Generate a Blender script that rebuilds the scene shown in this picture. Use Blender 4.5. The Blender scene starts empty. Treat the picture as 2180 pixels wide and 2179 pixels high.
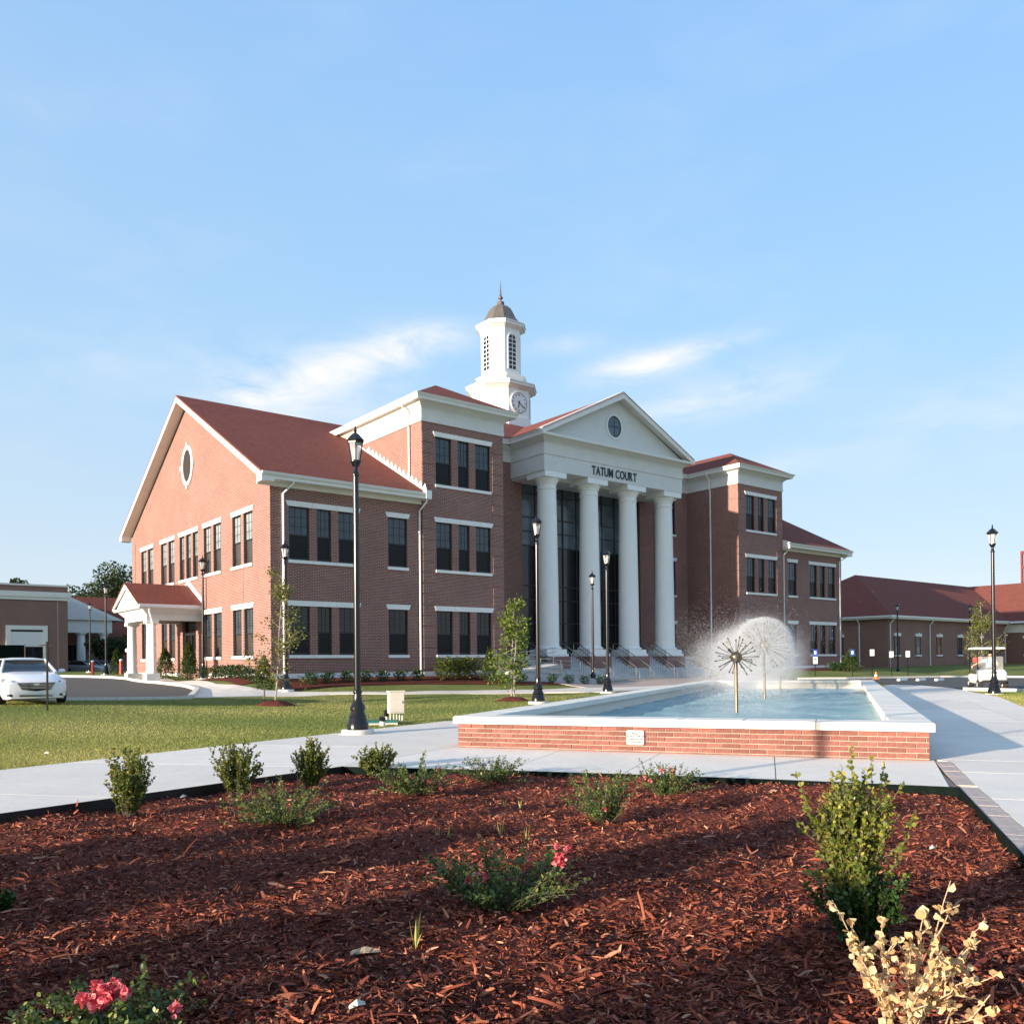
import bpy, bmesh, math, random
import numpy as np
from mathutils import Vector, Matrix

random.seed(7); RNG = np.random.default_rng(7)
scene = bpy.context.scene
COL = scene.collection
rad = math.radians

# ------------------------------------------------------------------ camera
F_PX, CX, CY, EYE = 1830.0, 1090.0, 1402.0, 1.55
PITCH, ROLL = rad(0.30773), rad(-0.54764)
_cp, _sp, _cr, _sr = math.cos(PITCH), math.sin(PITCH), math.cos(ROLL), math.sin(ROLL)
RC = np.array([[_cr, -_sr, 0], [_sr, _cr, 0], [0, 0, 1]]) @ np.array([[1, 0, 0], [0, _cp, _sp], [0, -_sp, _cp]]) @ np.array([[1, 0, 0], [0, 0, -1], [0, 1, 0.]])
EYEP = np.array([0, 0, EYE])
cam = bpy.data.cameras.new("camera"); camo = bpy.data.objects.new("camera", cam); COL.objects.link(camo)
cam.sensor_width = 36; cam.sensor_fit = 'HORIZONTAL'; cam.lens = F_PX / 2180 * 36
cam.shift_y = (CY - 1089.5) / 2180; cam.clip_start = 0.05; cam.clip_end = 3000
_r, _u, _b = RC[0], -RC[1], -RC[2]
camo.matrix_world = Matrix(((_r[0], _u[0], _b[0], 0), (_r[1], _u[1], _b[1], 0), (_r[2], _u[2], _b[2], EYE), (0, 0, 0, 1)))
scene.camera = camo

# ------------------------------------------------------------------ sky, sun, exposure
SUN_AZ, SUN_EL = 38.75, 9.8          # direction the light travels over the ground, height of the sun
SUN_STRENGTH, SKY_STRENGTH, EXPOSURE = 5.0, 0.118, 1.07
world = bpy.data.worlds.new("World"); scene.world = world; world.use_nodes = True
wn = world.node_tree; wn.nodes.clear()
def N(nt, typ, loc=(0, 0), **kw):
    n = nt.nodes.new(typ)
    for k, v in kw.items(): setattr(n, k, v)
    return n
def mathn(nt, op, a, b=None, c=None, clamp=False):
    n = nt.nodes.new('ShaderNodeMath'); n.operation = op; n.use_clamp = clamp
    for i, v in enumerate((a, b, c)):
        if v is None: continue
        if isinstance(v, (int, float)): n.inputs[i].default_value = v
        else: nt.links.new(v, n.inputs[i])
    return n.outputs[0]
sky = N(wn, 'ShaderNodeTexSky'); sky.sky_type = 'NISHITA'; sky.sun_disc = False
sky.sun_elevation = rad(SUN_EL)
_sx, _sy = -math.cos(rad(SUN_AZ)), -math.sin(rad(SUN_AZ))
sky.sun_rotation = math.atan2(_sx, _sy) % (2 * math.pi)
sky.air_density = 1.0; sky.dust_density = 0.6; sky.ozone_density = 2.2; sky.altitude = 60
tc = N(wn, 'ShaderNodeTexCoord'); sep = N(wn, 'ShaderNodeSeparateXYZ'); wn.links.new(tc.outputs['Generated'], sep.inputs[0])
az = mathn(wn, 'ARCTAN2', sep.outputs[0], sep.outputs[1]); el = mathn(wn, 'ARCSINE', sep.outputs[2])
def cloud(a0, e0, sa, se, tilt, gain):
    da = mathn(wn, 'SUBTRACT', az, a0)
    de = mathn(wn, 'SUBTRACT', mathn(wn, 'SUBTRACT', el, e0), mathn(wn, 'MULTIPLY', da, tilt))
    q = mathn(wn, 'ADD', mathn(wn, 'POWER', mathn(wn, 'DIVIDE', da, sa), 2), mathn(wn, 'POWER', mathn(wn, 'DIVIDE', de, se), 2))
    return mathn(wn, 'MULTIPLY', mathn(wn, 'EXPONENT', mathn(wn, 'MULTIPLY', q, -1.0)), gain)
def azel(x, y):
    d = RC.T @ np.array([(x - CX) / F_PX, (y - CY) / F_PX, 1.0]); d /= np.linalg.norm(d)
    return math.atan2(d[0], d[1]), math.asin(d[2])
comb = N(wn, 'ShaderNodeCombineXYZ'); wn.links.new(az, comb.inputs[0]); wn.links.new(el, comb.inputs[1])
mp = N(wn, 'ShaderNodeMapping'); wn.links.new(comb.outputs[0], mp.inputs[0])
mp.inputs['Rotation'].default_value = (0, 0, rad(-16)); mp.inputs['Scale'].default_value = (9, 24, 1)
nz = N(wn, 'ShaderNodeTexNoise'); nz.inputs['Scale'].default_value = 1.0; nz.inputs['Detail'].default_value = 7; nz.inputs['Roughness'].default_value = 0.58
nz.inputs['Distortion'].default_value = 0.5; wn.links.new(mp.outputs[0], nz.inputs['Vector'])
nz2 = N(wn, 'ShaderNodeTexNoise'); nz2.inputs['Scale'].default_value = 0.35; nz2.inputs['Detail'].default_value = 3; wn.links.new(mp.outputs[0], nz2.inputs['Vector'])
cm = None
for (x, y, sx, sy, tl, g) in [(690, 800, 190, 55, .22, 1.0), (880, 730, 110, 34, .12, .95), (520, 835, 90, 45, .05, .8), (1350, 780, 110, 27, .12, .95), (1490, 745, 120, 20, .2, .7),
                              (1480, 860, 160, 38, .1, .55), (760, 900, 260, 45, .05, .55), (1640, 800, 190, 40, .1, .35), (1180, 735, 80, 20, 0, .35), (300, 760, 240, 60, .1, .22), (1680, 985, 90, 25, .1, .35), (2050, 900, 260, 70, .1, .25)]:
    a0, e0 = azel(x, y); c = cloud(a0, e0, sx / F_PX, sy / F_PX, tl, g)
    cm = c if cm is None else mathn(wn, 'ADD', cm, c)
# thin high cirrus carries on over the rest of the sky
cir = mathn(wn, 'MULTIPLY', mathn(wn, 'SUBTRACT', nz2.outputs[0], 0.46, clamp=True), 0.55)
cm = mathn(wn, 'ADD', cm, cir)
mask = mathn(wn, 'MULTIPLY', mathn(wn, 'MULTIPLY', cm, mathn(wn, 'MULTIPLY', mathn(wn, 'SUBTRACT', nz.outputs[0], 0.30, clamp=True), 3.0)), 0.85, clamp=True)
grad = N(wn, 'ShaderNodeValToRGB'); wn.links.new(mathn(wn, 'DIVIDE', el, 1.2, clamp=True), grad.inputs[0])
_ge = grad.color_ramp.elements
while len(_ge) < 5: _ge.new(.5)
for _e, (_p, _c) in zip(_ge, [(0, (3.35, 3.55, 3.75)), (.10, (2.65, 3.30, 3.95)), (.27, (1.80, 2.95, 4.2)), (.55, (1.28, 2.45, 4.2)), (1, (.9, 1.85, 3.5))]): _e.position = _p; _e.color = (*_c, 1)
# the air is paler and warmer towards the low sun
vd = N(wn, 'ShaderNodeVectorMath'); vd.operation = 'DOT_PRODUCT'; wn.links.new(tc.outputs['Generated'], vd.inputs[0]); vd.inputs[1].default_value = (_sx, _sy, .17)
glow = mathn(wn, 'POWER', mathn(wn, 'MULTIPLY_ADD', vd.outputs['Value'], .5, .5, clamp=True), 2.0)
gm = N(wn, 'ShaderNodeMix', data_type='RGBA'); wn.links.new(mathn(wn, 'MULTIPLY', glow, .40), gm.inputs[0]); wn.links.new(grad.outputs[0], gm.inputs[6]); gm.inputs[7].default_value = (3.5, 3.1, 2.55, 1)
skm = N(wn, 'ShaderNodeMix', data_type='RGBA'); skm.inputs[0].default_value = .88; wn.links.new(sky.outputs[0], skm.inputs[6]); wn.links.new(gm.outputs[2], skm.inputs[7])
mixc = N(wn, 'ShaderNodeMix', data_type='RGBA'); wn.links.new(mask, mixc.inputs[0]); wn.links.new(skm.outputs[2], mixc.inputs[6])
mixc.inputs[7].default_value = (4.1, 4.1, 4.15, 1)
bg = N(wn, 'ShaderNodeBackground'); wn.links.new(mixc.outputs[2], bg.inputs[0]); bg.inputs[1].default_value = SKY_STRENGTH
wo = N(wn, 'ShaderNodeOutputWorld'); wn.links.new(bg.outputs[0], wo.inputs[0])
sun = bpy.data.lights.new("sun", 'SUN'); sun.energy = SUN_STRENGTH; sun.angle = rad(0.53); sun.color = (1.0, 0.84, 0.66)
suno = bpy.data.objects.new("sun", sun); COL.objects.link(suno)
suno.rotation_euler = Vector((-_sx * math.cos(rad(SUN_EL)), -_sy * math.cos(rad(SUN_EL)), -math.sin(rad(SUN_EL)))).to_track_quat('-Z', 'Y').to_euler()
suno.location = (-30, -30, 40)
vs = scene.view_settings; vs.view_transform = 'Standard'; vs.look = 'None'; vs.exposure = EXPOSURE; vs.gamma = 1.0; vs.use_curve_mapping = False
scene.render.engine = 'CYCLES'
try:
    scene.cycles.max_bounces = 6; scene.cycles.diffuse_bounces = 3; scene.cycles.glossy_bounces = 3; scene.cycles.transparent_max_bounces = 8; scene.cycles.volume_bounces = 1; scene.cycles.volume_step_rate = 4.0
except Exception: pass

# ------------------------------------------------------------------ geometry helpers
def new_mesh(name, verts, faces, smooth=False):
    me = bpy.data.meshes.new(name)
    verts = np.asarray(verts, np.float32).reshape(-1, 3)
    if isinstance(faces, np.ndarray):
        k = faces.shape[1]; nf = len(faces); flat = faces.astype(np.int32).ravel()
        me.vertices.add(len(verts)); me.vertices.foreach_set('co', verts.ravel())
        me.loops.add(len(flat)); me.loops.foreach_set('vertex_index', flat)
        me.polygons.add(nf); me.polygons.foreach_set('loop_start', np.arange(0, nf * k, k, dtype=np.int32))
        me.update(calc_edges=True)
    else:
        me.from_pydata([tuple(map(float, v)) for v in verts], [], faces); me.update()
    if smooth: me.polygons.foreach_set('use_smooth', np.ones(len(me.polygons), bool))
    return me
def box_uv(me):
    nl = len(me.loops)
    if nl == 0: return
    co = np.empty(len(me.vertices) * 3, np.float32); me.vertices.foreach_get('co', co); co = co.reshape(-1, 3)
    vi = np.empty(nl, np.int32); me.loops.foreach_get('vertex_index', vi)
    npol = len(me.polygons); nr = np.empty(npol * 3, np.float32); me.polygons.foreach_get('normal', nr); nr = np.abs(nr.reshape(-1, 3))
    lt = np.empty(npol, np.int32); me.polygons.foreach_get('loop_total', lt); ax = np.repeat(np.argmax(nr, axis=1), lt)
    c = co[vi]; uv = np.where((ax == 0)[:, None], c[:, [1, 2]], np.where((ax == 1)[:, None], c[:, [0, 2]], c[:, [0, 1]]))
    l = me.uv_layers.new(name='UVMap'); l.data.foreach_set('uv', uv.astype(np.float32).ravel())
class MB:
    def __init__(s): s.v = []; s.f = []
    def add(s, vs, fs):
        o = len(s.v); s.v += [tuple(v) for v in vs]; s.f += [tuple(i + o for i in f) for f in fs]; return s
    def box(s, x0, x1, y0, y1, z0, z1):
        if x0 > x1: x0, x1 = x1, x0
        if y0 > y1: y0, y1 = y1, y0
        return s.add([(x0, y0, z0), (x1, y0, z0), (x1, y1, z0), (x0, y1, z0), (x0, y0, z1), (x1, y0, z1), (x1, y1, z1), (x0, y1, z1)],
                     [(0, 3, 2, 1), (4, 5, 6, 7), (0, 1, 5, 4), (1, 2, 6, 5), (2, 3, 7, 6), (3, 0, 4, 7)])
    def prism(s, poly, axis, a, b):
        """poly: list of 2D points; axis 'x' -> (y,z), 'y' -> (x,z), 'z' -> (x,y)"""
        n = len(poly)
        def P(p, t): return {'x': (t, p[0], p[1]), 'y': (p[0], t, p[1]), 'z': (p[0], p[1], t)}[axis]
        vs = [P(p, a) for p in poly] + [P(p, b) for p in poly]
        fs = [tuple(range(n - 1, -1, -1)), tuple(range(n, 2 * n))] + [(i, (i + 1) % n, n + (i + 1) % n, n + i) for i in range(n)]
        return s.add(vs, fs)
    def quad(s, *p): return s.add(p, [tuple(range(len(p)))])
    def tube(s, pts, rs, n=8, cap=True):
        pts = [Vector(p) for p in pts]
        if isinstance(rs, (int, float)): rs = [rs] * len(pts)
        vs = []; fs = []; up = None
        for i, p in enumerate(pts):
            t = (pts[min(i + 1, len(pts) - 1)] - pts[max(i - 1, 0)]).normalized()
            if up is None: up = Vector((0, 0, 1)) if abs(t.z) < .9 else Vector((1, 0, 0))
            a = t.cross(up).normalized(); b = a.cross(t).normalized(); up = b
            for k in range(n):
                an = 2 * math.pi * k / n; vs.append(p + (a * math.cos(an) + b * math.sin(an)) * rs[i])
        for i in range(len(pts) - 1):
            for k in range(n): fs.append((i * n + k, i * n + (k + 1) % n, (i + 1) * n + (k + 1) % n, (i + 1) * n + k))
        if cap: fs.append(tuple(range(n - 1, -1, -1))); fs.append(tuple((len(pts) - 1) * n + k for k in range(n)))
        return s.add(vs, fs)
    def lathe(s, prof, n=20, c=(0, 0, 0), axis='z'):
        vs = []; fs = []
        for (r, z) in prof:
            for k in range(n):
                a = 2 * math.pi * k / n; p = (r * math.cos(a), r * math.sin(a), z)
                if axis == 'x': p = (p[2], p[0], p[1])
                if axis == 'y': p = (p[0], p[2], p[1])
                vs.append((c[0] + p[0], c[1] + p[1], c[2] + p[2]))
        for i in range(len(prof) - 1):
            for k in range(n): fs.append((i * n + k, i * n + (k + 1) % n, (i + 1) * n + (k + 1) % n, (i + 1) * n + k))
        fs.append(tuple(range(n - 1, -1, -1))); fs.append(tuple((len(prof) - 1) * n + k for k in range(n)))
        return s.add(vs, fs)
    def loft(s, rings):
        n = len(rings[0]); vs = [p for r in rings for p in r]; fs = []
        for i in range(len(rings) - 1):
            for k in range(n): fs.append((i * n + k, i * n + (k + 1) % n, (i + 1) * n + (k + 1) % n, (i + 1) * n + k))
        fs.append(tuple(range(n - 1, -1, -1))); fs.append(tuple((len(rings) - 1) * n + k for k in range(n)))
        return s.add(vs, fs)
    def mesh(s, name, smooth=False, fix=True):
        me = new_mesh(name, s.v, s.f)
        if fix:
            bm = bmesh.new(); bm.from_mesh(me); bmesh.ops.recalc_face_normals(bm, faces=bm.faces); bm.to_mesh(me); bm.free()
        if smooth:
            me.polygons.foreach_set('use_smooth', np.ones(len(me.polygons), bool))
            try: me.set_sharp_from_angle(angle=rad(38))
            except Exception: pass
        box_uv(me); return me
def obj(name, me, mat=None, parent=None, loc=None, rotz=None):
    o = bpy.data.objects.new(name, me); COL.objects.link(o)
    if mat is not None and me is not None:
        if len(me.materials) == 0: me.materials.append(mat)
    if parent is not None: o.parent = parent
    if loc is not None: o.location = loc
    if rotz is not None: o.rotation_euler = (0, 0, rotz)
    return o
def part(name, mb, mat, parent, smooth=False, loc=None, rotz=None): return obj(name, mb.mesh(name, smooth), mat, parent, loc, rotz)
def tag(o, label=None, cat=None, group=None, kind=None):
    if label: o['label'] = label
    if cat: o['category'] = cat
    if group: o['group'] = group
    if kind: o['kind'] = kind
    return o
def thing(name, label, cat, loc=(0, 0, 0), rotz=0.0, group=None):
    o = obj(name, None, None, None, loc, rotz); o.empty_display_size = .2
    return tag(o, label, cat, group)
def copy_tree(o, parent=None):
    c = o.copy(); COL.objects.link(c); c.parent = parent
    for ch in list(o.children): copy_tree(ch, c)
    return c
def sstep(a, b, x):
    t = np.clip((np.asarray(x, float) - a) / (b - a), 0, 1); return t * t * (3 - 2 * t)

# ------------------------------------------------------------------ frames: the hall's own axes (u along the front, v into the hall)
TH = rad(38.45); BU = np.array([math.cos(TH), math.sin(TH)]); AV = np.array([-math.sin(TH), math.cos(TH)]); C0 = np.array([-11.21, 40.0])
def UV2(u, v): return C0 + BU * u + AV * v
# ------------------------------------------------------------------ terrain
ctrl = [(-3.3, 19, 0), (.9, 30.6, .11), (-10.1, 38.5, .39), (-16.8, 46.7, .74), (-29.6, 62.8, .83), (19.1, 34.1, .15), (4.4, 39.9, .13), (4.9, 51.7, .30), (35.8, 80, .35),
        (-14.4, 27, .38), (-9, 22, .12), (-20, 30, .5), (-48, 85, 1.2), (-70, 90, 1.3), (-30, 30, .6), (-30, 45, .7), (28, 45, .15), (45, 50, .2), (30, 60, .2), (60, 60, .3), (10, 45, .15), (-7, 38.5, .27), (-3.3, 40.2, .22),
        (-8, 14, 0), (0, 14, 0), (8, 14, 0), (16, 20, 0), (25, 25, .05), (40, 30, .1), (-20, 14, .15), (-40, 14, .3), (0, 25, .03), (10, 30, .05), (20, 42, .15), (-60, 40, .8), (80, 40, .3), (-90, 130, 1.3), (0, 150, 1.0), (100, 140, 1.0)]
for u_, v_, z_ in [(-.3, -.3, .88), (4, -.3, .88), (8, -.3, .88), (13, -.5, .82), (4, -3.4, .33), (8, -4, .25), (13, -5, .2), (17, -1.6, .42), (24, -1.6, .42), (31, -1.6, .42), (24, -5, .25), (36, -.3, .8), (42, -.3, .92), (48.5, -.3, .95), (42, -4, .5),
                   (48, -5, .45), (52, 0, .8), (-.5, 6, .9), (-.5, 14, .98), (-.5, 23, 1.1), (-4, 3, .6), (-6, 10, .75), (-5, 20, .9), (24, 5, .8), (10, 12, .9), (40, 12, 1.0), (50, 25, .95)]:
    p = UV2(u_, v_); ctrl.append((p[0], p[1], z_))
RB0 = np.array([UV2(0, 0)])  # placeholder to keep names tidy
ctrl += [(38, 84, .6), (40, 88.5, .86), (58, 99, .9), (70, 108, .9), (30, 92, .9), (46, 82, .45), (60, 90, .5), (75, 100, .6)]
ctrl = np.array(ctrl, float)
def _phi(d2): return 0.5 * d2 * np.log(d2 + 1e-9)
_P = ctrl[:, :2] / 40.0; _d2 = ((_P[:, None] - _P[None]) ** 2).sum(-1)
_n = len(_P); _A = np.zeros((_n + 3, _n + 3)); _A[:_n, :_n] = _phi(_d2) + np.eye(_n) * 2e-4
_A[:_n, _n] = 1; _A[:_n, _n + 1:] = _P; _A[_n, :_n] = 1; _A[_n + 1:, :_n] = _P.T
_w = np.linalg.solve(_A, np.concatenate([ctrl[:, 2], np.zeros(3)]))
def terrain(x, y):
    x = np.asarray(x, float); y = np.asarray(y, float); sh = x.shape
    q = np.stack([x.ravel(), y.ravel()], 1) / 40.0
    d2 = ((q[:, None] - _P[None]) ** 2).sum(-1)
    z = _phi(d2) @ _w[:_n] + _w[_n] + q @ _w[_n + 1:]
    z = np.clip(z, 0, 1.35); X, Y = x.ravel(), y.ravel()
    r = np.hypot(X, Y - 45); z = z + (0.9 - z) * sstep(95, 150, r)
    z = z * sstep(15.5, 25, Y - 0.15 * np.abs(X))
    return z.reshape(sh)
def tz(x, y): return float(terrain(np.array([x]), np.array([y]))[0])
def ray(x, y): return RC.T @ np.array([(x - CX) / F_PX, (y - CY) / F_PX, 1.0])
def flat(x, y, z=0.0): d = ray(x, y); return EYEP + d * ((z - EYE) / d[2])
def px(x, y):
    """photo pixel -> point of the ground it shows"""
    d = ray(x, y); t = np.concatenate([np.arange(2, 60, .2), np.arange(60, 160, .5)]); P = EYEP[None] + d[None] * t[:, None]
    below = P[:, 2] <= terrain(P[:, 0], P[:, 1]); i = int(np.argmax(below)) if below.any() else len(t) - 1
    return P[i]
def at_depth(x, y, Y): d = ray(x, y); return EYEP + d * (Y / d[1])
# ------------------------------------------------------------------ materials
M = {}
def _bsdf(name):
    m = bpy.data.materials.new(name); m.use_nodes = True; nt = m.node_tree; b = nt.nodes['Principled BSDF']; M[name] = m; return m, nt, b
def _coord(nt, kind='Object'):
    t = nt.nodes.new('ShaderNodeTexCoord'); return t.outputs[kind]
def _noise(nt, vec, scale, detail=4, rough=.55, dist=0):
    n = nt.nodes.new('ShaderNodeTexNoise'); n.inputs['Scale'].default_value = scale; n.inputs['Detail'].default_value = detail
    n.inputs['Roughness'].default_value = rough; n.inputs['Distortion'].default_value = dist; nt.links.new(vec, n.inputs['Vector']); return n.outputs[0]
def _ramp(nt, fac, stops):
    r = nt.nodes.new('ShaderNodeValToRGB'); nt.links.new(fac, r.inputs[0]); e = r.color_ramp.elements
    while len(e) < len(stops): e.new(0.5)
    for i, (p, c) in enumerate(stops): e[i].position = p; e[i].color = (*c, 1)
    return r.outputs[0]
def _mix(nt, fac, a, b, blend='MIX'):
    m = nt.nodes.new('ShaderNodeMix'); m.data_type = 'RGBA'; m.blend_type = blend
    for s, v in ((0, fac), (6, a), (7, b)):
        if isinstance(v, (int, float)): m.inputs[s].default_value = v
        elif isinstance(v, tuple): m.inputs[s].default_value = (*v, 1)
        else: nt.links.new(v, m.inputs[s])
    return m.outputs[2]
def _bump(nt, b, h, strength, dist=0.01):
    n = nt.nodes.new('ShaderNodeBump'); n.inputs['Strength'].default_value = strength; n.inputs['Distance'].default_value = dist
    nt.links.new(h, n.inputs['Height']); nt.links.new(n.outputs[0], b.inputs['Normal'])
def mat(name, col, rough=.6, var=.12, scale=3.0, bump=0.0, bscale=40, metal=0.0, spec=0.5, rnd=0.0, coord='Object', bdist=.01, scale2=None):
    m, nt, b = _bsdf(name); v = _coord(nt, coord)
    f = _noise(nt, v, scale, 5); lo = tuple(c * (1 - var) for c in col); hi = tuple(min(1, c * (1 + var)) for c in col)
    c = _ramp(nt, f, [(.3, lo), (.7, hi)])
    if scale2:
        f2 = _noise(nt, v, scale2, 3); c = _mix(nt, .5, c, _ramp(nt, f2, [(.3, lo), (.7, hi)]))
    if rnd:
        oi = nt.nodes.new('ShaderNodeObjectInfo'); k = mathn(nt, 'MULTIPLY_ADD', oi.outputs['Random'], 2 * rnd, 1 - rnd)
        cb = nt.nodes.new('ShaderNodeCombineColor'); [nt.links.new(k, cb.inputs[i]) for i in range(3)]
        c = _mix(nt, 1.0, c, cb.outputs[0], 'MULTIPLY')
    nt.links.new(c, b.inputs['Base Color']); b.inputs['Roughness'].default_value = rough; b.inputs['Metallic'].default_value = metal
    b.inputs['Specular IOR Level'].default_value = spec
    if bump: _bump(nt, b, _noise(nt, v, bscale, 6, .6), bump, bdist)
    return m
def brick_mat(name, c1, c2, mortar, bw=.254, rh=.0762, ms=.011, big=.12):
    m, nt, b = _bsdf(name); v = _coord(nt, 'UV')
    t = nt.nodes.new('ShaderNodeTexBrick'); nt.links.new(v, t.inputs['Vector']); t.offset = .5
    t.inputs['Scale'].default_value = 1.0; t.inputs['Brick Width'].default_value = bw; t.inputs['Row Height'].default_value = rh
    t.inputs['Mortar Size'].default_value = ms; t.inputs['Mortar Smooth'].default_value = .15; t.inputs['Bias'].default_value = 0
    t.inputs['Color1'].default_value = (*c1, 1); t.inputs['Color2'].default_value = (*c2, 1); t.inputs['Mortar'].default_value = (*mortar, 1)
    f = _noise(nt, v, .5, 5); c = _mix(nt, 1.0, t.outputs['Color'], _ramp(nt, f, [(.3, (1 - big,) * 3), (.72, (1 + big * .5,) * 3)]), 'MULTIPLY')
    f2 = _noise(nt, v, 14, 3); c = _mix(nt, 1.0, c, _ramp(nt, f2, [(.3, (.88,) * 3), (.7, (1.08,) * 3)]), 'MULTIPLY')
    nt.links.new(c, b.inputs['Base Color']); b.inputs['Roughness'].default_value = .85; b.inputs['Specular IOR Level'].default_value = .25
    _bump(nt, b, mathn(nt, 'SUBTRACT', 1.0, t.outputs['Fac']), .6, .008); return m
brick_mat('brick', (.290, .102, .080), (.200, .068, .058), (.42, .36, .315))
brick_mat('brick_far', (.255, .095, .074), (.20, .074, .06), (.40, .34, .29))
mat('fountain_brick', (.225, .088, .070), .8, .22, 30, .35, 160, rnd=.22, spec=.3, bdist=.004)
mat('mortar', (.48, .40, .32), .95, .15, 25, .5, 120, spec=.1)
mat('coping', (.72, .69, .62), .75, .07, 4, .15, 200, rnd=.03, scale2=.8)
mat('limestone', (.82, .82, .80), .7, .05, 3, .1, 90)
mat('trim', (.80, .79, .74), .55, .04, 2)
mat('stucco', (.70, .70, .68), .8, .04, 1.5, .1, 60)
mat('siding_white', (.83, .83, .82), .45, .03, 2)
mat('gutter', (.80, .81, .82), .35, .03, 2)
mat('column_paint', (.87, .88, .86), .5, .03, 1.2)
mat('black_metal', (.007, .007, .008), .22, .3, 8, metal=0.0, spec=.5)
mat('window_frame', (.016, .017, .020), .4, .2, 6)
mat('steel', (.42, .40, .37), .3, .15, 10, metal=.9)
mat('bronze', (.15, .115, .075), .35, .25, 30, metal=.7)
mat('nozzle', (.10, .085, .065), .4, .25, 30, metal=.5)
mat('galvanised', (.55, .56, .57), .4, .1, 9, metal=.7)
mat('copper_dome', (.16, .135, .115), .45, .15, 3, metal=.3)
mat('concrete', (.73, .675, .60), .85, .10, 1.1, .25, 90, rnd=.05, scale2=14, spec=.3)
mat('concrete_step', (.50, .51, .51), .85, .10, 2, .2, 60)
mat('paver', (.42, .35, .32), .85, .25, 20, .3, 80)
mat('asphalt', (.060, .058, .056), .85, .25, 2.0, .5, 160, scale2=40)
mat('kerb', (.62, .60, .54), .85, .12, 5, .2, 60)
mat('joint', (.13, .12, .11), .95, .2, 10)
mat('edging', (.010, .011, .012), .45, .3, 6)
mat('green_plastic', (.02, .16, .13), .4, .1, 5)
mat('beige_metal', (.66, .60, .50), .5, .08, 4)
mat('rust_steel', (.20, .045, .035), .6, .2, 4)
mat('red_paint', (.50, .055, .035), .45, .1, 8)
mat('orange', (.85, .20, .05), .5, .08, 8)
mat('white_paint', (.80, .80, .78), .5, .05, 6)
mat('sign_blue', (.03, .09, .42), .4, .08, 5)
mat('sign_green', (.02, .20, .07), .5, .05, 5)
mat('letter_black', (.015, .022, .03), .5, .1, 5)
mat('plaque', (.50, .475, .43), .5, .04, 4)
mat('plaque_ink', (.03, .03, .03), .6, .05, 4)
mat('rubber', (.022, .021, .020), .8, .2, 20)
mat('car_white', (.80, .80, .82), .18, .01, 2, spec=.6)
mat('car_grey', (.30, .33, .36), .2, .05, 2, spec=.6)
mat('car_blue', (.04, .07, .16), .2, .05, 2, spec=.6)
mat('cart_white', (.78, .77, .72), .3, .03, 3)
mat('seat_dark', (.05, .045, .045), .7, .15, 10)
mat('headlamp', (.22, .24, .26), .12, .3, 30, spec=.8)
mat('chrome', (.75, .76, .78), .12, .03, 5, metal=1)
mat('skin', (.62, .36, .26), .55, .06, 9)
mat('shirt_blue', (.22, .44, .66), .8, .1, 14, .2, 40)
mat('hair', (.09, .045, .03), .7, .2, 30)
mat('red_cloth', (.60, .07, .07), .8, .1, 12)
mat('bark', (.30, .27, .23), .9, .25, 18, .5, 40)
mat('bark_dark', (.13, .095, .07), .9, .25, 12, .5, 40)
mat('blinds', (.55, .55, .50), .8, .05, 2)
mat('black_void', (.006, .006, .007), .6, .1, 3)
def roof_mat():
    m, nt, b = _bsdf('shingle'); v = _coord(nt, 'Object')
    f = _noise(nt, v, 5.5, 6, .75); g = _noise(nt, v, 1.1, 4); h = _noise(nt, v, 45, 3)
    c = _ramp(nt, f, [(.36, (.100, .030, .024)), (.52, (.190, .060, .046)), (.66, (.29, .098, .072))])
    c = _mix(nt, 1.0, c, _ramp(nt, g, [(.3, (.86,) * 3), (.7, (1.1,) * 3)]), 'MULTIPLY')
    c = _mix(nt, .5, c, _ramp(nt, h, [(.3, (.14, .044, .035)), (.7, (.24, .08, .06))]))
    nt.links.new(c, b.inputs['Base Color']); b.inputs['Roughness'].default_value = .95; b.inputs['Specular IOR Level'].default_value = .2
    _bump(nt, b, mathn(nt, 'ADD', f, h), .6, .03)
roof_mat()
def glass_mat(name, col, rough, wav):
    m, nt, b = _bsdf(name); v = _coord(nt, 'Object'); f = _noise(nt, v, .9, 2)
    nt.links.new(_ramp(nt, f, [(.3, tuple(c * .7 for c in col)), (.7, tuple(c * 1.3 for c in col))]), b.inputs['Base Color'])
    b.inputs['Roughness'].default_value = rough; b.inputs['Specular IOR Level'].default_value = .5; b.inputs['IOR'].default_value = 1.5 if rough < .1 else 1.3
    if wav: _bump(nt, b, _noise(nt, v, .7, 2), wav, .02)
glass_mat('glass', (.055, .078, .098), .03, .12)  # bluish base colour stands in for sky reflected in the panes
glass_mat('glass_blind', (.30, .34, .36), .06, .1)
glass_mat('glass_sky_tint', (.095, .125, .150), .04, .12)  # lighter copy of the glass: sky reflection put into the base colour
mat('vent_slat', (.14, .10, .085), .6, .1, 6)
glass_mat('glass_dark', (.010, .011, .012), .05, .10)
glass_mat('glass_screen', (.008, .009, .011), .30, 0)
glass_mat('glass_shade', (.055, .050, .045), .25, 0)
mat('muntin', (.018, .021, .025), .5, .1, 5)
def lamp_glass():
    m, nt, b = _bsdf('lamp_glass'); v = _coord(nt); f = _noise(nt, v, 4, 2)
    nt.links.new(_ramp(nt, f, [(.3, (.82, .83, .84)), (.7, (.92, .93, .94))]), b.inputs['Base Color'])
    b.inputs['Roughness'].default_value = .1; b.inputs['Alpha'].default_value = .35
lamp_glass()
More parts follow.
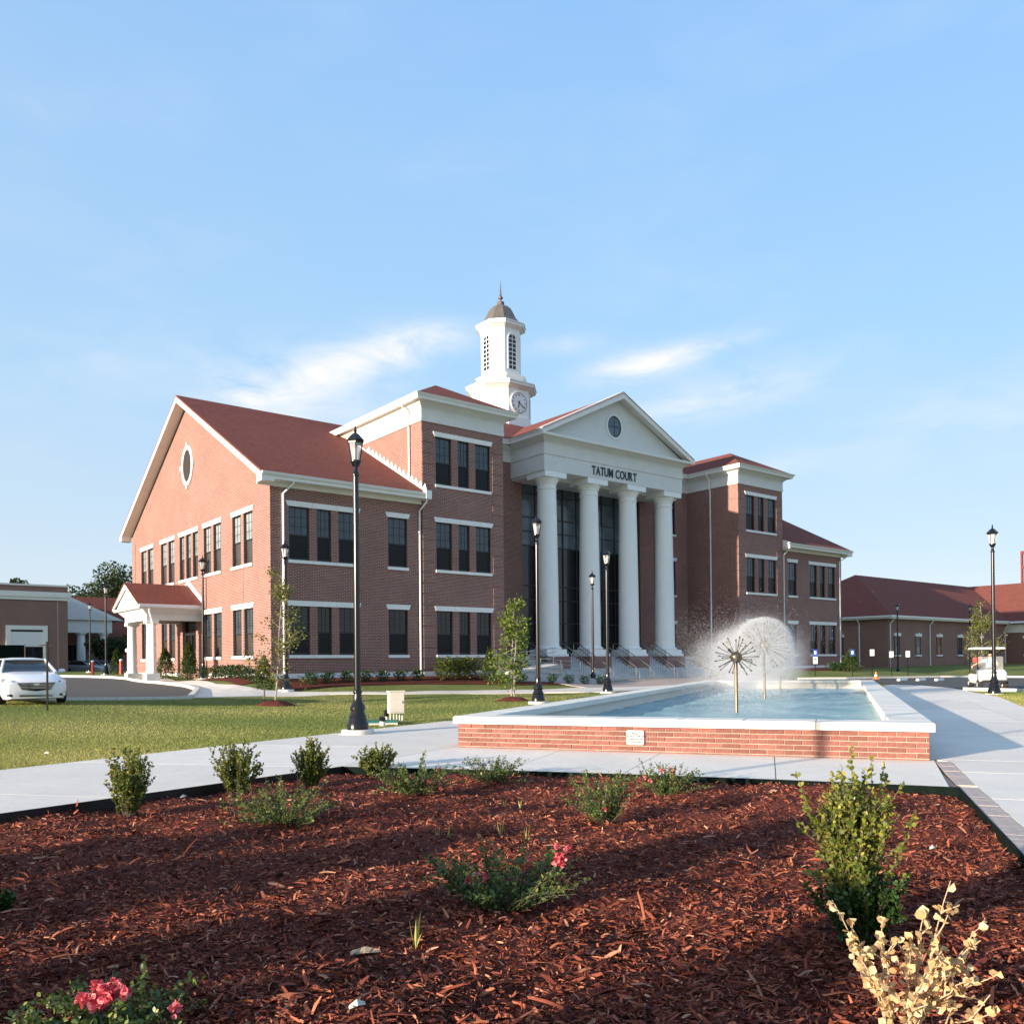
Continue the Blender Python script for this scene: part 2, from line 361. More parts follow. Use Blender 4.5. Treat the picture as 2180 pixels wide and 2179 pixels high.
def acrylic():
    m, nt, b = _bsdf('windscreen'); v = _coord(nt); f = _noise(nt, v, 4, 2)
    nt.links.new(_ramp(nt, f, [(.3, (.70, .75, .74)), (.7, (.80, .84, .83))]), b.inputs['Base Color']); b.inputs['Roughness'].default_value = .08; b.inputs['Alpha'].default_value = .22
acrylic()
def lawn_mat():
    m, nt, b = _bsdf('lawn'); v = _coord(nt)
    f = _noise(nt, v, .22, 5, .6, .4); g = _noise(nt, v, 1.6, 5, .65); h = _noise(nt, v, 28, 5, .7)
    c = _ramp(nt, f, [(.36, (.095, .150, .035)), (.52, (.190, .215, .062)), (.68, (.30, .275, .105))])
    c = _mix(nt, .45, c, _ramp(nt, g, [(.32, (.095, .145, .035)), (.70, (.285, .265, .095))]))
    c = _mix(nt, .45, c, _ramp(nt, h, [(.30, (.060, .095, .022)), (.72, (.31, .31, .115))]))
    nt.links.new(c, b.inputs['Base Color']); b.inputs['Roughness'].default_value = .95; b.inputs['Specular IOR Level'].default_value = .1
    _bump(nt, b, h, 1.0, .05)
lawn_mat()
def mulch_mat(name='mulch', lo=(.060, .015, .011), hi=(.24, .062, .038)):
    m, nt, b = _bsdf(name); v = _coord(nt)
    f = _noise(nt, v, 24, 6, .7, .8); g = _noise(nt, v, 2, 4)
    c = _ramp(nt, f, [(.30, lo), (.55, tuple((a + d) / 2 for a, d in zip(lo, hi))), (.75, hi)])
    c = _mix(nt, 1.0, c, _ramp(nt, g, [(.3, (.75,) * 3), (.7, (1.2,) * 3)]), 'MULTIPLY')
    nt.links.new(c, b.inputs['Base Color']); b.inputs['Roughness'].default_value = .9; b.inputs['Specular IOR Level'].default_value = .2; _bump(nt, b, f, 1.0, .03)
mulch_mat()
def leaf_mat(name, stops, rough=.45, trans=.25, spec=.4, attr=True):
    """foliage: colour from a per-leaf attribute, a little light through the blade"""
    m, nt, b = _bsdf(name)
    a = nt.nodes.new('ShaderNodeAttribute'); a.attribute_name = 'rnd'; c = _ramp(nt, a.outputs['Fac'], stops)
    v = _coord(nt); c = _mix(nt, 1.0, c, _ramp(nt, _noise(nt, v, 60, 2), [(.3, (.85,) * 3), (.7, (1.12,) * 3)]), 'MULTIPLY')
    nt.links.new(c, b.inputs['Base Color']); b.inputs['Roughness'].default_value = rough; b.inputs['Specular IOR Level'].default_value = spec
    if trans:
        t = nt.nodes.new('ShaderNodeBsdfTranslucent'); nt.links.new(c, t.inputs[0]); mx = nt.nodes.new('ShaderNodeMixShader'); mx.inputs[0].default_value = trans
        nt.links.new(b.outputs[0], mx.inputs[1]); nt.links.new(t.outputs[0], mx.inputs[2]); out = nt.nodes['Material Output']; nt.links.new(mx.outputs[0], out.inputs[0])
    return m
leaf_mat('chip', [(0, (.055, .014, .010)), (.35, (.155, .038, .024)), (.7, (.28, .075, .042)), (.92, (.40, .14, .075)), (1, (.52, .29, .19))], .8, 0, .25)
leaf_mat('boxwood', [(0, (.035, .070, .012)), (.5, (.105, .145, .024)), (.85, (.25, .26, .045)), (1, (.42, .38, .08))], .35, .25)
leaf_mat('boxwood_deep', [(0, (.012, .040, .010)), (.5, (.030, .075, .016)), (.85, (.060, .115, .024)), (1, (.12, .17, .04))], .35, .22)
leaf_mat('rose_leaf', [(0, (.030, .070, .016)), (.5, (.090, .140, .028)), (.85, (.19, .22, .05)), (1, (.32, .30, .09))], .4, .25)
leaf_mat('petal', [(0, (.55, .05, .07)), (.5, (.75, .14, .17)), (1, (.88, .42, .42))], .6, .3)
leaf_mat('dead_leaf', [(0, (.42, .25, .11)), (.5, (.66, .45, .22)), (1, (.80, .62, .36))], .6, .25)
leaf_mat('grass_blade', [(0, (.125, .190, .036)), (.45, (.27, .305, .072)), (.8, (.43, .40, .125)), (1, (.58, .50, .20))], .6, .3)
leaf_mat('tree_leaf', [(0, (.045, .090, .012)), (.5, (.13, .19, .026)), (1, (.28, .31, .05))], .5, .35)
leaf_mat('oak_leaf', [(0, (.05, .08, .014)), (.5, (.15, .16, .03)), (1, (.32, .28, .06))], .5, .35)
leaf_mat('far_leaf', [(0, (.018, .034, .012)), (.5, (.040, .065, .020)), (1, (.085, .105, .032))], .7, .2)
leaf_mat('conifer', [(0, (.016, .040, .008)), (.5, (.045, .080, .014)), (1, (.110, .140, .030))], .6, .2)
def water_mat():
    m, nt, b = _bsdf('pool_water'); v = _coord(nt)
    mpn = nt.nodes.new('ShaderNodeMapping'); mpn.inputs['Scale'].default_value = (1, .6, 1); nt.links.new(v, mpn.inputs[0])
    f = _noise(nt, mpn.outputs[0], 5.5, 5, .65, .5); g = _noise(nt, v, 26, 4, .7); k = _noise(nt, v, .5, 4)
    nt.links.new(_ramp(nt, k, [(.35, (.17, .36, .43)), (.65, (.33, .51, .56))]), b.inputs['Base Color'])
    b.inputs['Roughness'].default_value = .13; b.inputs['IOR'].default_value = 1.33; b.inputs['Specular IOR Level'].default_value = .5
    _bump(nt, b, mathn(nt, 'ADD', f, mathn(nt, 'MULTIPLY', g, .5)), .75, .06)
water_mat()
def drop_mat():
    m, nt, b = _bsdf('droplet'); v = _coord(nt); f = _noise(nt, v, 3, 2)
    nt.links.new(_ramp(nt, f, [(.3, (.86, .88, .90)), (.7, (.95, .96, .97))]), b.inputs['Base Color']); b.inputs['Roughness'].default_value = .3
    t = nt.nodes.new('ShaderNodeBsdfTranslucent'); t.inputs[0].default_value = (.93, .95, .97, 1); mx = nt.nodes.new('ShaderNodeMixShader'); mx.inputs[0].default_value = .5
    nt.links.new(b.outputs[0], mx.inputs[1]); nt.links.new(t.outputs[0], mx.inputs[2]); nt.links.new(mx.outputs[0], nt.nodes['Material Output'].inputs[0])
drop_mat()
def mist_mat(name, dens):
    m = bpy.data.materials.new(name); m.use_nodes = True; nt = m.node_tree; nt.nodes.clear(); M[name] = m
    out = nt.nodes.new('ShaderNodeOutputMaterial'); pv = nt.nodes.new('ShaderNodeVolumePrincipled'); pv.inputs['Color'].default_value = (.96, .97, 1, 1); pv.inputs['Anisotropy'].default_value = 0.0
    t = nt.nodes.new('ShaderNodeTexCoord'); ln = nt.nodes.new('ShaderNodeVectorMath'); ln.operation = 'LENGTH'; nt.links.new(t.outputs['Object'], ln.inputs[0])
    fall = mathn(nt, 'POWER', mathn(nt, 'SUBTRACT', 1.0, ln.outputs['Value'], clamp=True), 1.1)
    f = _noise(nt, t.outputs['Object'], 2.6, 3, .6); k = mathn(nt, 'MULTIPLY', mathn(nt, 'SUBTRACT', f, .28, clamp=True), 2.4)
    nt.links.new(mathn(nt, 'MULTIPLY', mathn(nt, 'MULTIPLY', fall, k), dens), pv.inputs['Density']); nt.links.new(pv.outputs[0], out.inputs['Volume'])
mist_mat('mist', .85)

# ------------------------------------------------------------------ foliage helpers (numpy)
LEAF_OVAL = np.array([[0, 0, 0], [.32, .30, .05], [.36, .68, .04], [0, 1.0, -.05], [-.36, .68, .04], [-.32, .30, .05]]) * [1, 1, 1]
LEAF_DIAM = np.array([[0, 0, 0], [.28, .5, .06], [0, 1, 0], [-.28, .5, .06]])
LEAF_NEEDLE = np.array([[0, 0, 0], [.10, .4, .0], [0, 1, .05], [-.10, .4, 0]])
def frames(dirs, roll):
    d = dirs / (np.linalg.norm(dirs, axis=1, keepdims=True) + 1e-9)
    ref = np.where(np.abs(d[:, 2:3]) > .92, np.array([[1., 0, 0]]), np.array([[0, 0, 1.]]))
    s = np.cross(d, ref); s /= np.linalg.norm(s, axis=1, keepdims=True) + 1e-9; n = np.cross(s, d)
    c, si = np.cos(roll)[:, None], np.sin(roll)[:, None]
    return s * c + n * si, d, n * c - s * si
def leaves(name, cen, dirs, size, shape, rnd=None, widen=1.0):
    n = len(cen); k = len(shape); s, d, nn = frames(np.asarray(dirs, float), RNG.uniform(-1.2, 1.2, n))
    size = np.broadcast_to(np.asarray(size, float), (n,))[:, None, None]
    L = shape[None] * np.array([widen, 1, 1]); V = np.asarray(cen)[:, None, :] + size * (L[..., 0:1] * s[:, None] + L[..., 1:2] * d[:, None] + L[..., 2:3] * nn[:, None])
    me = new_mesh(name, V.reshape(-1, 3), np.arange(n * k).reshape(n, k))
    a = me.attributes.new('rnd', 'FLOAT', 'FACE'); a.data.foreach_set('value', (RNG.random(n) if rnd is None else np.clip(rnd, 0, 1)).astype(np.float32))
    return me
def rand_dirs(n, up=0.0):
    v = RNG.normal(size=(n, 3)); v[:, 2] += up; return v / np.linalg.norm(v, axis=1, keepdims=True)
# ------------------------------------------------------------------ ground, walks, bed
def inside(poly, X, Y):
    poly = np.asarray(poly)[:, :2]; c = np.zeros(X.shape, bool); j = len(poly) - 1
    for i in range(len(poly)):
        xi, yi = poly[i]; xj, yj = poly[j]
        with np.errstate(divide='ignore', invalid='ignore'):
            c ^= ((yi > Y) != (yj > Y)) & (X < (xj - xi) * (Y - yi) / (yj - yi + 1e-12) + xi)
        j = i
    return c
def clip(poly, n, d):
    """keep n.p >= d"""
    out = []; k = len(poly)
    for i in range(k):
        p, q = np.asarray(poly[i][:2], float), np.asarray(poly[(i + 1) % k][:2], float); a, b = n @ p - d, n @ q - d
        if a >= 0: out.append(p)
        if (a > 0 > b) or (a < 0 < b): out.append(p + (q - p) * (a / (a - b)))
    return out
def drape(name, poly, off, res, m, z=None, thick=0):
    bm = bmesh.new(); P = [np.asarray(p)[:2] for p in poly]; vs = [bm.verts.new((p[0], p[1], 0)) for p in P]; bm.faces.new(vs)
    mn, mx = np.min(P, 0), np.max(P, 0)
    if res:
        for ax in (0, 1):
            for c in np.arange(mn[ax] + res, mx[ax], res):
                co = [0, 0, 0]; co[ax] = c; no = [0, 0, 0]; no[ax] = 1
                bmesh.ops.bisect_plane(bm, geom=bm.verts[:] + bm.edges[:] + bm.faces[:], plane_co=co, plane_no=no)
    bmesh.ops.triangulate(bm, faces=[f for f in bm.faces if len(f.verts) > 4])
    xy = np.array([v.co[:2] for v in bm.verts]); zz = terrain(xy[:, 0], xy[:, 1]) if z is None else np.full(len(xy), z)
    for v, h in zip(bm.verts, zz): v.co.z = h + off
    if thick:
        r = bmesh.ops.extrude_face_region(bm, geom=bm.faces[:]); bmesh.ops.translate(bm, vec=(0, 0, -thick), verts=[g for g in r['geom'] if isinstance(g, bmesh.types.BMVert)])
    bmesh.ops.recalc_face_normals(bm, faces=bm.faces)
    me = bpy.data.meshes.new(name); bm.to_mesh(me); bm.free(); box_uv(me)
    o = obj(name, me, m); return o
def ribbon(name, pts, w, h0, h1, m, res=1.0, parent=None, side=0.5):
    """kerb-like strip along a polyline, draped on the ground"""
    P = []
    for a, b in zip(pts[:-1], pts[1:]):
        a, b = np.asarray(a)[:2], np.asarray(b)[:2]; k = max(1, int(np.linalg.norm(b - a) / res))
        P += [a + (b - a) * i / k for i in range(k)]
    P.append(np.asarray(pts[-1])[:2]); rings = []
    for i, p in enumerate(P):
        t = P[min(i + 1, len(P) - 1)] - P[max(i - 1, 0)]; t = t / np.linalg.norm(t); n = np.array([-t[1], t[0]])
        z = tz(*p); a = p + n * w * side; b = p - n * w * (1 - side)
        rings.append([(a[0], a[1], z + h0), (b[0], b[1], z + h0), (b[0], b[1], z + h1), (a[0], a[1], z + h1)])
    mb = MB(); mb.loft(rings); return part(name, mb, m, parent)
f2 = lambda x, y, z=0.0: flat(x, y, z)[:2]
A_ = f2(729, 1636); Lf = f2(0, 1739); Bc = f2(2041, 1681); Rt = f2(2180, 1829)
bed_left = A_ + (Lf - A_) * 3.4; bed_right = Bc + (Rt - Bc) * 2.9
bed_back = [A_, f2(1075, 1644), f2(1325, 1652), f2(1652, 1664), Bc]
BED = [bed_left] + bed_back + [bed_right]
lawn_edge = [f2(0, 1660), f2(248, 1634), f2(547, 1598), f2(800, 1561), f2(940, 1538)]
lawn_far = lawn_edge[0] + (lawn_edge[0] - lawn_edge[1]) * 4.5
# fountain frame
FTH = rad(-21.2); FO = np.array([-1.05, 15.66]); FL = np.array([math.cos(FTH), math.sin(FTH)]); FD = np.array([-math.sin(FTH), math.cos(FTH)]); FW, FLEN = 7.85, 30.3
def FP(a, b): return FO + FL * a + FD * b

xs = np.unique(np.concatenate([np.linspace(-1500, -90, 14), np.linspace(-90, -45, 24), np.arange(-45, 60, .7), np.linspace(60, 110, 26), np.linspace(110, 1500, 14)]))
ys = np.unique(np.concatenate([np.linspace(-600, -30, 12), np.linspace(-30, -3, 16), np.arange(-3, 100, .7), np.linspace(100, 160, 26), np.linspace(160, 2500, 16)]))
GX, GY = np.meshgrid(xs, ys); GZ = terrain(GX, GY)
sink = [np.asarray(p) for p in BED]; cen = np.mean(sink, 0); sink = [cen + (p - cen) * 1.05 for p in sink]
GZ = np.where(inside(sink, GX, GY), -.35, GZ)
inp = inside([FP(.25, .25), FP(FW - .25, .25), FP(FW - .25, FLEN - .25), FP(.25, FLEN - .25)], GX, GY); GZ = np.where(inp, -.3, GZ)
nx, ny = len(xs), len(ys); idx = np.arange(nx * ny).reshape(ny, nx)
ground = obj('ground', new_mesh('ground', np.stack([GX, GY, GZ], -1).reshape(-1, 3), np.stack([idx[:-1, :-1], idx[:-1, 1:], idx[1:, 1:], idx[1:, :-1]], -1).reshape(-1, 4), True), M['lawn'])
tag(ground, 'mown green and straw-coloured lawn around the hall', 'lawn', kind='structure')

def slab_walk(name, label, polys, z=.03):
    e = obj(name, None, None); tag(e, label, 'walk', kind='structure')
    for P in polys:
        if len(P) >= 3:
            o = drape('concrete_slab', P, 0, 0, M['concrete'], z=z, thick=.10); o.parent = e
    return e
G = .007
# left walk: panels between the bed edge and the lawn edge
def lerp(p, q, t): return np.asarray(p) * (1 - t) + np.asarray(q) * t
def walk_panels(inner, outer, cuts):
    out = []
    for t0, t1 in zip(cuts[:-1], cuts[1:]):
        out.append([inner(t0), inner(t1), outer(t1), outer(t0)])
    return out
LW_in = lambda t: lerp(A_, bed_left, t)
fl0 = FP(-.01, -.02)
_far_out = lawn_far
def LW_out(t): return lerp(np.array(lawn_edge[4]) + (np.array(lawn_edge[4]) - np.array(lawn_edge[3])) * .05, _far_out, t)
WN = np.array([.23, .97]); WN /= np.linalg.norm(WN)
lw = [LW_out(0), LW_out(1), bed_left, A_]; cuts = [-60, -3.3, -.3, 2.7, 5.7, 8.7, 11.85, 14.95, 60]
pan = []
for a, b in zip(cuts[:-1], cuts[1:]):
    q = clip(clip(lw, WN, a + G), -WN, -(b - G))
    if len(q) > 2: pan.append(q)
wl = slab_walk('walk_left', 'pale concrete walk curving along the left of the mulch bed', pan)
# a filler strip of lawn edge follows the true curve: thin soil shoulder
front_pts_f = [FP(-.4, .12), f2(1176, 1603), f2(1418, 1608), f2(1686, 1617), FP(FW + .02, .0)]
ff = [FP(-.02, .3), FP(2.0, .3), FP(3.75, .3), FP(5.55, .3), FP(FW + .03, .3)]
be = [A_, f2(1075, 1644), f2(1325, 1652), f2(1652, 1664), lerp(f2(1652, 1664), Bc, .955)]
pan = []
first = [A_ + (ff[0] - A_) * 0, ff[0]]
for i in range(4):
    d = (be[i + 1] - be[i]) / np.linalg.norm(be[i + 1] - be[i]) * G
    pan.append([be[i] + d, be[i + 1] - d, ff[i + 1] - d, ff[i] + d])
side_pan = [A_ + np.array([-.01, .01]), ff[0] + np.array([-.012, 0]), FP(-.01, 8.2), LW_out(0) + np.array([.012, .0])]; pan.append(side_pan)
wf = slab_walk('walk_front', 'pale concrete paving between the mulch bed and the fountain front', pan, .034)
# right walk, cut by cross joints
rp = [FP(FW + .25, -.4), FP(FW + .25, 0), FP(FW - .1, .5), FP(FW - .1, FLEN + 1.2), px(1896, 1458)[:2], px(1961, 1459.5)[:2], px(2023, 1465)[:2], px(2053, 1470)[:2], px(2075, 1475)[:2], px(2130, 1486)[:2], px(2180, 1507)[:2], px(2260, 1540)[:2] + np.array([1, 0]), np.array([13.5, 9.0]), np.array([6.5, -3.0]),
      bed_right + np.array([.25, -.1]), Rt + np.array([.25, 0]), Bc + np.array([.25, 0.05])]
js = [-14.0, -9.5, -6.6, -3.6, -1.2, .35, 4.9, 9.5, 14.2, 19.0, 24, 29, 36, 60]
pan = []
for a, b in zip(js[:-1], js[1:]):
    q = clip(rp, FD, FD @ FO + a + G); q = clip(q, -FD, -(FD @ FO + b - G))
    if len(q) > 2:
        mid = FL @ FO + 10.6
        for q2 in (clip(q, -FL, -(mid - G)), clip(q, FL, mid + G)):
            if len(q2) > 2: pan.append(q2)
e = obj('walk_right', None); tag(e, 'broad pale concrete walk along the right side of the fountain', 'walk', kind='structure')
for P in pan:
    o = drape('concrete_slab', P, .03, 2.0, M['concrete'], thick=.10); o.parent = e
# dark joint bed below the slabs
drape('joint_bed', [LW_out(1), LW_out(0), FP(.1, .6), FP(FW - .1, .6), Bc, bed_back[3], bed_back[2], bed_back[1], A_, bed_left], 0, 0, M['joint'], z=.0285)
tag(bpy.data.objects['joint_bed'], 'dark open joints between the concrete slabs', 'paving', kind='structure')
o = drape('joint_bed', rp, .0280, 2.0, M['joint']); tag(o, 'dark open joints in the walk right of the fountain', 'paving', kind='structure')
# paver border right of the bed, individual pavers
pe = obj('paver_border', None); tag(pe, 'narrow band of reddish pavers at the right corner of the bed', 'paving', kind='structure')
pm = MB().box(-.0985, .0985, -.105, .105, -.04, .030).mesh('paver_unit')
line = [FP(FW + .13, .05), Bc + np.array([.125, .02]), Rt + np.array([.125, 0]), bed_right + np.array([.125, 0])]
for a, b in zip(line[:-1], line[1:]):
    L = np.linalg.norm(b - a); t = (b - a) / L; k = int(L / .2)
    for i in range(k):
        p = a + t * (i + .5) * .2; obj('paver', pm, M['paver'], pe, (p[0], p[1], RNG.uniform(-.003, .003)), math.atan2(t[1], t[0]))

# ---- mulch bed: lumpy soil sheet + chips
def bed_h(x, y):
    return -.055 + .035 * np.sin(x * 1.3 + .7) * np.sin(y * 1.1) + .018 * np.sin(x * 3.7 + y * 2.9) + .012 * np.sin(x * 8.1 - y * 6.3) + .012 * np.sin(5.3 * y + 2.2 * x) + .04 * sstep(1.2, 6, np.abs(y - 7)) * 0
bx = np.arange(-14.5, 6.2, .085); by = np.arange(-3.5, 13.6, .085); X, Y = np.meshgrid(bx, by); ins = inside(BED, X, Y)
Zb = bed_h(X, Y) + RNG.normal(0, .007, X.shape); idb = np.arange(X.size).reshape(X.shape)
quad = np.stack([idb[:-1, :-1], idb[:-1, 1:], idb[1:, 1:], idb[1:, :-1]], -1).reshape(-1, 4)
near = inside([cen + (np.asarray(p) - cen) * 1.012 for p in BED], X, Y); keep = near.ravel()[quad].all(1)
mulch = obj('mulch_bed', new_mesh('mulch_bed', np.stack([X, Y, Zb], -1).reshape(-1, 3), quad[keep], True), M['mulch'])
tag(mulch, 'reddish brown shredded bark mulch covering the front bed', 'mulch', kind='stuff')
def scatter_bed(n, ypow=1.0, ymin=2.6, ymax=12.9):
    out = []
    while sum(len(o) for o in out) < n:
        m = n * 2; u = RNG.random(m); y = 1.0 / (1 / ymax + u * (1 / ymin - 1 / ymax)) if ypow > 1 else RNG.uniform(ymin, ymax, m)
        x = RNG.uniform(-.68, .68, m) * (y + 1.0); k = inside(BED, x, y); out.append(np.stack([x[k], y[k]], 1))
    return np.concatenate(out)[:n]
CHIP = np.array([[-.16, 0, 0], [.16, .03, .03], [.20, .5, .10], [.10, 1, .02], [-.12, .95, 0], [-.18, .45, .09]])
xy = np.concatenate([scatter_bed(90000, 2), scatter_bed(70000, 1)]); n = len(xy)
d = RNG.normal(size=(n, 3)) * [1, .75, .33]; sz = np.exp(RNG.normal(math.log(.033), .42, n)); sz = np.clip(sz, .012, .13)
c = np.concatenate([xy, (bed_h(xy[:, 0], xy[:, 1]) + RNG.uniform(-.004, .022, n))[:, None]], 1)
chips = obj('mulch_chips', leaves('mulch_chips', c, d, sz, CHIP, widen=.62), M['chip']); tag(chips, 'loose reddish bark chips strewn over the front bed', 'mulch', kind='stuff')
# some long splinters
m_ = 5000; xy = scatter_bed(m_, 2); c = np.concatenate([xy, (bed_h(xy[:, 0], xy[:, 1]) + RNG.uniform(.005, .03, m_))[:, None]], 1)
sp = obj('mulch_splinters', leaves('mulch_splinters', c, RNG.normal(size=(m_, 3)) * [1, .8, .10], np.clip(np.exp(RNG.normal(math.log(.09), .4, m_)), .04, .2), CHIP, widen=.22), M['chip']); tag(sp, 'long thin bark splinters lying in the mulch', 'mulch', kind='stuff')
# bed edging
mb = MB()
def strip(mb, pts, z0, z1, t=.012):
    for a, b in zip(pts[:-1], pts[1:]):
        a, b = np.asarray(a), np.asarray(b); d = (b - a) / np.linalg.norm(b - a); nn = np.array([-d[1], d[0]]) * t / 2
        mb.add([(*(a + nn), z0), (*(b + nn), z0), (*(b - nn), z0), (*(a - nn), z0), (*(a + nn), z1), (*(b + nn), z1), (*(b - nn), z1), (*(a - nn), z1)],
               [(0, 3, 2, 1), (4, 5, 6, 7), (0, 1, 5, 4), (1, 2, 6, 5), (2, 3, 7, 6), (3, 0, 4, 7)])
strip(mb, [bed_left + np.array([.02, -.02]), A_ + np.array([.02, -.03])], -.2, .045)
tag(part('bed_edging', mb, M['edging'], None), 'black plastic edging along the left side of the mulch bed', 'edging')
mb = MB(); strip(mb, [p + np.array([0.0, -.010]) for p in [A_, *bed_back[1:]]] + [bed_right + np.array([-.03, 0])], -.2, .0355)
mat('edging_green', (.004, .009, .007), .85, .3, 6, spec=.1)
tag(part('bed_edging', mb, M['edging_green'], None), 'dark green edging strip along the back and right of the mulch bed', 'edging')

# ---- drive, paths, parking behind
drive = [px(-60, 1496)[:2] + np.array([-12, -2]), px(0, 1493)[:2], px(200, 1490)[:2], px(405, 1487)[:2], px(420, 1471)[:2], px(350, 1457)[:2], px(270, 1447)[:2], px(200, 1443)[:2], px(143, 1442)[:2], px(60, 1441)[:2], px(-60, 1441)[:2] + np.array([-10, 2])]
tag(drape('asphalt_drive', drive, .03, 1.0, M['asphalt']), 'grey asphalt drive beside the gable end', 'drive', kind='structure')
kb = ribbon('kerb', [drive[0], *drive[1:4]], .30, -.1, .10, M['kerb'], .8); tag(kb, 'pale concrete kerb along the near side of the drive', 'kerb', kind='structure')
kb = ribbon('kerb', drive[3:], .20, -.1, .15, M['kerb'], .8); tag(kb, 'pale concrete kerb along the far side of the drive', 'kerb', kind='structure')
pw = [px(405, 1486)[:2], px(420, 1470)[:2], px(350, 1456)[:2], px(285, 1446)[:2], px(300, 1438)[:2], px(360, 1445)[:2], px(460, 1457)[:2], px(559, 1470)[:2], px(620, 1474)[:2], px(700, 1475)[:2], px(860, 1474)[:2], px(1000, 1471.5)[:2], px(1150, 1469)[:2], px(1262, 1463)[:2], px(1340, 1457)[:2], px(1560, 1449)[:2], px(1560, 1456)[:2], px(1400, 1466)[:2], px(1300, 1473)[:2], px(1160, 1475)[:2], px(1000, 1477)[:2], px(860, 1478.5)[:2], px(700, 1480)[:2], px(560, 1483)[:2]]
tag(drape('walk_to_porch', pw, .035, 1.0, M['concrete'], thick=.05), 'pale concrete walk from the drive along the hall front', 'walk', kind='structure')
plaza = [np.array(UV2(15.2, -5.2)), np.array(UV2(33.5, -5.6)), np.array(UV2(33.5, -.9)), np.array(UV2(15.2, -.9))]
tag(drape('entrance_paving', plaza, .045, 1.0, M['paver'], thick=.03), 'reddish paver band at the foot of the entrance steps', 'paving', kind='structure')
park = [px(1884, 1455)[:2], px(1896, 1457.5)[:2], px(1961, 1459)[:2], px(2023, 1464.5)[:2], px(2053, 1469.5)[:2], px(2180, 1473)[:2], px(2260, 1475)[:2] + np.array([3, 0]), np.array([75, 42]), np.array([80, 66]), px(2180, 1443)[:2], px(2090, 1442)[:2], px(2000, 1442.5)[:2], px(1900, 1444)[:2], px(1800, 1446)[:2], px(1700, 1447)[:2], px(1700, 1455)[:2]]
tag(drape('asphalt_parking', park, .028, 1.2, M['asphalt']), 'dark asphalt parking lot on the right', 'parking', kind='structure')
kb = ribbon('kerb', park[4:8], .18, -.1, .14, M['kerb'], 1.0); tag(kb, 'pale kerb behind the nearest lamp on the right lawn', 'kerb', kind='structure')
kb = ribbon('kerb', park[8:15], .22, -.1, .15, M['kerb'], 1.0); tag(kb, 'pale kerb along the far side of the parking lot', 'kerb', kind='structure')
for i, (x, lab) in enumerate([(1921, 'white wheel stop nearest the fountain'), (1961, 'white wheel stop second from the fountain'), (2000, 'white wheel stop farthest from the fountain')]):
    p = px(x, 1449); o = part('wheel_stop', MB().prism([(-.1, 0), (.1, 0), (.07, .13), (-.07, .13)], 'x', -.85, .85), M['white_paint'], None, loc=(p[0], p[1], tz(p[0], p[1]) + .03), rotz=TH + .2); tag(o, lab, 'wheel stop', 'wheel stops')
# ------------------------------------------------------------------ fountain
fountain = thing('fountain', 'long rectangular brick fountain pool with pale stone coping', 'fountain', (FO[0], FO[1], 0), FTH)
CW, CT, WALLH = .62, .60, .468
mb = MB()
mb.box(.05, FW - .05, .05, .42, -.2, WALLH); mb.box(.05, .42, .42, FLEN - .42, -.2, WALLH); mb.box(FW - .42, FW - .05, .42, FLEN - .42, -.2, WALLH); mb.box(.05, FW - .05, FLEN - .42, FLEN - .05, -.2, WALLH)
part('mortar_core', mb, M['mortar'], fountain)
mb = MB(); t_ = .012
mb.box(.42, FW - .42, .421, .45, -.2, WALLH - .002); mb.box(.421, .45, .45, FLEN - .45, -.2, WALLH - .002); mb.box(FW - .45, FW - .421, .45, FLEN - .45, -.2, WALLH - .002); mb.box(.42, FW - .42, FLEN - .45, FLEN - .421, -.2, WALLH - .002)
part('pool_lining', mb, M['coping'], fountain)
CH, BLn, JT = .0815, .2708, .012
wall_front = obj('front_wall', None, None, fountain)
def bevbox(w, d, h, b=.004):
    mb = MB(); x, y, z = w / 2, d, h / 2
    mb.add([(-x, 0 + b, -z), (x, b, -z), (x, b, z), (-x, b, z), (-x + b, 0, -z + b), (x - b, 0, -z + b), (x - b, 0, z - b), (-x + b, 0, z - b), (-x, y, -z), (x, y, -z), (x, y, z), (-x, y, z)],
           [(4, 5, 6, 7), (0, 1, 5, 4), (1, 2, 6, 5), (2, 3, 7, 6), (3, 0, 4, 7), (0, 8, 9, 1), (1, 9, 10, 2), (2, 10, 11, 3), (3, 11, 8, 0)])
    return mb
bm_cache = {}
def brick_mesh(w):
    k = round(w, 3)
    if k not in bm_cache: bm_cache[k] = bevbox(k, .09, CH - JT).mesh('brick')
    return bm_cache[k]
x0f, x1f = .045, FW - .045
for r in range(6):
    zc = WALLH - .004 - (r + .5) * CH + .003
    edges = [x0f]; x = x0f + (BLn if r % 2 == 0 else BLn / 2)
    while x < x1f - .03: edges.append(x); x += BLn
    edges.append(x1f + JT)
    for a, b in zip(edges[:-1], edges[1:]):
        w = b - a - JT
        if w < .03: continue
        o = obj('brick', brick_mesh(w), M['fountain_brick'], wall_front, ((a + a + w) / 2, .036 + RNG.uniform(-.003, .003), zc + RNG.uniform(-.0015, .0015)))
        o.rotation_euler = (0, 0, RNG.uniform(-.004, .004))
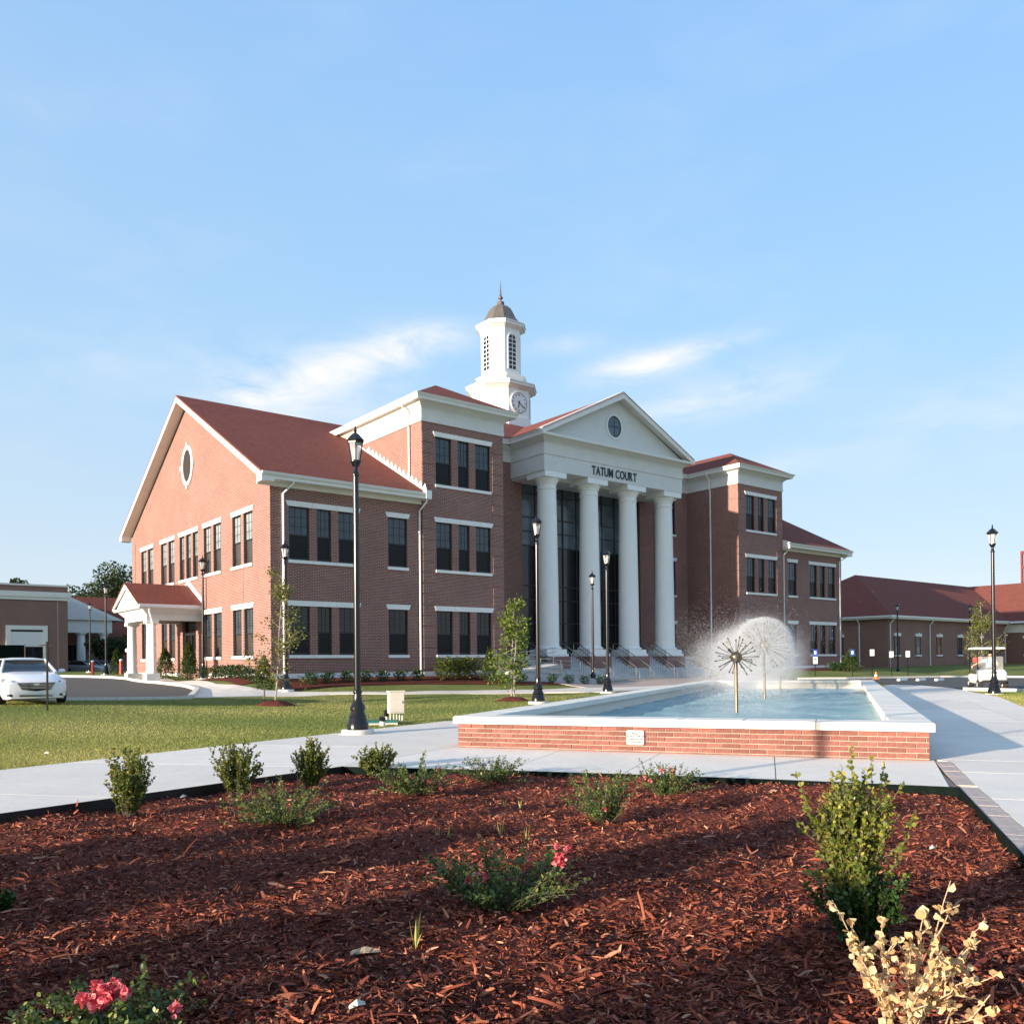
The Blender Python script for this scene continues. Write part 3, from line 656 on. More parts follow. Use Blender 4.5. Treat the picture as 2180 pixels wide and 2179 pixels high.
# bricks of the long sides and the far side, too foreshortened to pick apart
bv, bf = [], []
mb = MB()
for r in range(6):
    zc = WALLH - .001 - (r + .5) * CH; y = .15 + (0 if r % 2 else BLn / 2)
    while y < FLEN - .2:
        for xx in (.035, FW - .05): mb.box(xx, xx + .014, y, y + BLn - JT, zc - (CH - JT) / 2, zc + (CH - JT) / 2)
        y += BLn
    x = .1
    while x < FW - .35:
        mb.box(x, x + BLn - JT, FLEN - .051, FLEN - .036, zc - (CH - JT) / 2, zc + (CH - JT) / 2); x += BLn
o = part('side_bricks', mb, M['fountain_brick'], fountain); o['kind'] = 'stuff'
cop = obj('coping', None, None, fountain)
def cop_stone(a0, a1, b0, b1):
    g = .004; e = .012; mb = MB(); z0, z1 = WALLH + .001, CT
    P = [(a0 + g, b0 + g), (a1 - g, b0 + g), (a1 - g, b1 - g), (a0 + g, b1 - g)]
    I = [(a0 + g + e, b0 + g + e), (a1 - g - e, b0 + g + e), (a1 - g - e, b1 - g - e), (a0 + g + e, b1 - g - e)]
    mb.add([(*p, z0) for p in P] + [(*p, z1 - e) for p in P] + [(*p, z1) for p in I],
           [(3, 2, 1, 0), (8, 9, 10, 11)] + [(i, (i + 1) % 4, 4 + (i + 1) % 4, 4 + i) for i in range(4)] + [(4 + i, 4 + (i + 1) % 4, 8 + (i + 1) % 4, 8 + i) for i in range(4)])
    part('coping_stone', mb, M['coping'], cop)
fx = [-.03, .75, 1.98, 3.02, 4.08, 5.10, 6.20, FW + .03]
for a, b in zip(fx[:-1], fx[1:]): cop_stone(a, b, -.03, CW - .03)
for a, b in zip(fx[:-1], fx[1:]): cop_stone(a, b, FLEN - CW + .03, FLEN + .03)
yy = np.linspace(CW - .03, FLEN - CW + .03, 25)
for a, b in zip(yy[:-1], yy[1:]): cop_stone(-.03, CW - .03, a, b); cop_stone(FW + .03 - CW, FW + .03, a, b)
# water: a rippled sheet
wx = np.linspace(.43, FW - .43, 90); wy = np.linspace(.43, FLEN - .43, 300); X, Y = np.meshgrid(wx, wy)
Z = .20 + sum(.0045 * np.sin(X * kx + Y * ky + ph) for kx, ky, ph in RNG.uniform(-7, 7, (9, 3)))
for (jb, amp) in ((9.3, .006), (17.8, .012), (25.8, .01)):
    rr = np.hypot(X - FW / 2, Y - jb); Z = Z + amp * np.sin(rr * 11) * np.exp(-rr * .35)
ii = np.arange(X.size).reshape(X.shape)
wme = new_mesh('water', np.stack([X, Y, Z], -1).reshape(-1, 3), np.stack([ii[:-1, :-1], ii[:-1, 1:], ii[1:, 1:], ii[1:, :-1]], -1).reshape(-1, 4), True)
obj('water', wme, M['pool_water'], fountain)
# notice plaque on the front wall
def text_mesh(s, size, extrude=.002, align='CENTER', bold=0.0, spacing=1.0):
    cu = bpy.data.curves.new('txt', 'FONT'); cu.body = s; cu.size = size; cu.extrude = extrude; cu.align_x = align; cu.offset = bold; cu.space_character = spacing; cu.resolution_u = 3
    o = bpy.data.objects.new('txt', cu); COL.objects.link(o); dg = bpy.context.evaluated_depsgraph_get(); me = bpy.data.meshes.new_from_object(o.evaluated_get(dg))
    bpy.data.objects.remove(o); bpy.data.curves.remove(cu); return me
plq = thing('notice_plaque', 'small cream plaque with printed notice on the fountain front', 'plaque', (*(FP(3.33, .0)), .0), FTH)
mb = MB(); w_, h_ = .30, .245; pr = []
for cxx, czz, a0 in ((w_ / 2 - .03, h_ / 2 - .03, 0), (-w_ / 2 + .03, h_ / 2 - .03, 90), (-w_ / 2 + .03, -h_ / 2 + .03, 180), (w_ / 2 - .03, -h_ / 2 + .03, 270)):
    pr += [(cxx + .03 * math.cos(rad(a0 + k * 30)), czz + .03 * math.sin(rad(a0 + k * 30))) for k in range(4)]
mb.prism(pr, 'y', .006, .038); part('plate', mb, M['plaque'], plq, loc=(0, 0, .285))
for s_, z_, sz_ in (('Please', .065, .046), ('DO NOT THROW', .020, .040), ('COINS IN THE', -.027, .040), ('FOUNTAIN', -.075, .040)):
    o = obj('lettering', text_mesh(s_, sz_, .001, 'CENTER', .0012), M['plaque_ink'], plq, (0, .005, .285 + z_ - .01)); o.rotation_euler = (rad(90), 0, 0)

# ------------------------------------------------------------------ dandelion jets
def sphere_pts(n):
    i = np.arange(n) + .5; ph = np.arccos(1 - 2 * i / n); th = math.pi * (1 + 5 ** .5) * i
    return np.stack([np.cos(th) * np.sin(ph), np.sin(th) * np.sin(ph), np.cos(ph)], 1)
JETS = [(9.3, 1.66, .57, .155, 38, 'bronze dandelion fountain head on the nearest stem'), (17.8, 2.10, .93, .19, 62, 'larger dandelion fountain head wrapped in spray on the middle stem'), (25.8, 1.75, .60, .155, 38, 'dandelion fountain head on the farthest stem, lost in mist')]
for (b, zc, R, rb, n, lab) in JETS:
    p = FP(FW / 2, b); j = thing('fountain_jet', lab, 'fountain jet', (p[0], p[1], .0), .3, 'dandelion fountain jets')
    part('stem', MB().lathe([(.055, -.2), (.055, .15), (.042, .2), (.042, zc - rb * .8)], 14), M['bronze'], j, True)
    part('ball', MB().lathe([(max(.002, rb * math.cos(a)), zc + rb * math.sin(a)) for a in np.linspace(-math.pi / 2, math.pi / 2, 13)], 20), M['bronze'], j, True)
    arm = MB(); arm.lathe([(.0105, 0), (.0105, .86), (.018, .88), (.022, .97), (.015, 1.0)], 6, axis='z'); am = arm.mesh('nozzle_arm', True)
    for d in sphere_pts(n):
        if d[2] < -.86: continue
        o = obj('nozzle_arm', am, M['nozzle'], j, (d[0] * rb * .9, d[1] * rb * .9, zc + d[2] * rb * .9)); o.rotation_mode = 'QUATERNION'
        o.rotation_quaternion = Vector(d).to_track_quat('Z', 'Y'); L = R - rb * .9; o.scale = (1, 1, L)
# spray: droplets thrown out by the nozzles, drifting left
def droplets(name, pts, vel, ln, wd):
    n = len(pts); d = vel / (np.linalg.norm(vel, axis=1, keepdims=True) + 1e-9); s = np.cross(d, RNG.normal(size=(n, 3))); s /= np.linalg.norm(s, axis=1, keepdims=True)
    t = np.cross(s, d)
    V = np.stack([pts - d * ln[:, None], pts + s * wd[:, None], pts - s * wd[:, None] * .5 + t * wd[:, None] * .87, pts - s * wd[:, None] * .5 - t * wd[:, None] * .87, pts + d * ln[:, None]], 1)
    b = (np.arange(n) * 5)[:, None, None]; F = np.array([[0, 2, 1], [0, 3, 2], [0, 1, 3], [4, 1, 2], [4, 2, 3], [4, 3, 1]])[None] + b
    return new_mesh(name, V.reshape(-1, 3), F.reshape(-1, 3))
def spray(name, b, zc, R, n, v0, wind, label, shell):
    p = FP(FW / 2, b); c = np.array([p[0], p[1], zc]); P, V = [], []
    dirs = sphere_pts(90); dirs = dirs[dirs[:, 2] > -.75]
    k = RNG.integers(0, len(dirs), n); d0 = dirs[k]; a = rand_dirs(n); per = a - (a * d0).sum(1, keepdims=True) * d0; per /= np.linalg.norm(per, axis=1, keepdims=True) + 1e-9
    sp = RNG.uniform(.05, 1, n)[:, None] ** .7
    t = (RNG.random(n) ** 1.7 * .95)[:, None]
    v = per * sp * v0 + d0 * .35 + RNG.normal(0, .12, (n, 3)); v[:, :2] += wind * np.asarray(RNG.random(n))[:, None]
    pos = c + d0 * R + v * t * np.exp(-.25 * t); pos[:, 2] -= 4.9 * t[:, 0] ** 2 * .75; vel = v.copy(); vel[:, 2] -= 7.4 * t[:, 0]
    m = int(n * shell); sh = rand_dirs(m, .35); P2 = c + sh * (R * 1.06 + RNG.normal(0, .035, m))[:, None]; V2 = np.cross(sh, RNG.normal(size=(m, 3)))
    pos = np.concatenate([pos, P2]); vel = np.concatenate([vel, V2]); ok = pos[:, 2] > .2; pos, vel = pos[ok], vel[ok]; q = len(pos)
    o = obj(name, droplets(name, pos, vel, RNG.uniform(.006, .030, q), RNG.uniform(.0016, .0042, q)), M['droplet']); tag(o, label, 'water spray', kind='stuff')
LEFTW = -FL * 2.6 - FD * .3
spray('water_spray', 17.8, 2.10, .93, 60000, 2.6, LEFTW * 1.0, 'dome of fine white spray around the middle fountain head', .60)
spray('water_spray', 25.8, 1.75, .60, 52000, 3.2, LEFTW * 1.3, 'white spray and drops around the farthest fountain head', .25)
spray('water_spray', 9.3, 1.66, .57, 2600, 1.3, LEFTW * .5, 'sparse drops flying off the nearest fountain head', .0)
# higher loose drops
p = FP(FW / 2, 22); n = 9000; th = RNG.normal(0, 1, (n, 3)); pos = np.array([p[0], p[1], 2.5]) + th * [1.25, 3.0, .60] + np.array([-1.9, 0, 0]); ok = (pos[:, 2] > .3); pos = pos[ok]
o = obj('water_spray', droplets('water_spray', pos, RNG.normal(size=pos.shape) * [1, 1, 2], RNG.uniform(.008, .03, len(pos)), RNG.uniform(.0016, .004, len(pos))), M['droplet']); tag(o, 'loose drops drifting above the far end of the fountain', 'water spray', kind='stuff')
def mist(label, x, y, z, sx, sy, sz, m='mist'):
    s = MB().lathe([(max(.002, math.cos(a)), math.sin(a)) for a in np.linspace(-math.pi / 2, math.pi / 2, 13)], 20); o = part('water_mist', s, M[m], None); o.location = (x, y, z); o.scale = (sx, sy, sz); o.rotation_euler = (0, 0, FTH); tag(o, label, 'mist', kind='stuff')
p = FP(FW / 2 - .2, 18.1); mist('pale mist around the middle fountain head', p[0], p[1], 1.85, 2.0, 1.9, 1.6)
p = FP(FW / 2 - 1.5, 25.6); mist('pale mist over the far end of the fountain', p[0], p[1], 1.5, 3.0, 3.0, 1.8)
# ------------------------------------------------------------------ the hall
hall = thing('brick_hall', 'three-storey red brick hall with white columned portico and clock tower', 'building', (C0[0], C0[1], 0), TH)
def wall(name, a0, a1, z0, z1, holes, place, depth=.16, extra=None, m='brick', parent=None):
    parent = parent or hall
    A = sorted({a0, a1, *[h[0] for h in holes], *[h[1] for h in holes]}); Zs = sorted({z0, z1, *[h[2] for h in holes], *[h[3] for h in holes]}); mb = MB()
    for i in range(len(A) - 1):
        for k in range(len(Zs) - 1):
            ca, cz = (A[i] + A[i + 1]) / 2, (Zs[k] + Zs[k + 1]) / 2
            if any(h[0] < ca < h[1] and h[2] < cz < h[3] for h in holes): continue
            mb.quad(place(A[i], 0, Zs[k]), place(A[i + 1], 0, Zs[k]), place(A[i + 1], 0, Zs[k + 1]), place(A[i], 0, Zs[k + 1]))
    for (b0, b1, y0, y1) in holes:
        for (p, q) in (((b0, y0), (b1, y0)), ((b1, y0), (b1, y1)), ((b1, y1), (b0, y1)), ((b0, y1), (b0, y0))):
            mb.quad(place(p[0], 0, p[1]), place(q[0], 0, q[1]), place(q[0], depth, q[1]), place(p[0], depth, p[1]))
    if extra: extra(mb)
    me = mb.mesh(name, fix=False); return obj(name, me, M[m], parent)
FRONT = lambda v0: (lambda a, d, z: (a, v0 + d, z))
SIDE = lambda u0: (lambda a, d, z: (u0 + d, a, z))
wcache = {}
def window_meshes(w, h, split=.47, nv=2, nh=1):
    k = (round(w, 2), round(h, 2), split)
    if k in wcache: return wcache[k]
    f = MB(); x = w / 2; t = .055; zs = h * split
    f.box(-x, -x + t, .085, .15, 0, h); f.box(x - t, x, .085, .15, 0, h); f.box(-x + t, x - t, .086, .149, h - t, h); f.box(-x + t, x - t, .086, .149, 0, t); f.box(-x + t, x - t, .09, .148, zs - .035, zs + .035)
    # lower sash stands proud of the upper
    f.box(-x + t, -x + t + .04, .10, .145, t, zs - .035); f.box(x - t - .04, x - t, .10, .145, t, zs - .035); f.box(-x + t + .04, x - t - .04, .101, .144, t, t + .045)
    up = MB().quad((-x + t, .135, zs), (x - t, .135, zs), (x - t, .135, h - t), (-x + t, .135, h - t)); lo = MB().quad((-x + t, .128, t), (x - t, .128, t), (x - t, .128, zs), (-x + t, .128, zs))
    g = MB(); iw = 2 * (x - t); ih = h - t - zs
    for i in range(1, nv + 1): xx = -x + t + iw * i / (nv + 1); g.box(xx - .009, xx + .009, .118, .134, zs + .03, h - t)
    for i in range(1, nh + 2): zz = zs + ih * i / (nh + 2); g.box(-x + t, x - t, .119, .133, zz - .009, zz + .009)
    wcache[k] = (f.mesh('window'), up.mesh('pane', fix=False), lo.mesh('pane', fix=False), g.mesh('muntin_grid')); return wcache[k]
def window(ac, z0, w, h, place, rot, parent=None, upmat='glass', lomat='glass_screen'):
    F, U, L, Gd = window_meshes(w, h); p = place(ac, 0, z0); o = obj('window', F, M['window_frame'], parent or hall, p, rot)
    a = obj('pane', U, None, o); b = obj('pane', L, None, o); c = obj('muntin_grid', Gd, M['muntin'], o)
    for q, mm in ((a, upmat), (b, lomat)):
        if len(q.data.materials) == 0: q.data.materials.append(M[mm])
        q.material_slots[0].link = 'OBJECT'; q.material_slots[0].material = M[mm]
    return o
def stone(name, a0, a1, z0, z1, out, place, splay=0.0, d1=.1, sl=0, sr=0):
    mb = MB(); v = []
    for d in (-out, d1):
        v += [place(a0, d, z0), place(a1, d, z0), place(a1 + sr, d, z1), place(a0 - sl, d, z1)]
    mb.add(v, [(0, 1, 2, 3), (7, 6, 5, 4), (0, 4, 5, 1), (1, 5, 6, 2), (2, 6, 7, 3), (3, 7, 4, 0)]); return part(name, mb, M['limestone'], hall)
def group(a0, ws, gap, z0, h, place, rot, holes, lint=.25, sgn=1, upm='glass', lom='glass_screen'):
    """a row of windows under one splayed lintel"""
    a = a0; tot = sum(ws) + gap * (len(ws) - 1)
    for w in ws:
        holes.append((a, a + w, z0, z0 + h)); window(a + w / 2, z0, w, h, place, rot, upmat=upm, lomat=lom); a += w + gap
    n = len(ws) if tot > 3 else (2 if tot > 2.2 else 1); g = .006
    for i in range(n):
        s0, s1 = a0 - .07 + (tot + .14) * i / n, a0 - .07 + (tot + .14) * (i + 1) / n
        stone('lintel', s0 + (g if i else 0), s1 - (g if i < n - 1 else 0), z0 + h + .002, z0 + h + lint, .045, place, sl=.09 if i == 0 else 0, sr=.09 if i == n - 1 else 0)
        s0, s1 = a0 - .05 + (tot + .10) * i / n, a0 - .05 + (tot + .10) * (i + 1) / n
        stone('sill', s0 + (g if i else 0), s1 - (g if i < n - 1 else 0), z0 - .15, z0 - .002, .075, place)
ZL, HL, ZM, HM, ZT, HT = 2.05, 2.33, 6.56, 2.54, 11.10, 2.54
DEP, RID = 23.2, 11.6
TV = -.12            # tower fronts stand a little proud
LWU, LTU, RTU, RWU = 8.3, 13.7, 35.1, 40.5; UEND = 48.8
# -- left and right wing fronts
for (u0, u1, mirror) in ((0, LWU, False), (RWU, UEND, True)):
    holes = []; pf = FRONT(0.0)
    for z0, h in ((ZL, HL), (ZM, HM)):
        if not mirror: um = 'glass' if z0 > 5 else 'glass_dark'; group(.92, (1.05, .76, 1.05), .39, z0, h, pf, 0, holes, upm=um); group(6.30, (1.14,), 0, z0, h, pf, 0, holes, upm=um)
        else: group(UEND - 4.56, (1.05, .76, 1.05), .39, z0, h, pf, 0, holes); group(UEND - 7.44, (1.14,), 0, z0, h, pf, 0, holes)
    wall('wall', u0, u1, .2, 10.3, holes, pf)
# -- tower fronts
for (u0, u1) in ((LWU, LTU), (RTU, RWU)):
    holes = []; pf = FRONT(TV); a0 = u0 + .86 if u0 < 20 else u1 - .86 - 3.63
    for z0, h in ((ZL, HL), (ZM, HM), (ZT, HT)): group(a0, (1.02, .74, 1.02), .425, z0, h, pf, 0, holes, upm='glass' if z0 > 5 else 'glass_dark')
    wall('wall', u0, u1, .2, 14.6, holes, pf)
# -- gable end (faces left) with triangular top
holes = []; ps = SIDE(0.0)
for z0, h in ((ZL, HL), (ZM, HM)):
    for c in (3.45, 7.72, 15.48, 19.75): group(c - 1.33, (1.15, 1.15), .36, z0, h, ps, rad(-90), holes, upm='glass_blind' if z0 > 5 else 'glass', lom='glass_shade')
group(RID - 1.6, (.86, .84, .86), .32, ZM, HM, ps, rad(-90), holes, upm='glass_blind', lom='glass_shade')
holes.append((RID - 1.15, RID + 1.15, 1.15, 4.2))
RZ = 16.55           # wall apex
def gable_top(mb): mb.quad((0, 0, 10.3), (0, DEP, 10.3), (0, RID, RZ))
wall('gable_wall', 0, DEP, .2, 10.3, holes, ps, extra=gable_top)
# -- tower left side above the roof, right tower's left side, centre wall, right ends, back
wall('wall', TV, 10.0, .2, 14.6, [], SIDE(LWU)); wall('wall', TV, 6.0, .2, 14.6, [], SIDE(RTU))
wall('wall', TV, 6.0, .2, 14.6, [], lambda a, d, z: (LTU - d, a, z)); wall('wall', TV, 10.0, .2, 14.6, [], lambda a, d, z: (RWU - d, a, z))
wall('wall', 0, DEP, .2, 10.3, [], lambda a, d, z: (UEND - d, a, z), extra=lambda mb: mb.quad((UEND, DEP, 10.3), (UEND, 0, 10.3), (UEND, RID, RZ)))
wall('wall', 0, UEND, .2, 10.3, [], lambda a, d, z: (a, DEP - d, z))
CVW = 4.6
holes = []; pc = FRONT(CVW)
for z0, h in ((ZL, HL), (ZM, HM), (ZT, HT)):
    group(32.25, (1.5,), 0, z0, h, pc, 0, holes); group(48.8 - 32.25 - 1.5, (1.5,), 0, z0, h, pc, 0, holes)
GL0, GL1 = 18.9, 29.9
holes.append((GL0, GL1, 1.96, 13.25))
wall('wall', LTU, RTU, .2, 14.6, holes, pc, depth=.35)
# limestone plinth course
for (a, b, p) in ((-.001, LWU, FRONT(0.0)), (LWU, LTU, FRONT(TV)), (RTU, RWU, FRONT(TV)), (RWU, UEND, FRONT(0.0)), (.02, RID - 1.6, SIDE(0.0)), (RID + 1.6, DEP, SIDE(0.0))):
    n = max(1, round((b - a) / 1.35))
    for i in range(n): stone('plinth_stone', a + (b - a) * i / n + .005, a + (b - a) * (i + 1) / n - .005, .93, 1.17, .03, p, d1=.02)
# quoins: raised brick blocks with shadow gaps at the corners
def quoins(u0, w, v, z0, z1, side=None, ret=.0, name='quoin'):
    z = z0; k = 0
    while z + .50 < z1:
        mb = MB(); mb.box(u0, u0 + w, v - .022, v + .02, z, z + .50); part(name, mb, M['brick'], hall)
        if side is not None:
            s = MB().box(side - .022, side + .02, v - .021, v + .75, z, z + .50); part(name, s, M['brick'], hall)
        z += .57; k += 1
quoins(LWU + .02, .74, TV, 1.3, 14.2); quoins(LTU - .76, .735, TV, 1.3, 14.2); quoins(RTU + .0, .74, TV, 1.3, 14.2, side=RTU); quoins(RWU - .76, .74, TV, 1.3, 14.2)
quoins(UEND - .7, .68, 0, 1.3, 9.8); quoins(0.0, .55, 0, 1.3, 9.8)
for i in range(15):
    z = 1.3 + i * .57; part('quoin', MB().box(-.022, .02, DEP - .75, DEP - .01, z, z + .50), M['brick'], hall)
# -- roofs
def slab_roof(name, pts, th=.09, m='shingle'):
    """pts: roof outline (top face); extruded down"""
    n = len(pts); mb = MB(); v = [tuple(p) for p in pts] + [(p[0], p[1], p[2] - th) for p in pts]
    mb.add(v, [tuple(range(n)), tuple(range(2 * n - 1, n - 1, -1))] + [(i, (i + 1) % n, n + (i + 1) % n, n + i) for i in range(n)]); return part(name, mb, M[m], hall)
OV = .65; EZ = 10.46; RTZ = 16.95
slope = (RTZ - EZ) / (RID + OV)
for (u0, u1, w0, w1) in ((-OV, 11.0, -OV, LWU - .001), (37.8, UEND + OV, RWU + .001, UEND + OV)):
    slab_roof('roof', [(w0, -OV, EZ), (w1, -OV, EZ), (w1, RID, RTZ), (w0, RID, RTZ)])
    x0, x1 = (w1 + .001, u1) if u0 < 0 else (u0, w0 - .001)
    slab_roof('roof', [(x0, 9.0, EZ + (9.0 + OV) * slope), (x1, 9.0, EZ + (9.0 + OV) * slope), (x1, RID, RTZ - .001), (x0, RID, RTZ - .001)]); slab_roof('roof', [(u0, RID, RTZ - .001), (u1, RID, RTZ - .001), (u1, DEP + OV, EZ), (u0, DEP + OV, EZ)])
# rake boards, soffits, cornice returns at the gable
def rake(u_out, sgn):
    for s in (0, 1):
        def Y(v): return v if s == 0 else DEP - v
        mb = MB(); z0, z1 = EZ - .10, RTZ - .10; t = .30; ua, ub = u_out, u_out + sgn * .05
        P = [(ua, Y(-OV + .02), z0), (ua, Y(RID), z1), (ua, Y(RID), z1 - t), (ua, Y(-OV + .02), z0 - t)]; Q = [(ub, p[1], p[2]) for p in P]
        mb.add(P + Q, [(0, 1, 2, 3), (7, 6, 5, 4), (0, 4, 5, 1), (1, 5, 6, 2), (2, 6, 7, 3), (3, 7, 4, 0)]); part('rake_board', mb, M['trim'], hall)
        mb = MB(); uw = u_out + sgn * (OV + .0); mb.add([(ub, Y(-OV + .1), z0 - .2), (uw, Y(-OV + .1), z0 - .2), (uw, Y(RID), z1 - .2), (ub, Y(RID), z1 - .2), (ub, Y(-OV + .1), z0 - .22), (uw, Y(-OV + .1), z0 - .22), (uw, Y(RID), z1 - .22), (ub, Y(RID), z1 - .22)],
                        [(0, 1, 2, 3), (7, 6, 5, 4), (0, 4, 5, 1), (1, 5, 6, 2), (2, 6, 7, 3), (3, 7, 4, 0)]); part('soffit', mb, M['trim'], hall)
        mb = MB(); a, b = sorted((Y(-OV), Y(-.08 + .0))); mb.box(u_out - .002, u_out + sgn * .62, a + .002, b, EZ - .44, EZ - .06); part('cornice_return', mb, M['trim'], hall)
rake(-OV, 1); rake(UEND + OV, -1)
def eave(name_u0, u1, v, z, overhang=OV, drop=.46, sgn=1):
    """gutter, fascia and soffit along u at front plane v (gutter edge at v)"""
    u0 = name_u0; mb = MB(); mb.prism([(v - .13, z + .0), (v + .0, z + .0), (v + .0, z - .13), (v - .07, z - .13), (v - .10, z - .07)], 'x', u0, u1); part('gutter', mb, M['gutter'], hall)
    mb = MB(); mb.box(u0, u1, v + .001, v + .03, z - .30, z - .005); part('fascia', mb, M['trim'], hall)
    mb = MB(); mb.box(u0, u1, v + .031, v + overhang, z - .30, z - .275); part('soffit', mb, M['trim'], hall)
    mb = MB(); mb.box(u0 + .02, u1 - .02, v + overhang - .07, v + overhang + .001, z - .50, z - .301); part('frieze_board', mb, M['trim'], hall)
eave(-OV + .0, LWU + .12, -OV, EZ - .02); eave(RWU - .12, UEND + OV, -OV, EZ - .02)
# stepped flashing where the wing roof meets the tower
st = MB(); n = 15
for i in range(n):
    v0, v1 = -.55 + i * .42, -.55 + (i + 1) * .42; za = EZ + (v0 + OV) * slope; zb = EZ + (v1 + OV) * slope
    st.prism([(v0, za - .02), (v1, zb - .02), (v1, zb + .02), (v1 - .30, zb + .26), (v0, za + .20)], 'x', LWU - .02, LWU - .003)
part('step_flashing', st, M['gutter'], hall)
part('flashing', MB().prism([(-.62, EZ + .02), (9.2, EZ + (9.2 + OV) * slope + .02), (9.2, EZ + (9.2 + OV) * slope + .12), (-.62, EZ + .12)], 'x', LWU - .05, LWU - .021), M['gutter'], hall)
part('flashing', MB().box(LWU - .18, LWU + .16, -OV - .16, TV - .003, EZ - .34, EZ + .10), M['gutter'], hall)
part('flashing', MB().prism([(-OV - .1, EZ - .45), (TV - .005, EZ - .45), (TV - .005, EZ + .26), (-OV - .1, EZ + .02)], 'x', RWU - .0, RWU + .17), M['gutter'], hall)
# downspouts
def spout(u, v, z0, z1, vtop, utop=None):
    utop = u if utop is None else utop; mb = MB(); mb.tube([(utop, vtop, z1 + .42), (utop, vtop + .03, z1 + .30), (u, v - .07, z1 - .12), (u, v - .07, z0 + .12), (u, v - .16, z0)], .052, 8); return part('downspout', mb, M['gutter'], hall, True)
spout(.62, 0, .95, 9.75, -OV + .05, .92); spout(LWU - .14, 0, .95, 9.7, -OV + .05, LWU - .02); spout(RWU + .20, 0, .95, 9.7, -OV + .05); spout(UEND - .35, 0, .95, 9.7, -OV + .05, UEND + .05)
# -- tower friezes, cornices and hip roofs
FZ0, FZ1, TEZ = 14.34, 15.05, 15.60
def ring(name, u0, u1, v0, v1, z0, z1, m, e0=0.0, e1=0.0):
    """a frustum band round a tower: flares from e0 to e1"""
    mb = MB(); a = [(u0 - e0, v0 - e0, z0), (u1 + e0, v0 - e0, z0), (u1 + e0, v1, z0), (u0 - e0, v1, z0)]; b = [(u0 - e1, v0 - e1, z1), (u1 + e1, v0 - e1, z1), (u1 + e1, v1, z1), (u0 - e1, v1, z1)]
    mb.add(a + b, [(3, 2, 1, 0), (4, 5, 6, 7), (0, 1, 5, 4), (1, 2, 6, 5), (2, 3, 7, 6), (3, 0, 4, 7)]); return part(name, mb, M[m], hall)
for (u0, u1) in ((LWU, LTU), (RTU, RWU)):
    vb = 9.5; v0 = TV
    ring('frieze', u0, u1, v0, vb, FZ0, FZ0 + .22, 'stucco', .06, .06); ring('frieze', u0, u1, v0, vb, FZ0 + .221, FZ1, 'stucco', .045, .045); ring('crown_moulding', u0, u1, v0, vb, FZ1 + .001, FZ1 + .07, 'stucco', .08, .08)
    ring('crown_moulding', u0, u1, v0, vb, FZ1 + .071, TEZ - .28, 'stucco', .10, .36); ring('fascia', u0, u1, v0, vb, TEZ - .279, TEZ - .13, 'trim', .58, .60); ring('gutter', u0, u1, v0, vb, TEZ - .129, TEZ, 'gutter', .63, .72)
    e = .66; uc = (u0 + u1) / 2; hw = (u1 - u0) / 2 + e; ap = v0 - e + hw; az_ = TEZ - .01 + hw * .545
    slab_roof('hip_roof', [(u0 - e, v0 - e, TEZ - .01), (u1 + e, v0 - e, TEZ - .01), (uc, ap, az_)], .05); slab_roof('hip_roof', [(u0 - e, v0 - e, TEZ - .012), (uc, ap, az_ - .002), (uc, vb, az_ - .002), (u0 - e, vb, TEZ - .012)], .05)
    slab_roof('hip_roof', [(u1 + e, v0 - e, TEZ - .014), (u1 + e, vb, TEZ - .014), (uc, vb, az_ - .004), (uc, ap, az_ - .004)], .05)
    part('wall', MB().box(u0 - .3, u1 + .3, vb - .05, vb, 13, TEZ), M['brick'], hall)
part('downspout', MB().tube([(LWU - .60, .9, TEZ - .1), (LWU - .58, .95, TEZ - .28), (LWU - .20, 1.0, TEZ - .65), (LWU - .16, 1.02, FZ0 - .02), (LWU - .075, 1.02, FZ0 - .12), (LWU - .075, 1.02, 11.55)], .055, 8), M['gutter'], hall, True)
part('downspout', MB().tube([(RTU - .60, 2.2, TEZ - .1), (RTU - .58, 2.25, TEZ - .28), (RTU - .20, 2.3, TEZ - .65), (RTU - .16, 2.3, FZ0 - .02), (RTU - .09, 2.3, FZ0 - .14), (RTU - .09, 2.3, 1.0)], .055, 8), M['gutter'], hall, True)
# -- centre frieze between the towers and main roof behind the portico
part('frieze', MB().box(LTU - .02, RTU + .02, CVW - .06, CVW + .3, FZ0, FZ1), M['stucco'], hall)
part('crown_moulding', MB().prism([(CVW - .08, FZ1 + .001), (CVW + .2, FZ1 + .001), (CVW + .2, TEZ - .28), (CVW - .36, TEZ - .28)], 'x', LTU - .02, RTU + .02), M['stucco'], hall)
part('fascia', MB().box(LTU, RTU, CVW - .60, CVW + .1, TEZ - .279, TEZ - .14), M['trim'], hall); part('gutter', MB().prism([(CVW - .63, TEZ - .139), (CVW - .1, TEZ - .139), (CVW - .1, TEZ), (CVW - .72, TEZ)], 'x', LTU + .02, RTU - .02), M['gutter'], hall)
CRV, CRZ = 13.7, 20.35
r0, r1, q0, q1 = 13.3, 35.5, 17.5, 31.3
slab_roof('roof', [(r0, CVW - .66, TEZ), (r1, CVW - .66, TEZ), (q1, CRV, CRZ), (q0, CRV, CRZ)]); slab_roof('roof', [(q0, CRV, CRZ - .002), (q1, CRV, CRZ - .002), (r1, 23.9, TEZ - 1), (r0, 23.9, TEZ - 1)])
slab_roof('roof', [(r0, CVW - .66, TEZ - .004), (q0, CRV, CRZ - .004), (r0, 23.9, TEZ - 1.004)]); slab_roof('roof', [(r1, CVW - .66, TEZ - .004), (r1, 23.9, TEZ - 1.004), (q1, CRV, CRZ - .004)])
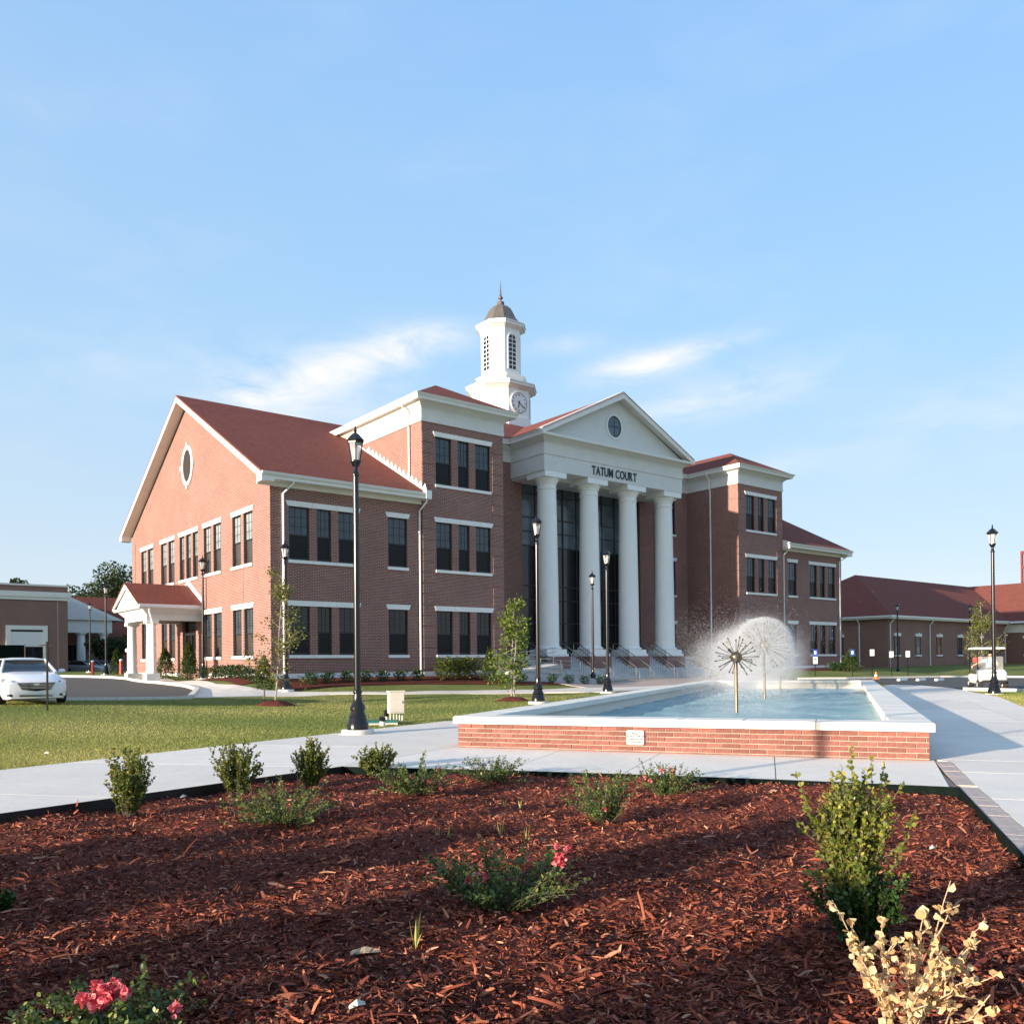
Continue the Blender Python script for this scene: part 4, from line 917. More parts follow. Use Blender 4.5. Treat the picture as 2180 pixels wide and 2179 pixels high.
part('downspout', MB().tube([(LTU + 2.9, CVW - .6, TEZ - .2), (LTU + 2.85, CVW - .5, TEZ - .4), (LTU + 1.6, CVW - .1, TEZ - 1.2), (LTU + 1.55, CVW - .08, .9)], .055, 8), M['gutter'], hall, True)
part('downspout', MB().tube([(31.45, CVW - .08, 13.0), (31.45, CVW - .08, 1.9)], .06, 8), M['gutter'], hall, True)

# ------------------------------------------------------------------ portico
UC = 24.35; PV0, PV1 = 1.3, CVW; PU0, PU1 = 18.0, 30.7
AZ0, AZ1, PZ1 = 13.33, 14.33, 15.06
def pband(name, z0, z1, e, m, e1=None):
    e1 = e if e1 is None else e1; mb = MB(); a = [(PU0 - e, PV0 - e, z0), (PU1 + e, PV0 - e, z0), (PU1 + e, PV1, z0), (PU0 - e, PV1, z0)]; b = [(PU0 - e1, PV0 - e1, z1), (PU1 + e1, PV0 - e1, z1), (PU1 + e1, PV1, z1), (PU0 - e1, PV1, z1)]
    mb.add(a + b, [(3, 2, 1, 0), (4, 5, 6, 7), (0, 1, 5, 4), (1, 2, 6, 5), (2, 3, 7, 6), (3, 0, 4, 7)]); return part(name, mb, M[m], hall)
pband('architrave', AZ0, AZ1 - .02, 0, 'stucco'); pband('taenia', AZ1 - .019, AZ1 + .03, .05, 'stucco'); pband('frieze', AZ1 + .031, PZ1, .03, 'stucco'); pband('moulding', PZ1 + .001, PZ1 + .05, .07, 'stucco')
pband('crown_moulding', PZ1 + .051, 15.32, .08, 'stucco', .36); pband('cornice', 15.321, 15.47, .58, 'trim', .60)
for s in (-1, 1):
    u = PU0 - .60 if s < 0 else PU1 + .60
    part('gutter', MB().prism([(u, 15.471), (u + s * .14, 15.60), (u - s * .05, 15.60), (u - s * .05, 15.471)], 'y', PV0 - .45, PV1 - .62), M['gutter'], hall)
# pediment: tympanum wall set back, raking cornices, roof
PE = 15.47; HWp = (PU1 - PU0) / 2 + .62; PAZ = 19.02; ps_ = (PAZ - 15.60) / HWp
part('tympanum', MB().prism([(PU0 - .3, PE + .001), (PU1 + .3, PE + .001), (UC, PE + (HWp - .15) * ps_)], 'y', PV0 + .0, PV0 + .12), M['stucco'], hall)
for s in (-1, 1):
    mb = MB(); ue = UC + s * HWp; 
    for (va, vb, top, bot) in ((PV0 - .62, PV0 - .57, .0, .34), (PV0 - .569, PV0 + .0, -.12, .22)):
        P = [(ue, va, 15.60 - top), (UC, va, PAZ - top), (UC, va, PAZ - bot - .02), (ue, va, 15.60 - bot + .06)]; Q = [(p[0], vb, p[2]) for p in P]
        P[0] = (P[0][0], P[0][1], P[0][2]); mbb = MB(); mbb.add(P + Q, [(0, 1, 2, 3), (7, 6, 5, 4), (0, 4, 5, 1), (1, 5, 6, 2), (2, 6, 7, 3), (3, 7, 4, 0)]); part('raking_cornice', mbb, M['trim'] if va < PV0 - .6 else M['stucco'], hall)
    roofpts = [(ue, PV0 - .66, 15.62), (UC, PV0 - .66, PAZ + .02), (UC, 12.0, PAZ + .02), (ue, 12.0, 15.62)]
    slab_roof('roof', roofpts if s < 0 else roofpts[::-1], .02)
# oval window in the pediment
ov = obj('oval_window', None, None, hall, (UC - .5 + .18, PV0 - .005, 16.90))
def oval(rx, rz, n=28): return [(rx * math.cos(2 * math.pi * k / n), rz * math.sin(2 * math.pi * k / n)) for k in range(n)]
def oval_ring(name, r0, r1, y0, y1, m, parent):
    a, b = oval(*r0), oval(*r1); n = len(a); mb = MB(); v = [(p[0], y0, p[1]) for p in a] + [(p[0], y0, p[1]) for p in b] + [(p[0], y1, p[1]) for p in a] + [(p[0], y1, p[1]) for p in b]; f = []
    for i in range(n):
        j = (i + 1) % n; f += [(i, j, n + j, n + i), (n + i, n + j, 3 * n + j, 3 * n + i), (i, 2 * n + i, 2 * n + j, j)]
    mb.add(v, f); return part(name, mb, m, parent)
oval_ring('surround', (.62, .70), (.74, .82), -.06, .01, M['trim'], ov); oval_ring('frame', (.54, .62), (.62, .70), -.02, .01, M['window_frame'], ov)
part('pane', MB().prism(oval(.55, .63), 'y', -.004, .0), M['glass_sky_tint'], ov); part('muntin', MB().box(-.03, .03, -.015, -.005, -.62, .62).box(-.54, .54, -.014, -.006, -.03, .03), M['window_frame'], ov)
# lettering
let = obj('lettering', None, None, hall, (21.98, PV0 - .005, 13.56))
xx = 0.0
for ch in 'TATUM COURT':
    if ch == ' ': xx += .26; continue
    me = text_mesh(ch, .78, .02, 'LEFT', .011); co = np.array([v.co[:] for v in me.vertices]); w = co[:, 0].max(); o = obj('letter', me, M['letter_black'], let, (xx - co[:, 0].min(), -.02, 0)); o.rotation_euler = (rad(90), 0, 0); xx += (w - co[:, 0].min()) + (.03 if ch in 'AT' else .075)
LETW = xx
let.scale = (4.12 / LETW, 1, 1.0)
# columns
for uc in (18.95, 22.55, 26.15, 29.75):
    c = obj('column', None, None, hall, (uc, 2.2, 0)); 
    part('plinth_block', MB().box(-.90, .90, -.90, .90, 1.96, 2.13).box(-.82, .82, -.82, .82, 2.131, 2.40), M['column_paint'], c)
    part('base', MB().lathe([(.80, 2.401), (.84, 2.44), (.84, 2.50), (.78, 2.55), (.70, 2.62), (.695, 2.70)], 36), M['column_paint'], c, True)
    part('shaft', MB().lathe([(.695, 2.701)] + [(.69 - .105 * t ** 1.7, 2.701 + 9.60 * t) for t in np.linspace(.02, 1, 10)], 36), M['column_paint'], c, True)
    part('capital', MB().lathe([(.585, 12.302), (.63, 12.32), (.63, 12.37), (.59, 12.40), (.59, 12.62), (.64, 12.64), (.64, 12.69), (.68, 12.78), (.78, 12.93), (.79, 12.98)], 36), M['column_paint'], c, True)
    part('abacus', MB().box(-.88, .88, -.88, .88, 12.981, 13.329), M['column_paint'], c)
part('portico_ceiling', MB().box(PU0 + .1, PU1 - .1, PV0 + 1.5, PV1 + .4, 13.18, 13.34), M['stucco'], hall)
# curtain wall behind the columns
cw = obj('curtain_wall', None, None, hall, (0, CVW + .2, 0)); mb = MB(); us = np.linspace(GL0, GL1, 10); zl = [1.96, 2.9, 4.2, 5.7, 6.62, 9.22, 10.15, 11.07, 12.6, 13.25]
for u in us: mb.box(u - .04, u + .04, -.06, .06, 1.96, 13.25)
for z in zl: mb.box(GL0, GL1, -.05, .05, z - .035, z + .035)
part('mullions', mb, M['window_frame'], cw)
for i in range(9):
    for k in range(9):
        # tilted a hair each, as hung glass is
        ang = RNG.uniform(-.004, .004); o = part('pane', MB().box(us[i] + .035, us[i + 1] - .035, .0 + ang, .01 + ang, zl[k] + .03, zl[k + 1] - .03), M['glass_sky_tint'] if k > 4 else M['glass_dark'], cw); o.rotation_euler = (RNG.uniform(-.0015, .0015), 0, RNG.uniform(-.0006, .0006))  # upper rows paler: their sky reflection is painted into the pane colour
for (ua, ub) in ((GL0, GL0 + 1.0), (GL0 + 3.7, GL0 + 7.4)):
    pass
# terrace and brick piers under the columns
part('terrace', MB().box(15.5, 33.3, 2.45, CVW - .02, 1.72, 1.95), M['concrete_step'], hall)
part('terrace_wall', MB().box(15.5, 33.3, 2.52, CVW - .05, .2, 1.719), M['brick'], hall)
for uc in (18.95, 22.55, 26.15, 29.75): part('column_pier', MB().box(uc - .97, uc + .97, 1.22, 3.15, .2, 1.958), M['brick'], hall)
stairs = thing('entrance_stairs', 'wide grey concrete steps rising to the columned portico', 'stairs', (C0[0], C0[1], 0), TH)
for i in range(9):
    z1 = .56 + i * .155; v0 = -.30 + i * .30 if i < 5 else 1.24 + (i - 5) * .30
    if i < 5: part('step', MB().box(16.6, 32.3, v0, 1.215, z1 - .154 - (.3 if i == 0 else 0), z1), M['concrete_step'], stairs)
    else:
        for (a, b) in ((17.0, 17.97), (19.93, 21.57), (23.53, 25.17), (27.13, 28.77), (30.73, 32.0)): part('step', MB().box(a, b, v0 - .0, 2.44, z1 - .154, z1), M['concrete_step'], stairs)
# handrails down the stairs
def handrail(u, lab):
    r = thing('handrail', lab, 'handrail', (*UV2(u, 0), 0), TH, 'stair handrails'); za, zb = .42, 1.9
    P = [(0, -1.75, .42 + .72), (0, -1.62, .42 + .92), (0, 1.0, zb + .92), (0, 1.35, zb + .92), (0, 1.42, zb + .80), (0, 1.42, zb)]
    part('rail', MB().tube([(0, -.75, .42), (0, -.75, 1.20), (0, -.66, 1.30), (0, 2.15, zb + .90), (0, 2.45, zb + .92), (0, 2.54, zb + .84), (0, 2.54, zb)], .028, 7), M['steel'], r, True)
    part('lower_rail', MB().tube([(0, -1.05, .42), (0, -1.05, .98), (0, -.96, 1.06), (0, -.72, 1.06), (0, 2.15, zb + .62)], .024, 7), M['steel'], r, True)
    b = MB()
    for v in np.arange(-.55, 2.4, .2):
        zt = 1.30 + (v + .66) / 2.81 * (zb + .90 - 1.30); zbm = max(.55, min(1.95, .56 + math.floor((v + .30) / .30) * .155)); b.tube([(0, v, zbm + .08), (0, v, zt - .03)], .006, 5)
    part('balusters', b, M['black_metal'], r)
for u, l in ((17.5, 'first stair handrail from the ramp, left of all columns'), (20.1, 'stair handrail just right of the first column'), (21.4, 'stair handrail just left of the second column'), (23.7, 'stair handrail just right of the second column'), (25.0, 'stair handrail just left of the third column'), (27.3, 'stair handrail just right of the third column'), (28.6, 'stair handrail just left of the fourth column'), (30.95, 'last stair handrail, right of all columns')): handrail(u, l)
# ramp left of the stairs
ramp = thing('access_ramp', 'concrete access ramp with horizontal steel rails left of the entrance steps', 'ramp', (C0[0], C0[1], 0), TH)
part('ramp_wall', MB().prism([(12.8, .3), (18.9, .3), (18.9, .62), (12.8, 1.02)], 'y', -2.15, -1.95), M['concrete_step'], ramp); part('ramp_deck', MB().prism([(13.4, .3), (16.5, .3), (16.5, 1.5), (13.4, 1.1)], 'y', -1.9, -.4), M['concrete_step'], ramp)
for u in (13.2, 14.7, 16.2, 17.7): part('post', MB().tube([(u, -2.05, .5), (u, -2.05, 1.95 - (u - 13.2) * .08)], .03, 7), M['steel'], ramp, True)
for dz in (0, .22, .5, .78): part('rail', MB().tube([(13.0, -2.05, 1.95 - dz), (17.8, -2.05, 1.57 - dz)], .022, 7), M['steel'], ramp, True)
for dz in (0, .25, .55, .85): part('rail', MB().tube([(12.9, -.5, 2.0 - dz), (17.2, -.5, 2.45 - dz)], .022, 7), M['steel'], ramp, True)
for u in (13.0, 15.0, 17.0): part('post', MB().tube([(u, -.5, .9), (u, -.5, 2.0 + (u - 12.9) * .105)], .028, 7), M['steel'], ramp, True)
# ------------------------------------------------------------------ gable vent, side porch, clock tower
gv = obj('gable_vent', None, None, hall, (-.02, RID, 13.02)); gv.rotation_euler = (0, 0, rad(-90))
oval_ring('surround', (.72, .92), (.98, 1.14), -.05, .02, M['limestone'], gv); part('backing', MB().prism(oval(.74, .94), 'y', .005, .015), M['black_void'], gv)
for z in np.arange(-.84, .86, .135):
    hw = .72 * math.sqrt(max(0, 1 - (z / .92) ** 2)); part('louvre_slat', MB().prism([(-.03, z), (-.03, z + .02), (0, z + .055), (0, z + .035)], 'x', -hw, hw), M['vent_slat'], gv)
for a, (dx, dz) in enumerate(((0, 1.2), (0, -1.2), (1.04, 0), (-1.04, 0))): part('keystone', MB().box(dx - .09, dx + .09, -.08, .02, dz - .12, dz + .12), M['limestone'], gv)
# side porch
PD = 3.1; pv0, pv1 = RID - 1.95, RID + 1.95; ez = 4.05
for v in (pv0 + .1, pv1 - .1):
    c = obj('porch_column', None, None, hall, (-PD + .5, v, 0)); part('plinth_block', MB().box(-.34, .34, -.34, .34, .7, 1.2), M['column_paint'], c)
    part('shaft', MB().lathe([(.30, 1.201), (.30, 1.27), (.26, 1.34), (.255, 2.2), (.225, 3.78), (.27, 3.80), (.27, 3.85), (.24, 3.87)], 24), M['column_paint'], c, True); part('capital', MB().box(-.32, .32, -.32, .32, 3.871, ez - .001), M['column_paint'], c)
part('porch_entablature', MB().box(-PD + .2, -.002, pv0 - .2, pv0 + .35, ez, ez + .58).box(-PD + .2, -.002, pv1 - .35, pv1 + .2, ez, ez + .58).box(-PD + .2, -PD + .75, pv0 + .351, pv1 - .351, ez, ez + .58), M['stucco'], hall)
part('porch_crown', MB().add([(-PD + .18, pv0 - .22, ez + .30), (-.002, pv0 - .22, ez + .30), (-.002, pv1 + .22, ez + .30), (-PD + .18, pv1 + .22, ez + .30), (-PD - .12, pv0 - .5, ez + .60), (-.002, pv0 - .5, ez + .60), (-.002, pv1 + .5, ez + .60), (-PD - .12, pv1 + .5, ez + .60)], [(3, 2, 1, 0), (4, 5, 6, 7), (0, 1, 5, 4), (1, 2, 6, 5), (2, 3, 7, 6), (3, 0, 4, 7)]), M['stucco'], hall)
part('porch_ceiling', MB().box(-PD + .8, -.01, pv0 + .36, pv1 - .36, ez + .3, ez + .34), M['stucco'], hall)
part('porch_cornice', MB().box(-PD - .3, -.002, pv0 - .62, pv1 + .62, ez + .601, ez + .74), M['trim'], hall)
part('porch_gutter', MB().box(-PD - .32, -.003, pv0 - .76, pv0 - .621, ez + .66, ez + .82), M['gutter'], hall)
pz0, pz1 = ez + .80, 6.15; phw = 1.95 + .72
part('porch_tympanum', MB().prism([(pv0 - .3, ez + .741), (pv1 + .3, ez + .741), (RID, pz1 - .22)], 'x', -PD - .22, -PD - .12), M['stucco'], hall)
for s in (-1, 1):
    ve = RID + s * phw; P = [(-PD - .35, ve, pz0), (-PD - .35, RID, pz1), (-PD - .35, RID, pz1 - .30), (-PD - .35, ve, pz0 - .14)]; Q = [(-PD - .27, p[1], p[2]) for p in P]
    part('porch_rake', MB().add(P + Q, [(0, 1, 2, 3), (7, 6, 5, 4), (0, 4, 5, 1), (1, 5, 6, 2), (2, 6, 7, 3), (3, 7, 4, 0)]), M['trim'], hall)
    r = [(-PD - .38, ve, pz0 + .02), (-.004, ve, pz0 + .02), (-.004, RID, pz1 + .02), (-PD - .38, RID, pz1 + .02)]; slab_roof('porch_roof', r if s < 0 else r[::-1], .06)
    part('flashing', MB().prism([(ve, pz0 + .03), (RID, pz1 + .03), (RID, pz1 + .34), (ve, pz0 + .30)], 'x', -.06, -.003), M['gutter'], hall)
part('porch_downspout', MB().tube([(-PD + .2, pv0 - .66, ez + .7), (-PD + .22, pv0 - .58, ez + .45), (-PD + .5, pv0 - .24, ez - .2), (-PD + .5, pv0 - .24, 1.2)], .05, 8), M['gutter'], hall, True)
dr = obj('side_door', None, None, hall, (.16, RID, 0)); part('frame', MB().box(-.02, .10, -1.15, -1.05, 1.15, 4.2).box(-.02, .10, 1.05, 1.15, 1.15, 4.2).box(-.02, .10, -1.05, 1.05, 3.35, 3.47).box(-.02, .10, -1.05, 1.05, 4.1, 4.2).box(-.02, .1, -.05, .05, 1.15, 3.35), M['window_frame'], dr)
for s in (-1, 1): part('pane', MB().box(.03, .05, s * .07, s * 1.04, 1.3, 3.34), M['glass_dark'], dr); part('handle', MB().tube([(-.06, s * .14, 2.0), (-.06, s * .14, 2.5)], .015, 6), M['steel'], dr)
part('transom_pane', MB().box(.03, .05, -1.04, 1.04, 3.48, 4.09), M['glass_dark'], dr)
# pale brick stains / expansion joints on the gable
for v in (3.35, 19.9): part('expansion_joint', MB().box(-.004, .0, v - .012, v + .012, 1.2, 6.38), M['window_frame'], hall)
# --- clock tower
ct = obj('clock_tower', None, None, hall, (24.4, CRV, 0))
def octa(hw, fl):  # chamfered square: half size, half flat
    return [(-fl, -hw), (fl, -hw), (hw, -fl), (hw, fl), (fl, hw), (-fl, hw), (-hw, fl), (-hw, -fl)]
def obelt(name, hw, fl, z0, z1, m='siding_white', hw1=None, fl1=None):
    hw1 = hw if hw1 is None else hw1; fl1 = fl if fl1 is None else fl1; mb = MB(); mb.loft([[(*p, z0) for p in octa(hw, fl)], [(*p, z1) for p in octa(hw1, fl1)]]); return part(name, mb, M[m], ct)
obelt('lower_stage', 2.08, .97, 18.6, 22.05); obelt('base_skirt', 2.16, 1.0, 18.6, 20.0)
obelt('lower_cornice', 2.10, .98, 22.051, 22.30, hw1=2.45, fl1=1.13); obelt('lower_cornice', 2.50, 1.15, 22.301, 22.48); obelt('lower_cornice', 2.56, 1.18, 22.481, 22.56)
obelt('plinth_stage', 1.62, .80, 22.561, 23.10); obelt('plinth_cap', 1.64, .81, 23.101, 23.26, hw1=1.82, fl1=.88); obelt('plinth_cap', 1.82, .88, 23.261, 23.34, hw1=1.50, fl1=.76)
obelt('belfry', 1.37, .71, 23.341, 26.85); obelt('belfry_cornice', 1.38, .715, 26.851, 27.05, hw1=1.66, fl1=.86); obelt('belfry_cornice', 1.70, .88, 27.051, 27.25); obelt('belfry_cornice', 1.76, .91, 27.251, 27.33)
prof = [(1.74, .90, 27.331), (1.35, .70, 27.55), (1.12, .58, 27.85), (.95, .49, 28.25), (.78, .40, 28.62), (.55, .28, 28.88), (.30, .155, 29.0)]
part('dome', MB().loft([[(*p, z) for p in octa(a, b)] for a, b, z in prof]), M['copper_dome'], ct)
obelt('dome_cap', .26, .13, 29.001, 29.28, 'copper_dome')
part('spire', MB().lathe([(.10, 29.281), (.085, 29.5), (.18, 29.56), (.20, 29.64), (.11, 29.72), (.085, 29.85), (.03, 30.6), (.006, 31.05)], 12), M['copper_dome'], ct, True)
# louvres on lower stage (left and diagonal faces) and clock
def on_face(ang, dist): 
    o = obj('face_panel', None, None, ct, (0, 0, 0)); return o
def louvre(ang, dist, w, z0, z1):
    o = obj('louvre', None, None, ct, (dist * math.sin(ang), -dist * math.cos(ang), 0), ang); o.data = None
    part('frame', MB().box(-w / 2 - .05, -w / 2, -.035, .0, z0, z1).box(w / 2, w / 2 + .05, -.035, 0, z0, z1).box(-w / 2, w / 2, -.034, 0, z1 - .05, z1).box(-w / 2, w / 2, -.034, 0, z0, z0 + .05), M['siding_white'], o)
    for z in np.arange(z0 + .07, z1 - .1, .115): part('louvre_slat', MB().prism([(-.03, z), (-.006, z + .095), (0, z + .095), (-.004, z)], 'x', -w / 2, w / 2), M['siding_white'], o)
dd = (2.08 + .97) / math.sqrt(2)
louvre(-math.pi / 4, dd + .003, .88, 20.15, 21.75); louvre(math.pi / 4, dd + .003, .88, 20.15, 21.75); louvre(-math.pi / 2, 2.083, 1.0, 20.15, 21.75)
ck = obj('clock', None, None, ct, (0, -2.09, 21.05)); R_ = .80
part('rim', MB().lathe([(R_ - .04, -.01), (R_ + .06, -.01), (R_ + .06, .05), (R_ - .04, .05)], 40, axis='y').lathe([(R_ - .04, -.05), (R_ - .04, -.01)], 40, axis='y'), M['siding_white'], ck)
part('dial', MB().lathe([(R_ - .03, -.055), (R_ - .03, .0)], 40, axis='y'), M['siding_white'], ck)
oo = oval_ring('dial_ring', (R_ - .075, R_ - .075), (R_ - .035, R_ - .035), -.062, -.05, M['letter_black'], ck)
for i, s in enumerate(('XII', 'I', 'II', 'III', 'IIII', 'V', 'VI', 'VII', 'VIII', 'IX', 'X', 'XI')):
    a = rad(30 * i); me = text_mesh(s, .175, .003, 'CENTER', .004); o = obj('numeral', me, M['letter_black'], ck, (0, -.060, 0)); o.rotation_euler = (rad(90), -0.0, 0)
    o.matrix_local = Matrix.Translation((.585 * math.sin(a), -.060, .585 * math.cos(a))) @ Matrix.Rotation(a, 4, 'Y') @ Matrix.Rotation(rad(90), 4, 'X') @ Matrix.Translation((0, -.06, 0))
def hand(name, ang, L, w):
    o = part(name, MB().prism([(-w, -.14), (w, -.14), (w * 1.2, L * .7), (0, L), (-w * 1.2, L * .7)], 'y', -.082, -.07), M['letter_black'], ck); o.rotation_euler = (0, ang, 0)
hand('minute_hand', rad(126), .62, .028); hand('hour_hand', rad(190.5), .46, .036)
# arched windows on belfry
def arched(ang, dist):
    o = obj('arched_window', None, None, ct, (dist * math.sin(ang), -dist * math.cos(ang), 0), ang); w, z0, z1 = .34, 23.75, 26.05
    arc = [(w * math.cos(t), z1 + w * 1.0 * math.sin(t)) for t in np.linspace(0, math.pi, 11)]
    part('backing', MB().prism([(-w, z0), (w, z0)] + arc, 'y', -.012, -.002), M['glass_dark'], o)
    wo_ = w + .10; arc2 = [(wo_ * math.cos(t), z1 + wo_ * math.sin(t)) for t in np.linspace(0, math.pi, 11)]; a = [(w, z0)] + arc + [(-w, z0)]; b = [(wo_, z0)] + arc2 + [(-wo_, z0)]; mb = MB(); n = len(a)
    mb.add([(p[0], -.045, p[1]) for p in a] + [(p[0], -.045, p[1]) for p in b] + [(p[0], -.0, p[1]) for p in a] + [(p[0], .0, p[1]) for p in b], [f for i in range(n - 1) for f in ((i, i + 1, n + i + 1, n + i), (i, 2 * n + i, 2 * n + i + 1, i + 1), (n + i, n + i + 1, 3 * n + i + 1, 3 * n + i))])
    part('surround', mb, M['siding_white'], o); g = MB(); g.box(-.028, .028, -.035, -.013, z0, z1 + w)
    for i in range(0, 8): zz = z0 + (z1 - z0) * i / 7; g.box(-w, w, -.034, -.014, zz - .03, zz + .03)
    part('muntins', g, M['siding_white'], o)
for k in range(4): arched(-math.pi / 2 * k, 1.372)
for k in range(4):
    a = -math.pi / 4 - k * math.pi / 2; d_ = (1.37 + .71) / math.sqrt(2); o = obj('belfry_panel', None, None, ct, (d_ * math.sin(a), -d_ * math.cos(a), 0), a)
    part('stile', MB().box(-.26, -.20, -.02, .0, 23.75, 26.4).box(.20, .26, -.02, 0, 23.75, 26.4).box(-.20, .20, -.02, 0, 26.34, 26.4).box(-.20, .20, -.02, 0, 23.75, 23.81), M['siding_white'], o)
# ------------------------------------------------------------------ lamp posts
def make_lamp():
    r = thing('lamp_post', '', 'lamp post')
    part('footing', MB().lathe([(.36, -.25), (.36, .09), (.34, .115), (.02, .115)], 28), M['kerb'], r, True)
    part('base', MB().lathe([(.235, .116), (.235, .24), (.215, .27), (.20, .34), (.185, .37), (.195, .40), (.165, .46), (.145, .52), (.175, .57), (.165, .62), (.115, .70), (.095, .80), (.085, .90), (.10, .92), (.10, .96), (.078, .99)], 24), M['black_metal'], r, True)
    mb = MB(); n = 16; zs = (.985, 5.72)
    def flute(rad_, z): return [((rad_ * (1 - .045 * (k % 2))) * math.cos(math.pi * k / n), (rad_ * (1 - .045 * (k % 2))) * math.sin(math.pi * k / n), z) for k in range(2 * n)]
    mb.loft([flute(.074, zs[0]), flute(.062, zs[1])]); part('pole', mb, M['black_metal'], r, True)
    part('collar', MB().lathe([(.070, 5.70), (.080, 5.73), (.070, 5.77), (.050, 5.82), (.046, 5.90), (.075, 5.93), (.10, 5.99), (.125, 6.02), (.125, 6.05)], 20), M['black_metal'], r, True)
    lan = obj('lantern', None, None, r)
    def hexr(R, z): return [(R * math.cos(rad(60 * k)), R * math.sin(rad(60 * k)), z) for k in range(6)]
    part('glass', MB().loft([hexr(.10, 6.051), hexr(.165, 6.42)]), M['lamp_glass'], lan)
    fr = MB()
    for k in range(6):
        a, b = hexr(.108, 6.05)[k], hexr(.175, 6.43)[k]; fr.tube([a, b], .012, 5)
    fr.loft([hexr(.18, 6.42), hexr(.185, 6.46)]); part('frame', fr, M['black_metal'], lan)
    part('roof', MB().loft([hexr(.205, 6.461), hexr(.215, 6.49), hexr(.15, 6.56), hexr(.085, 6.63), hexr(.03, 6.665)]), M['black_metal'], lan)
    part('finial', MB().lathe([(.03, 6.665), (.022, 6.69), (.036, 6.71), (.03, 6.735), (.012, 6.755), (.022, 6.775), (.004, 6.83)], 10), M['black_metal'], lan, True)
    part('bulb', MB().lathe([(.03, 6.06), (.034, 6.12), (.05, 6.2), (.05, 6.28), (.02, 6.34)], 10), M['white_paint'], lan, True)
    return r
LAMP = make_lamp(); used = False
def lamp(x, y, depth, label, zoff=0.0):
    global used
    p = at_depth(x, y, depth); o = LAMP if not used else copy_tree(LAMP); used = True
    o.location = (p[0], p[1], p[2] - .05); o.rotation_euler = (0, 0, RNG.uniform(0, 1)); tag(o, label, 'lamp post', 'black campus lamp posts'); return o
def lamp_g(x, depth, label):
    d = ray(x, 1440); P = EYEP + d * (depth / d[1]); o = copy_tree(LAMP); o.location = (P[0], P[1], tz(P[0], P[1])); o.rotation_euler = (0, 0, .4); tag(o, label, 'lamp post', 'black campus lamp posts'); return o
lamp(762, 1558, 19.0, 'tallest-looking black lamp post, on a concrete footing beside the left walk')
lamp(1146, 1496, 30.6, 'black lamp post at the back left edge of the fountain')
lamp(1294, 1474, 39.9, 'black lamp post right of the short one before the second column')
lamp(1263, 1457, 51.0, 'short-looking black lamp post before the second column')
lamp(609, 1470, 38.5, 'black lamp post by the brick corner behind the thin staked tree')
lamp(433, 1446, 46.7, 'black lamp post between the side porch and the brick corner')
lamp(226, 1437, 62.8, 'black lamp post beside the red bollards left of the side porch')
lamp(2117, 1479, 34.1, 'black lamp post in front of the golf cart')
lamp(1912, 1438, 79.0, 'black lamp post before the low brick building, nearest the hall')
lamp_g(1696, 72, 'black lamp post behind the fountain spray')
lamp_g(2066, 96, 'black lamp post close to the low building, above the golf cart')
lamp_g(192, 82, 'thin distant lamp post before the white pediment')
# lamp out of frame on the left: its pole shades the fountain front
sd = np.array([math.cos(rad(SUN_AZ)), math.sin(rad(SUN_AZ))])
q = FP(6.25, 0) - sd * 21; o = copy_tree(LAMP); o.location = (q[0], q[1], 0); tag(o, 'black lamp post standing left of the mulch bed, outside the picture', 'lamp post', 'black campus lamp posts')
q = FP(.15, 0) - sd * 9.5

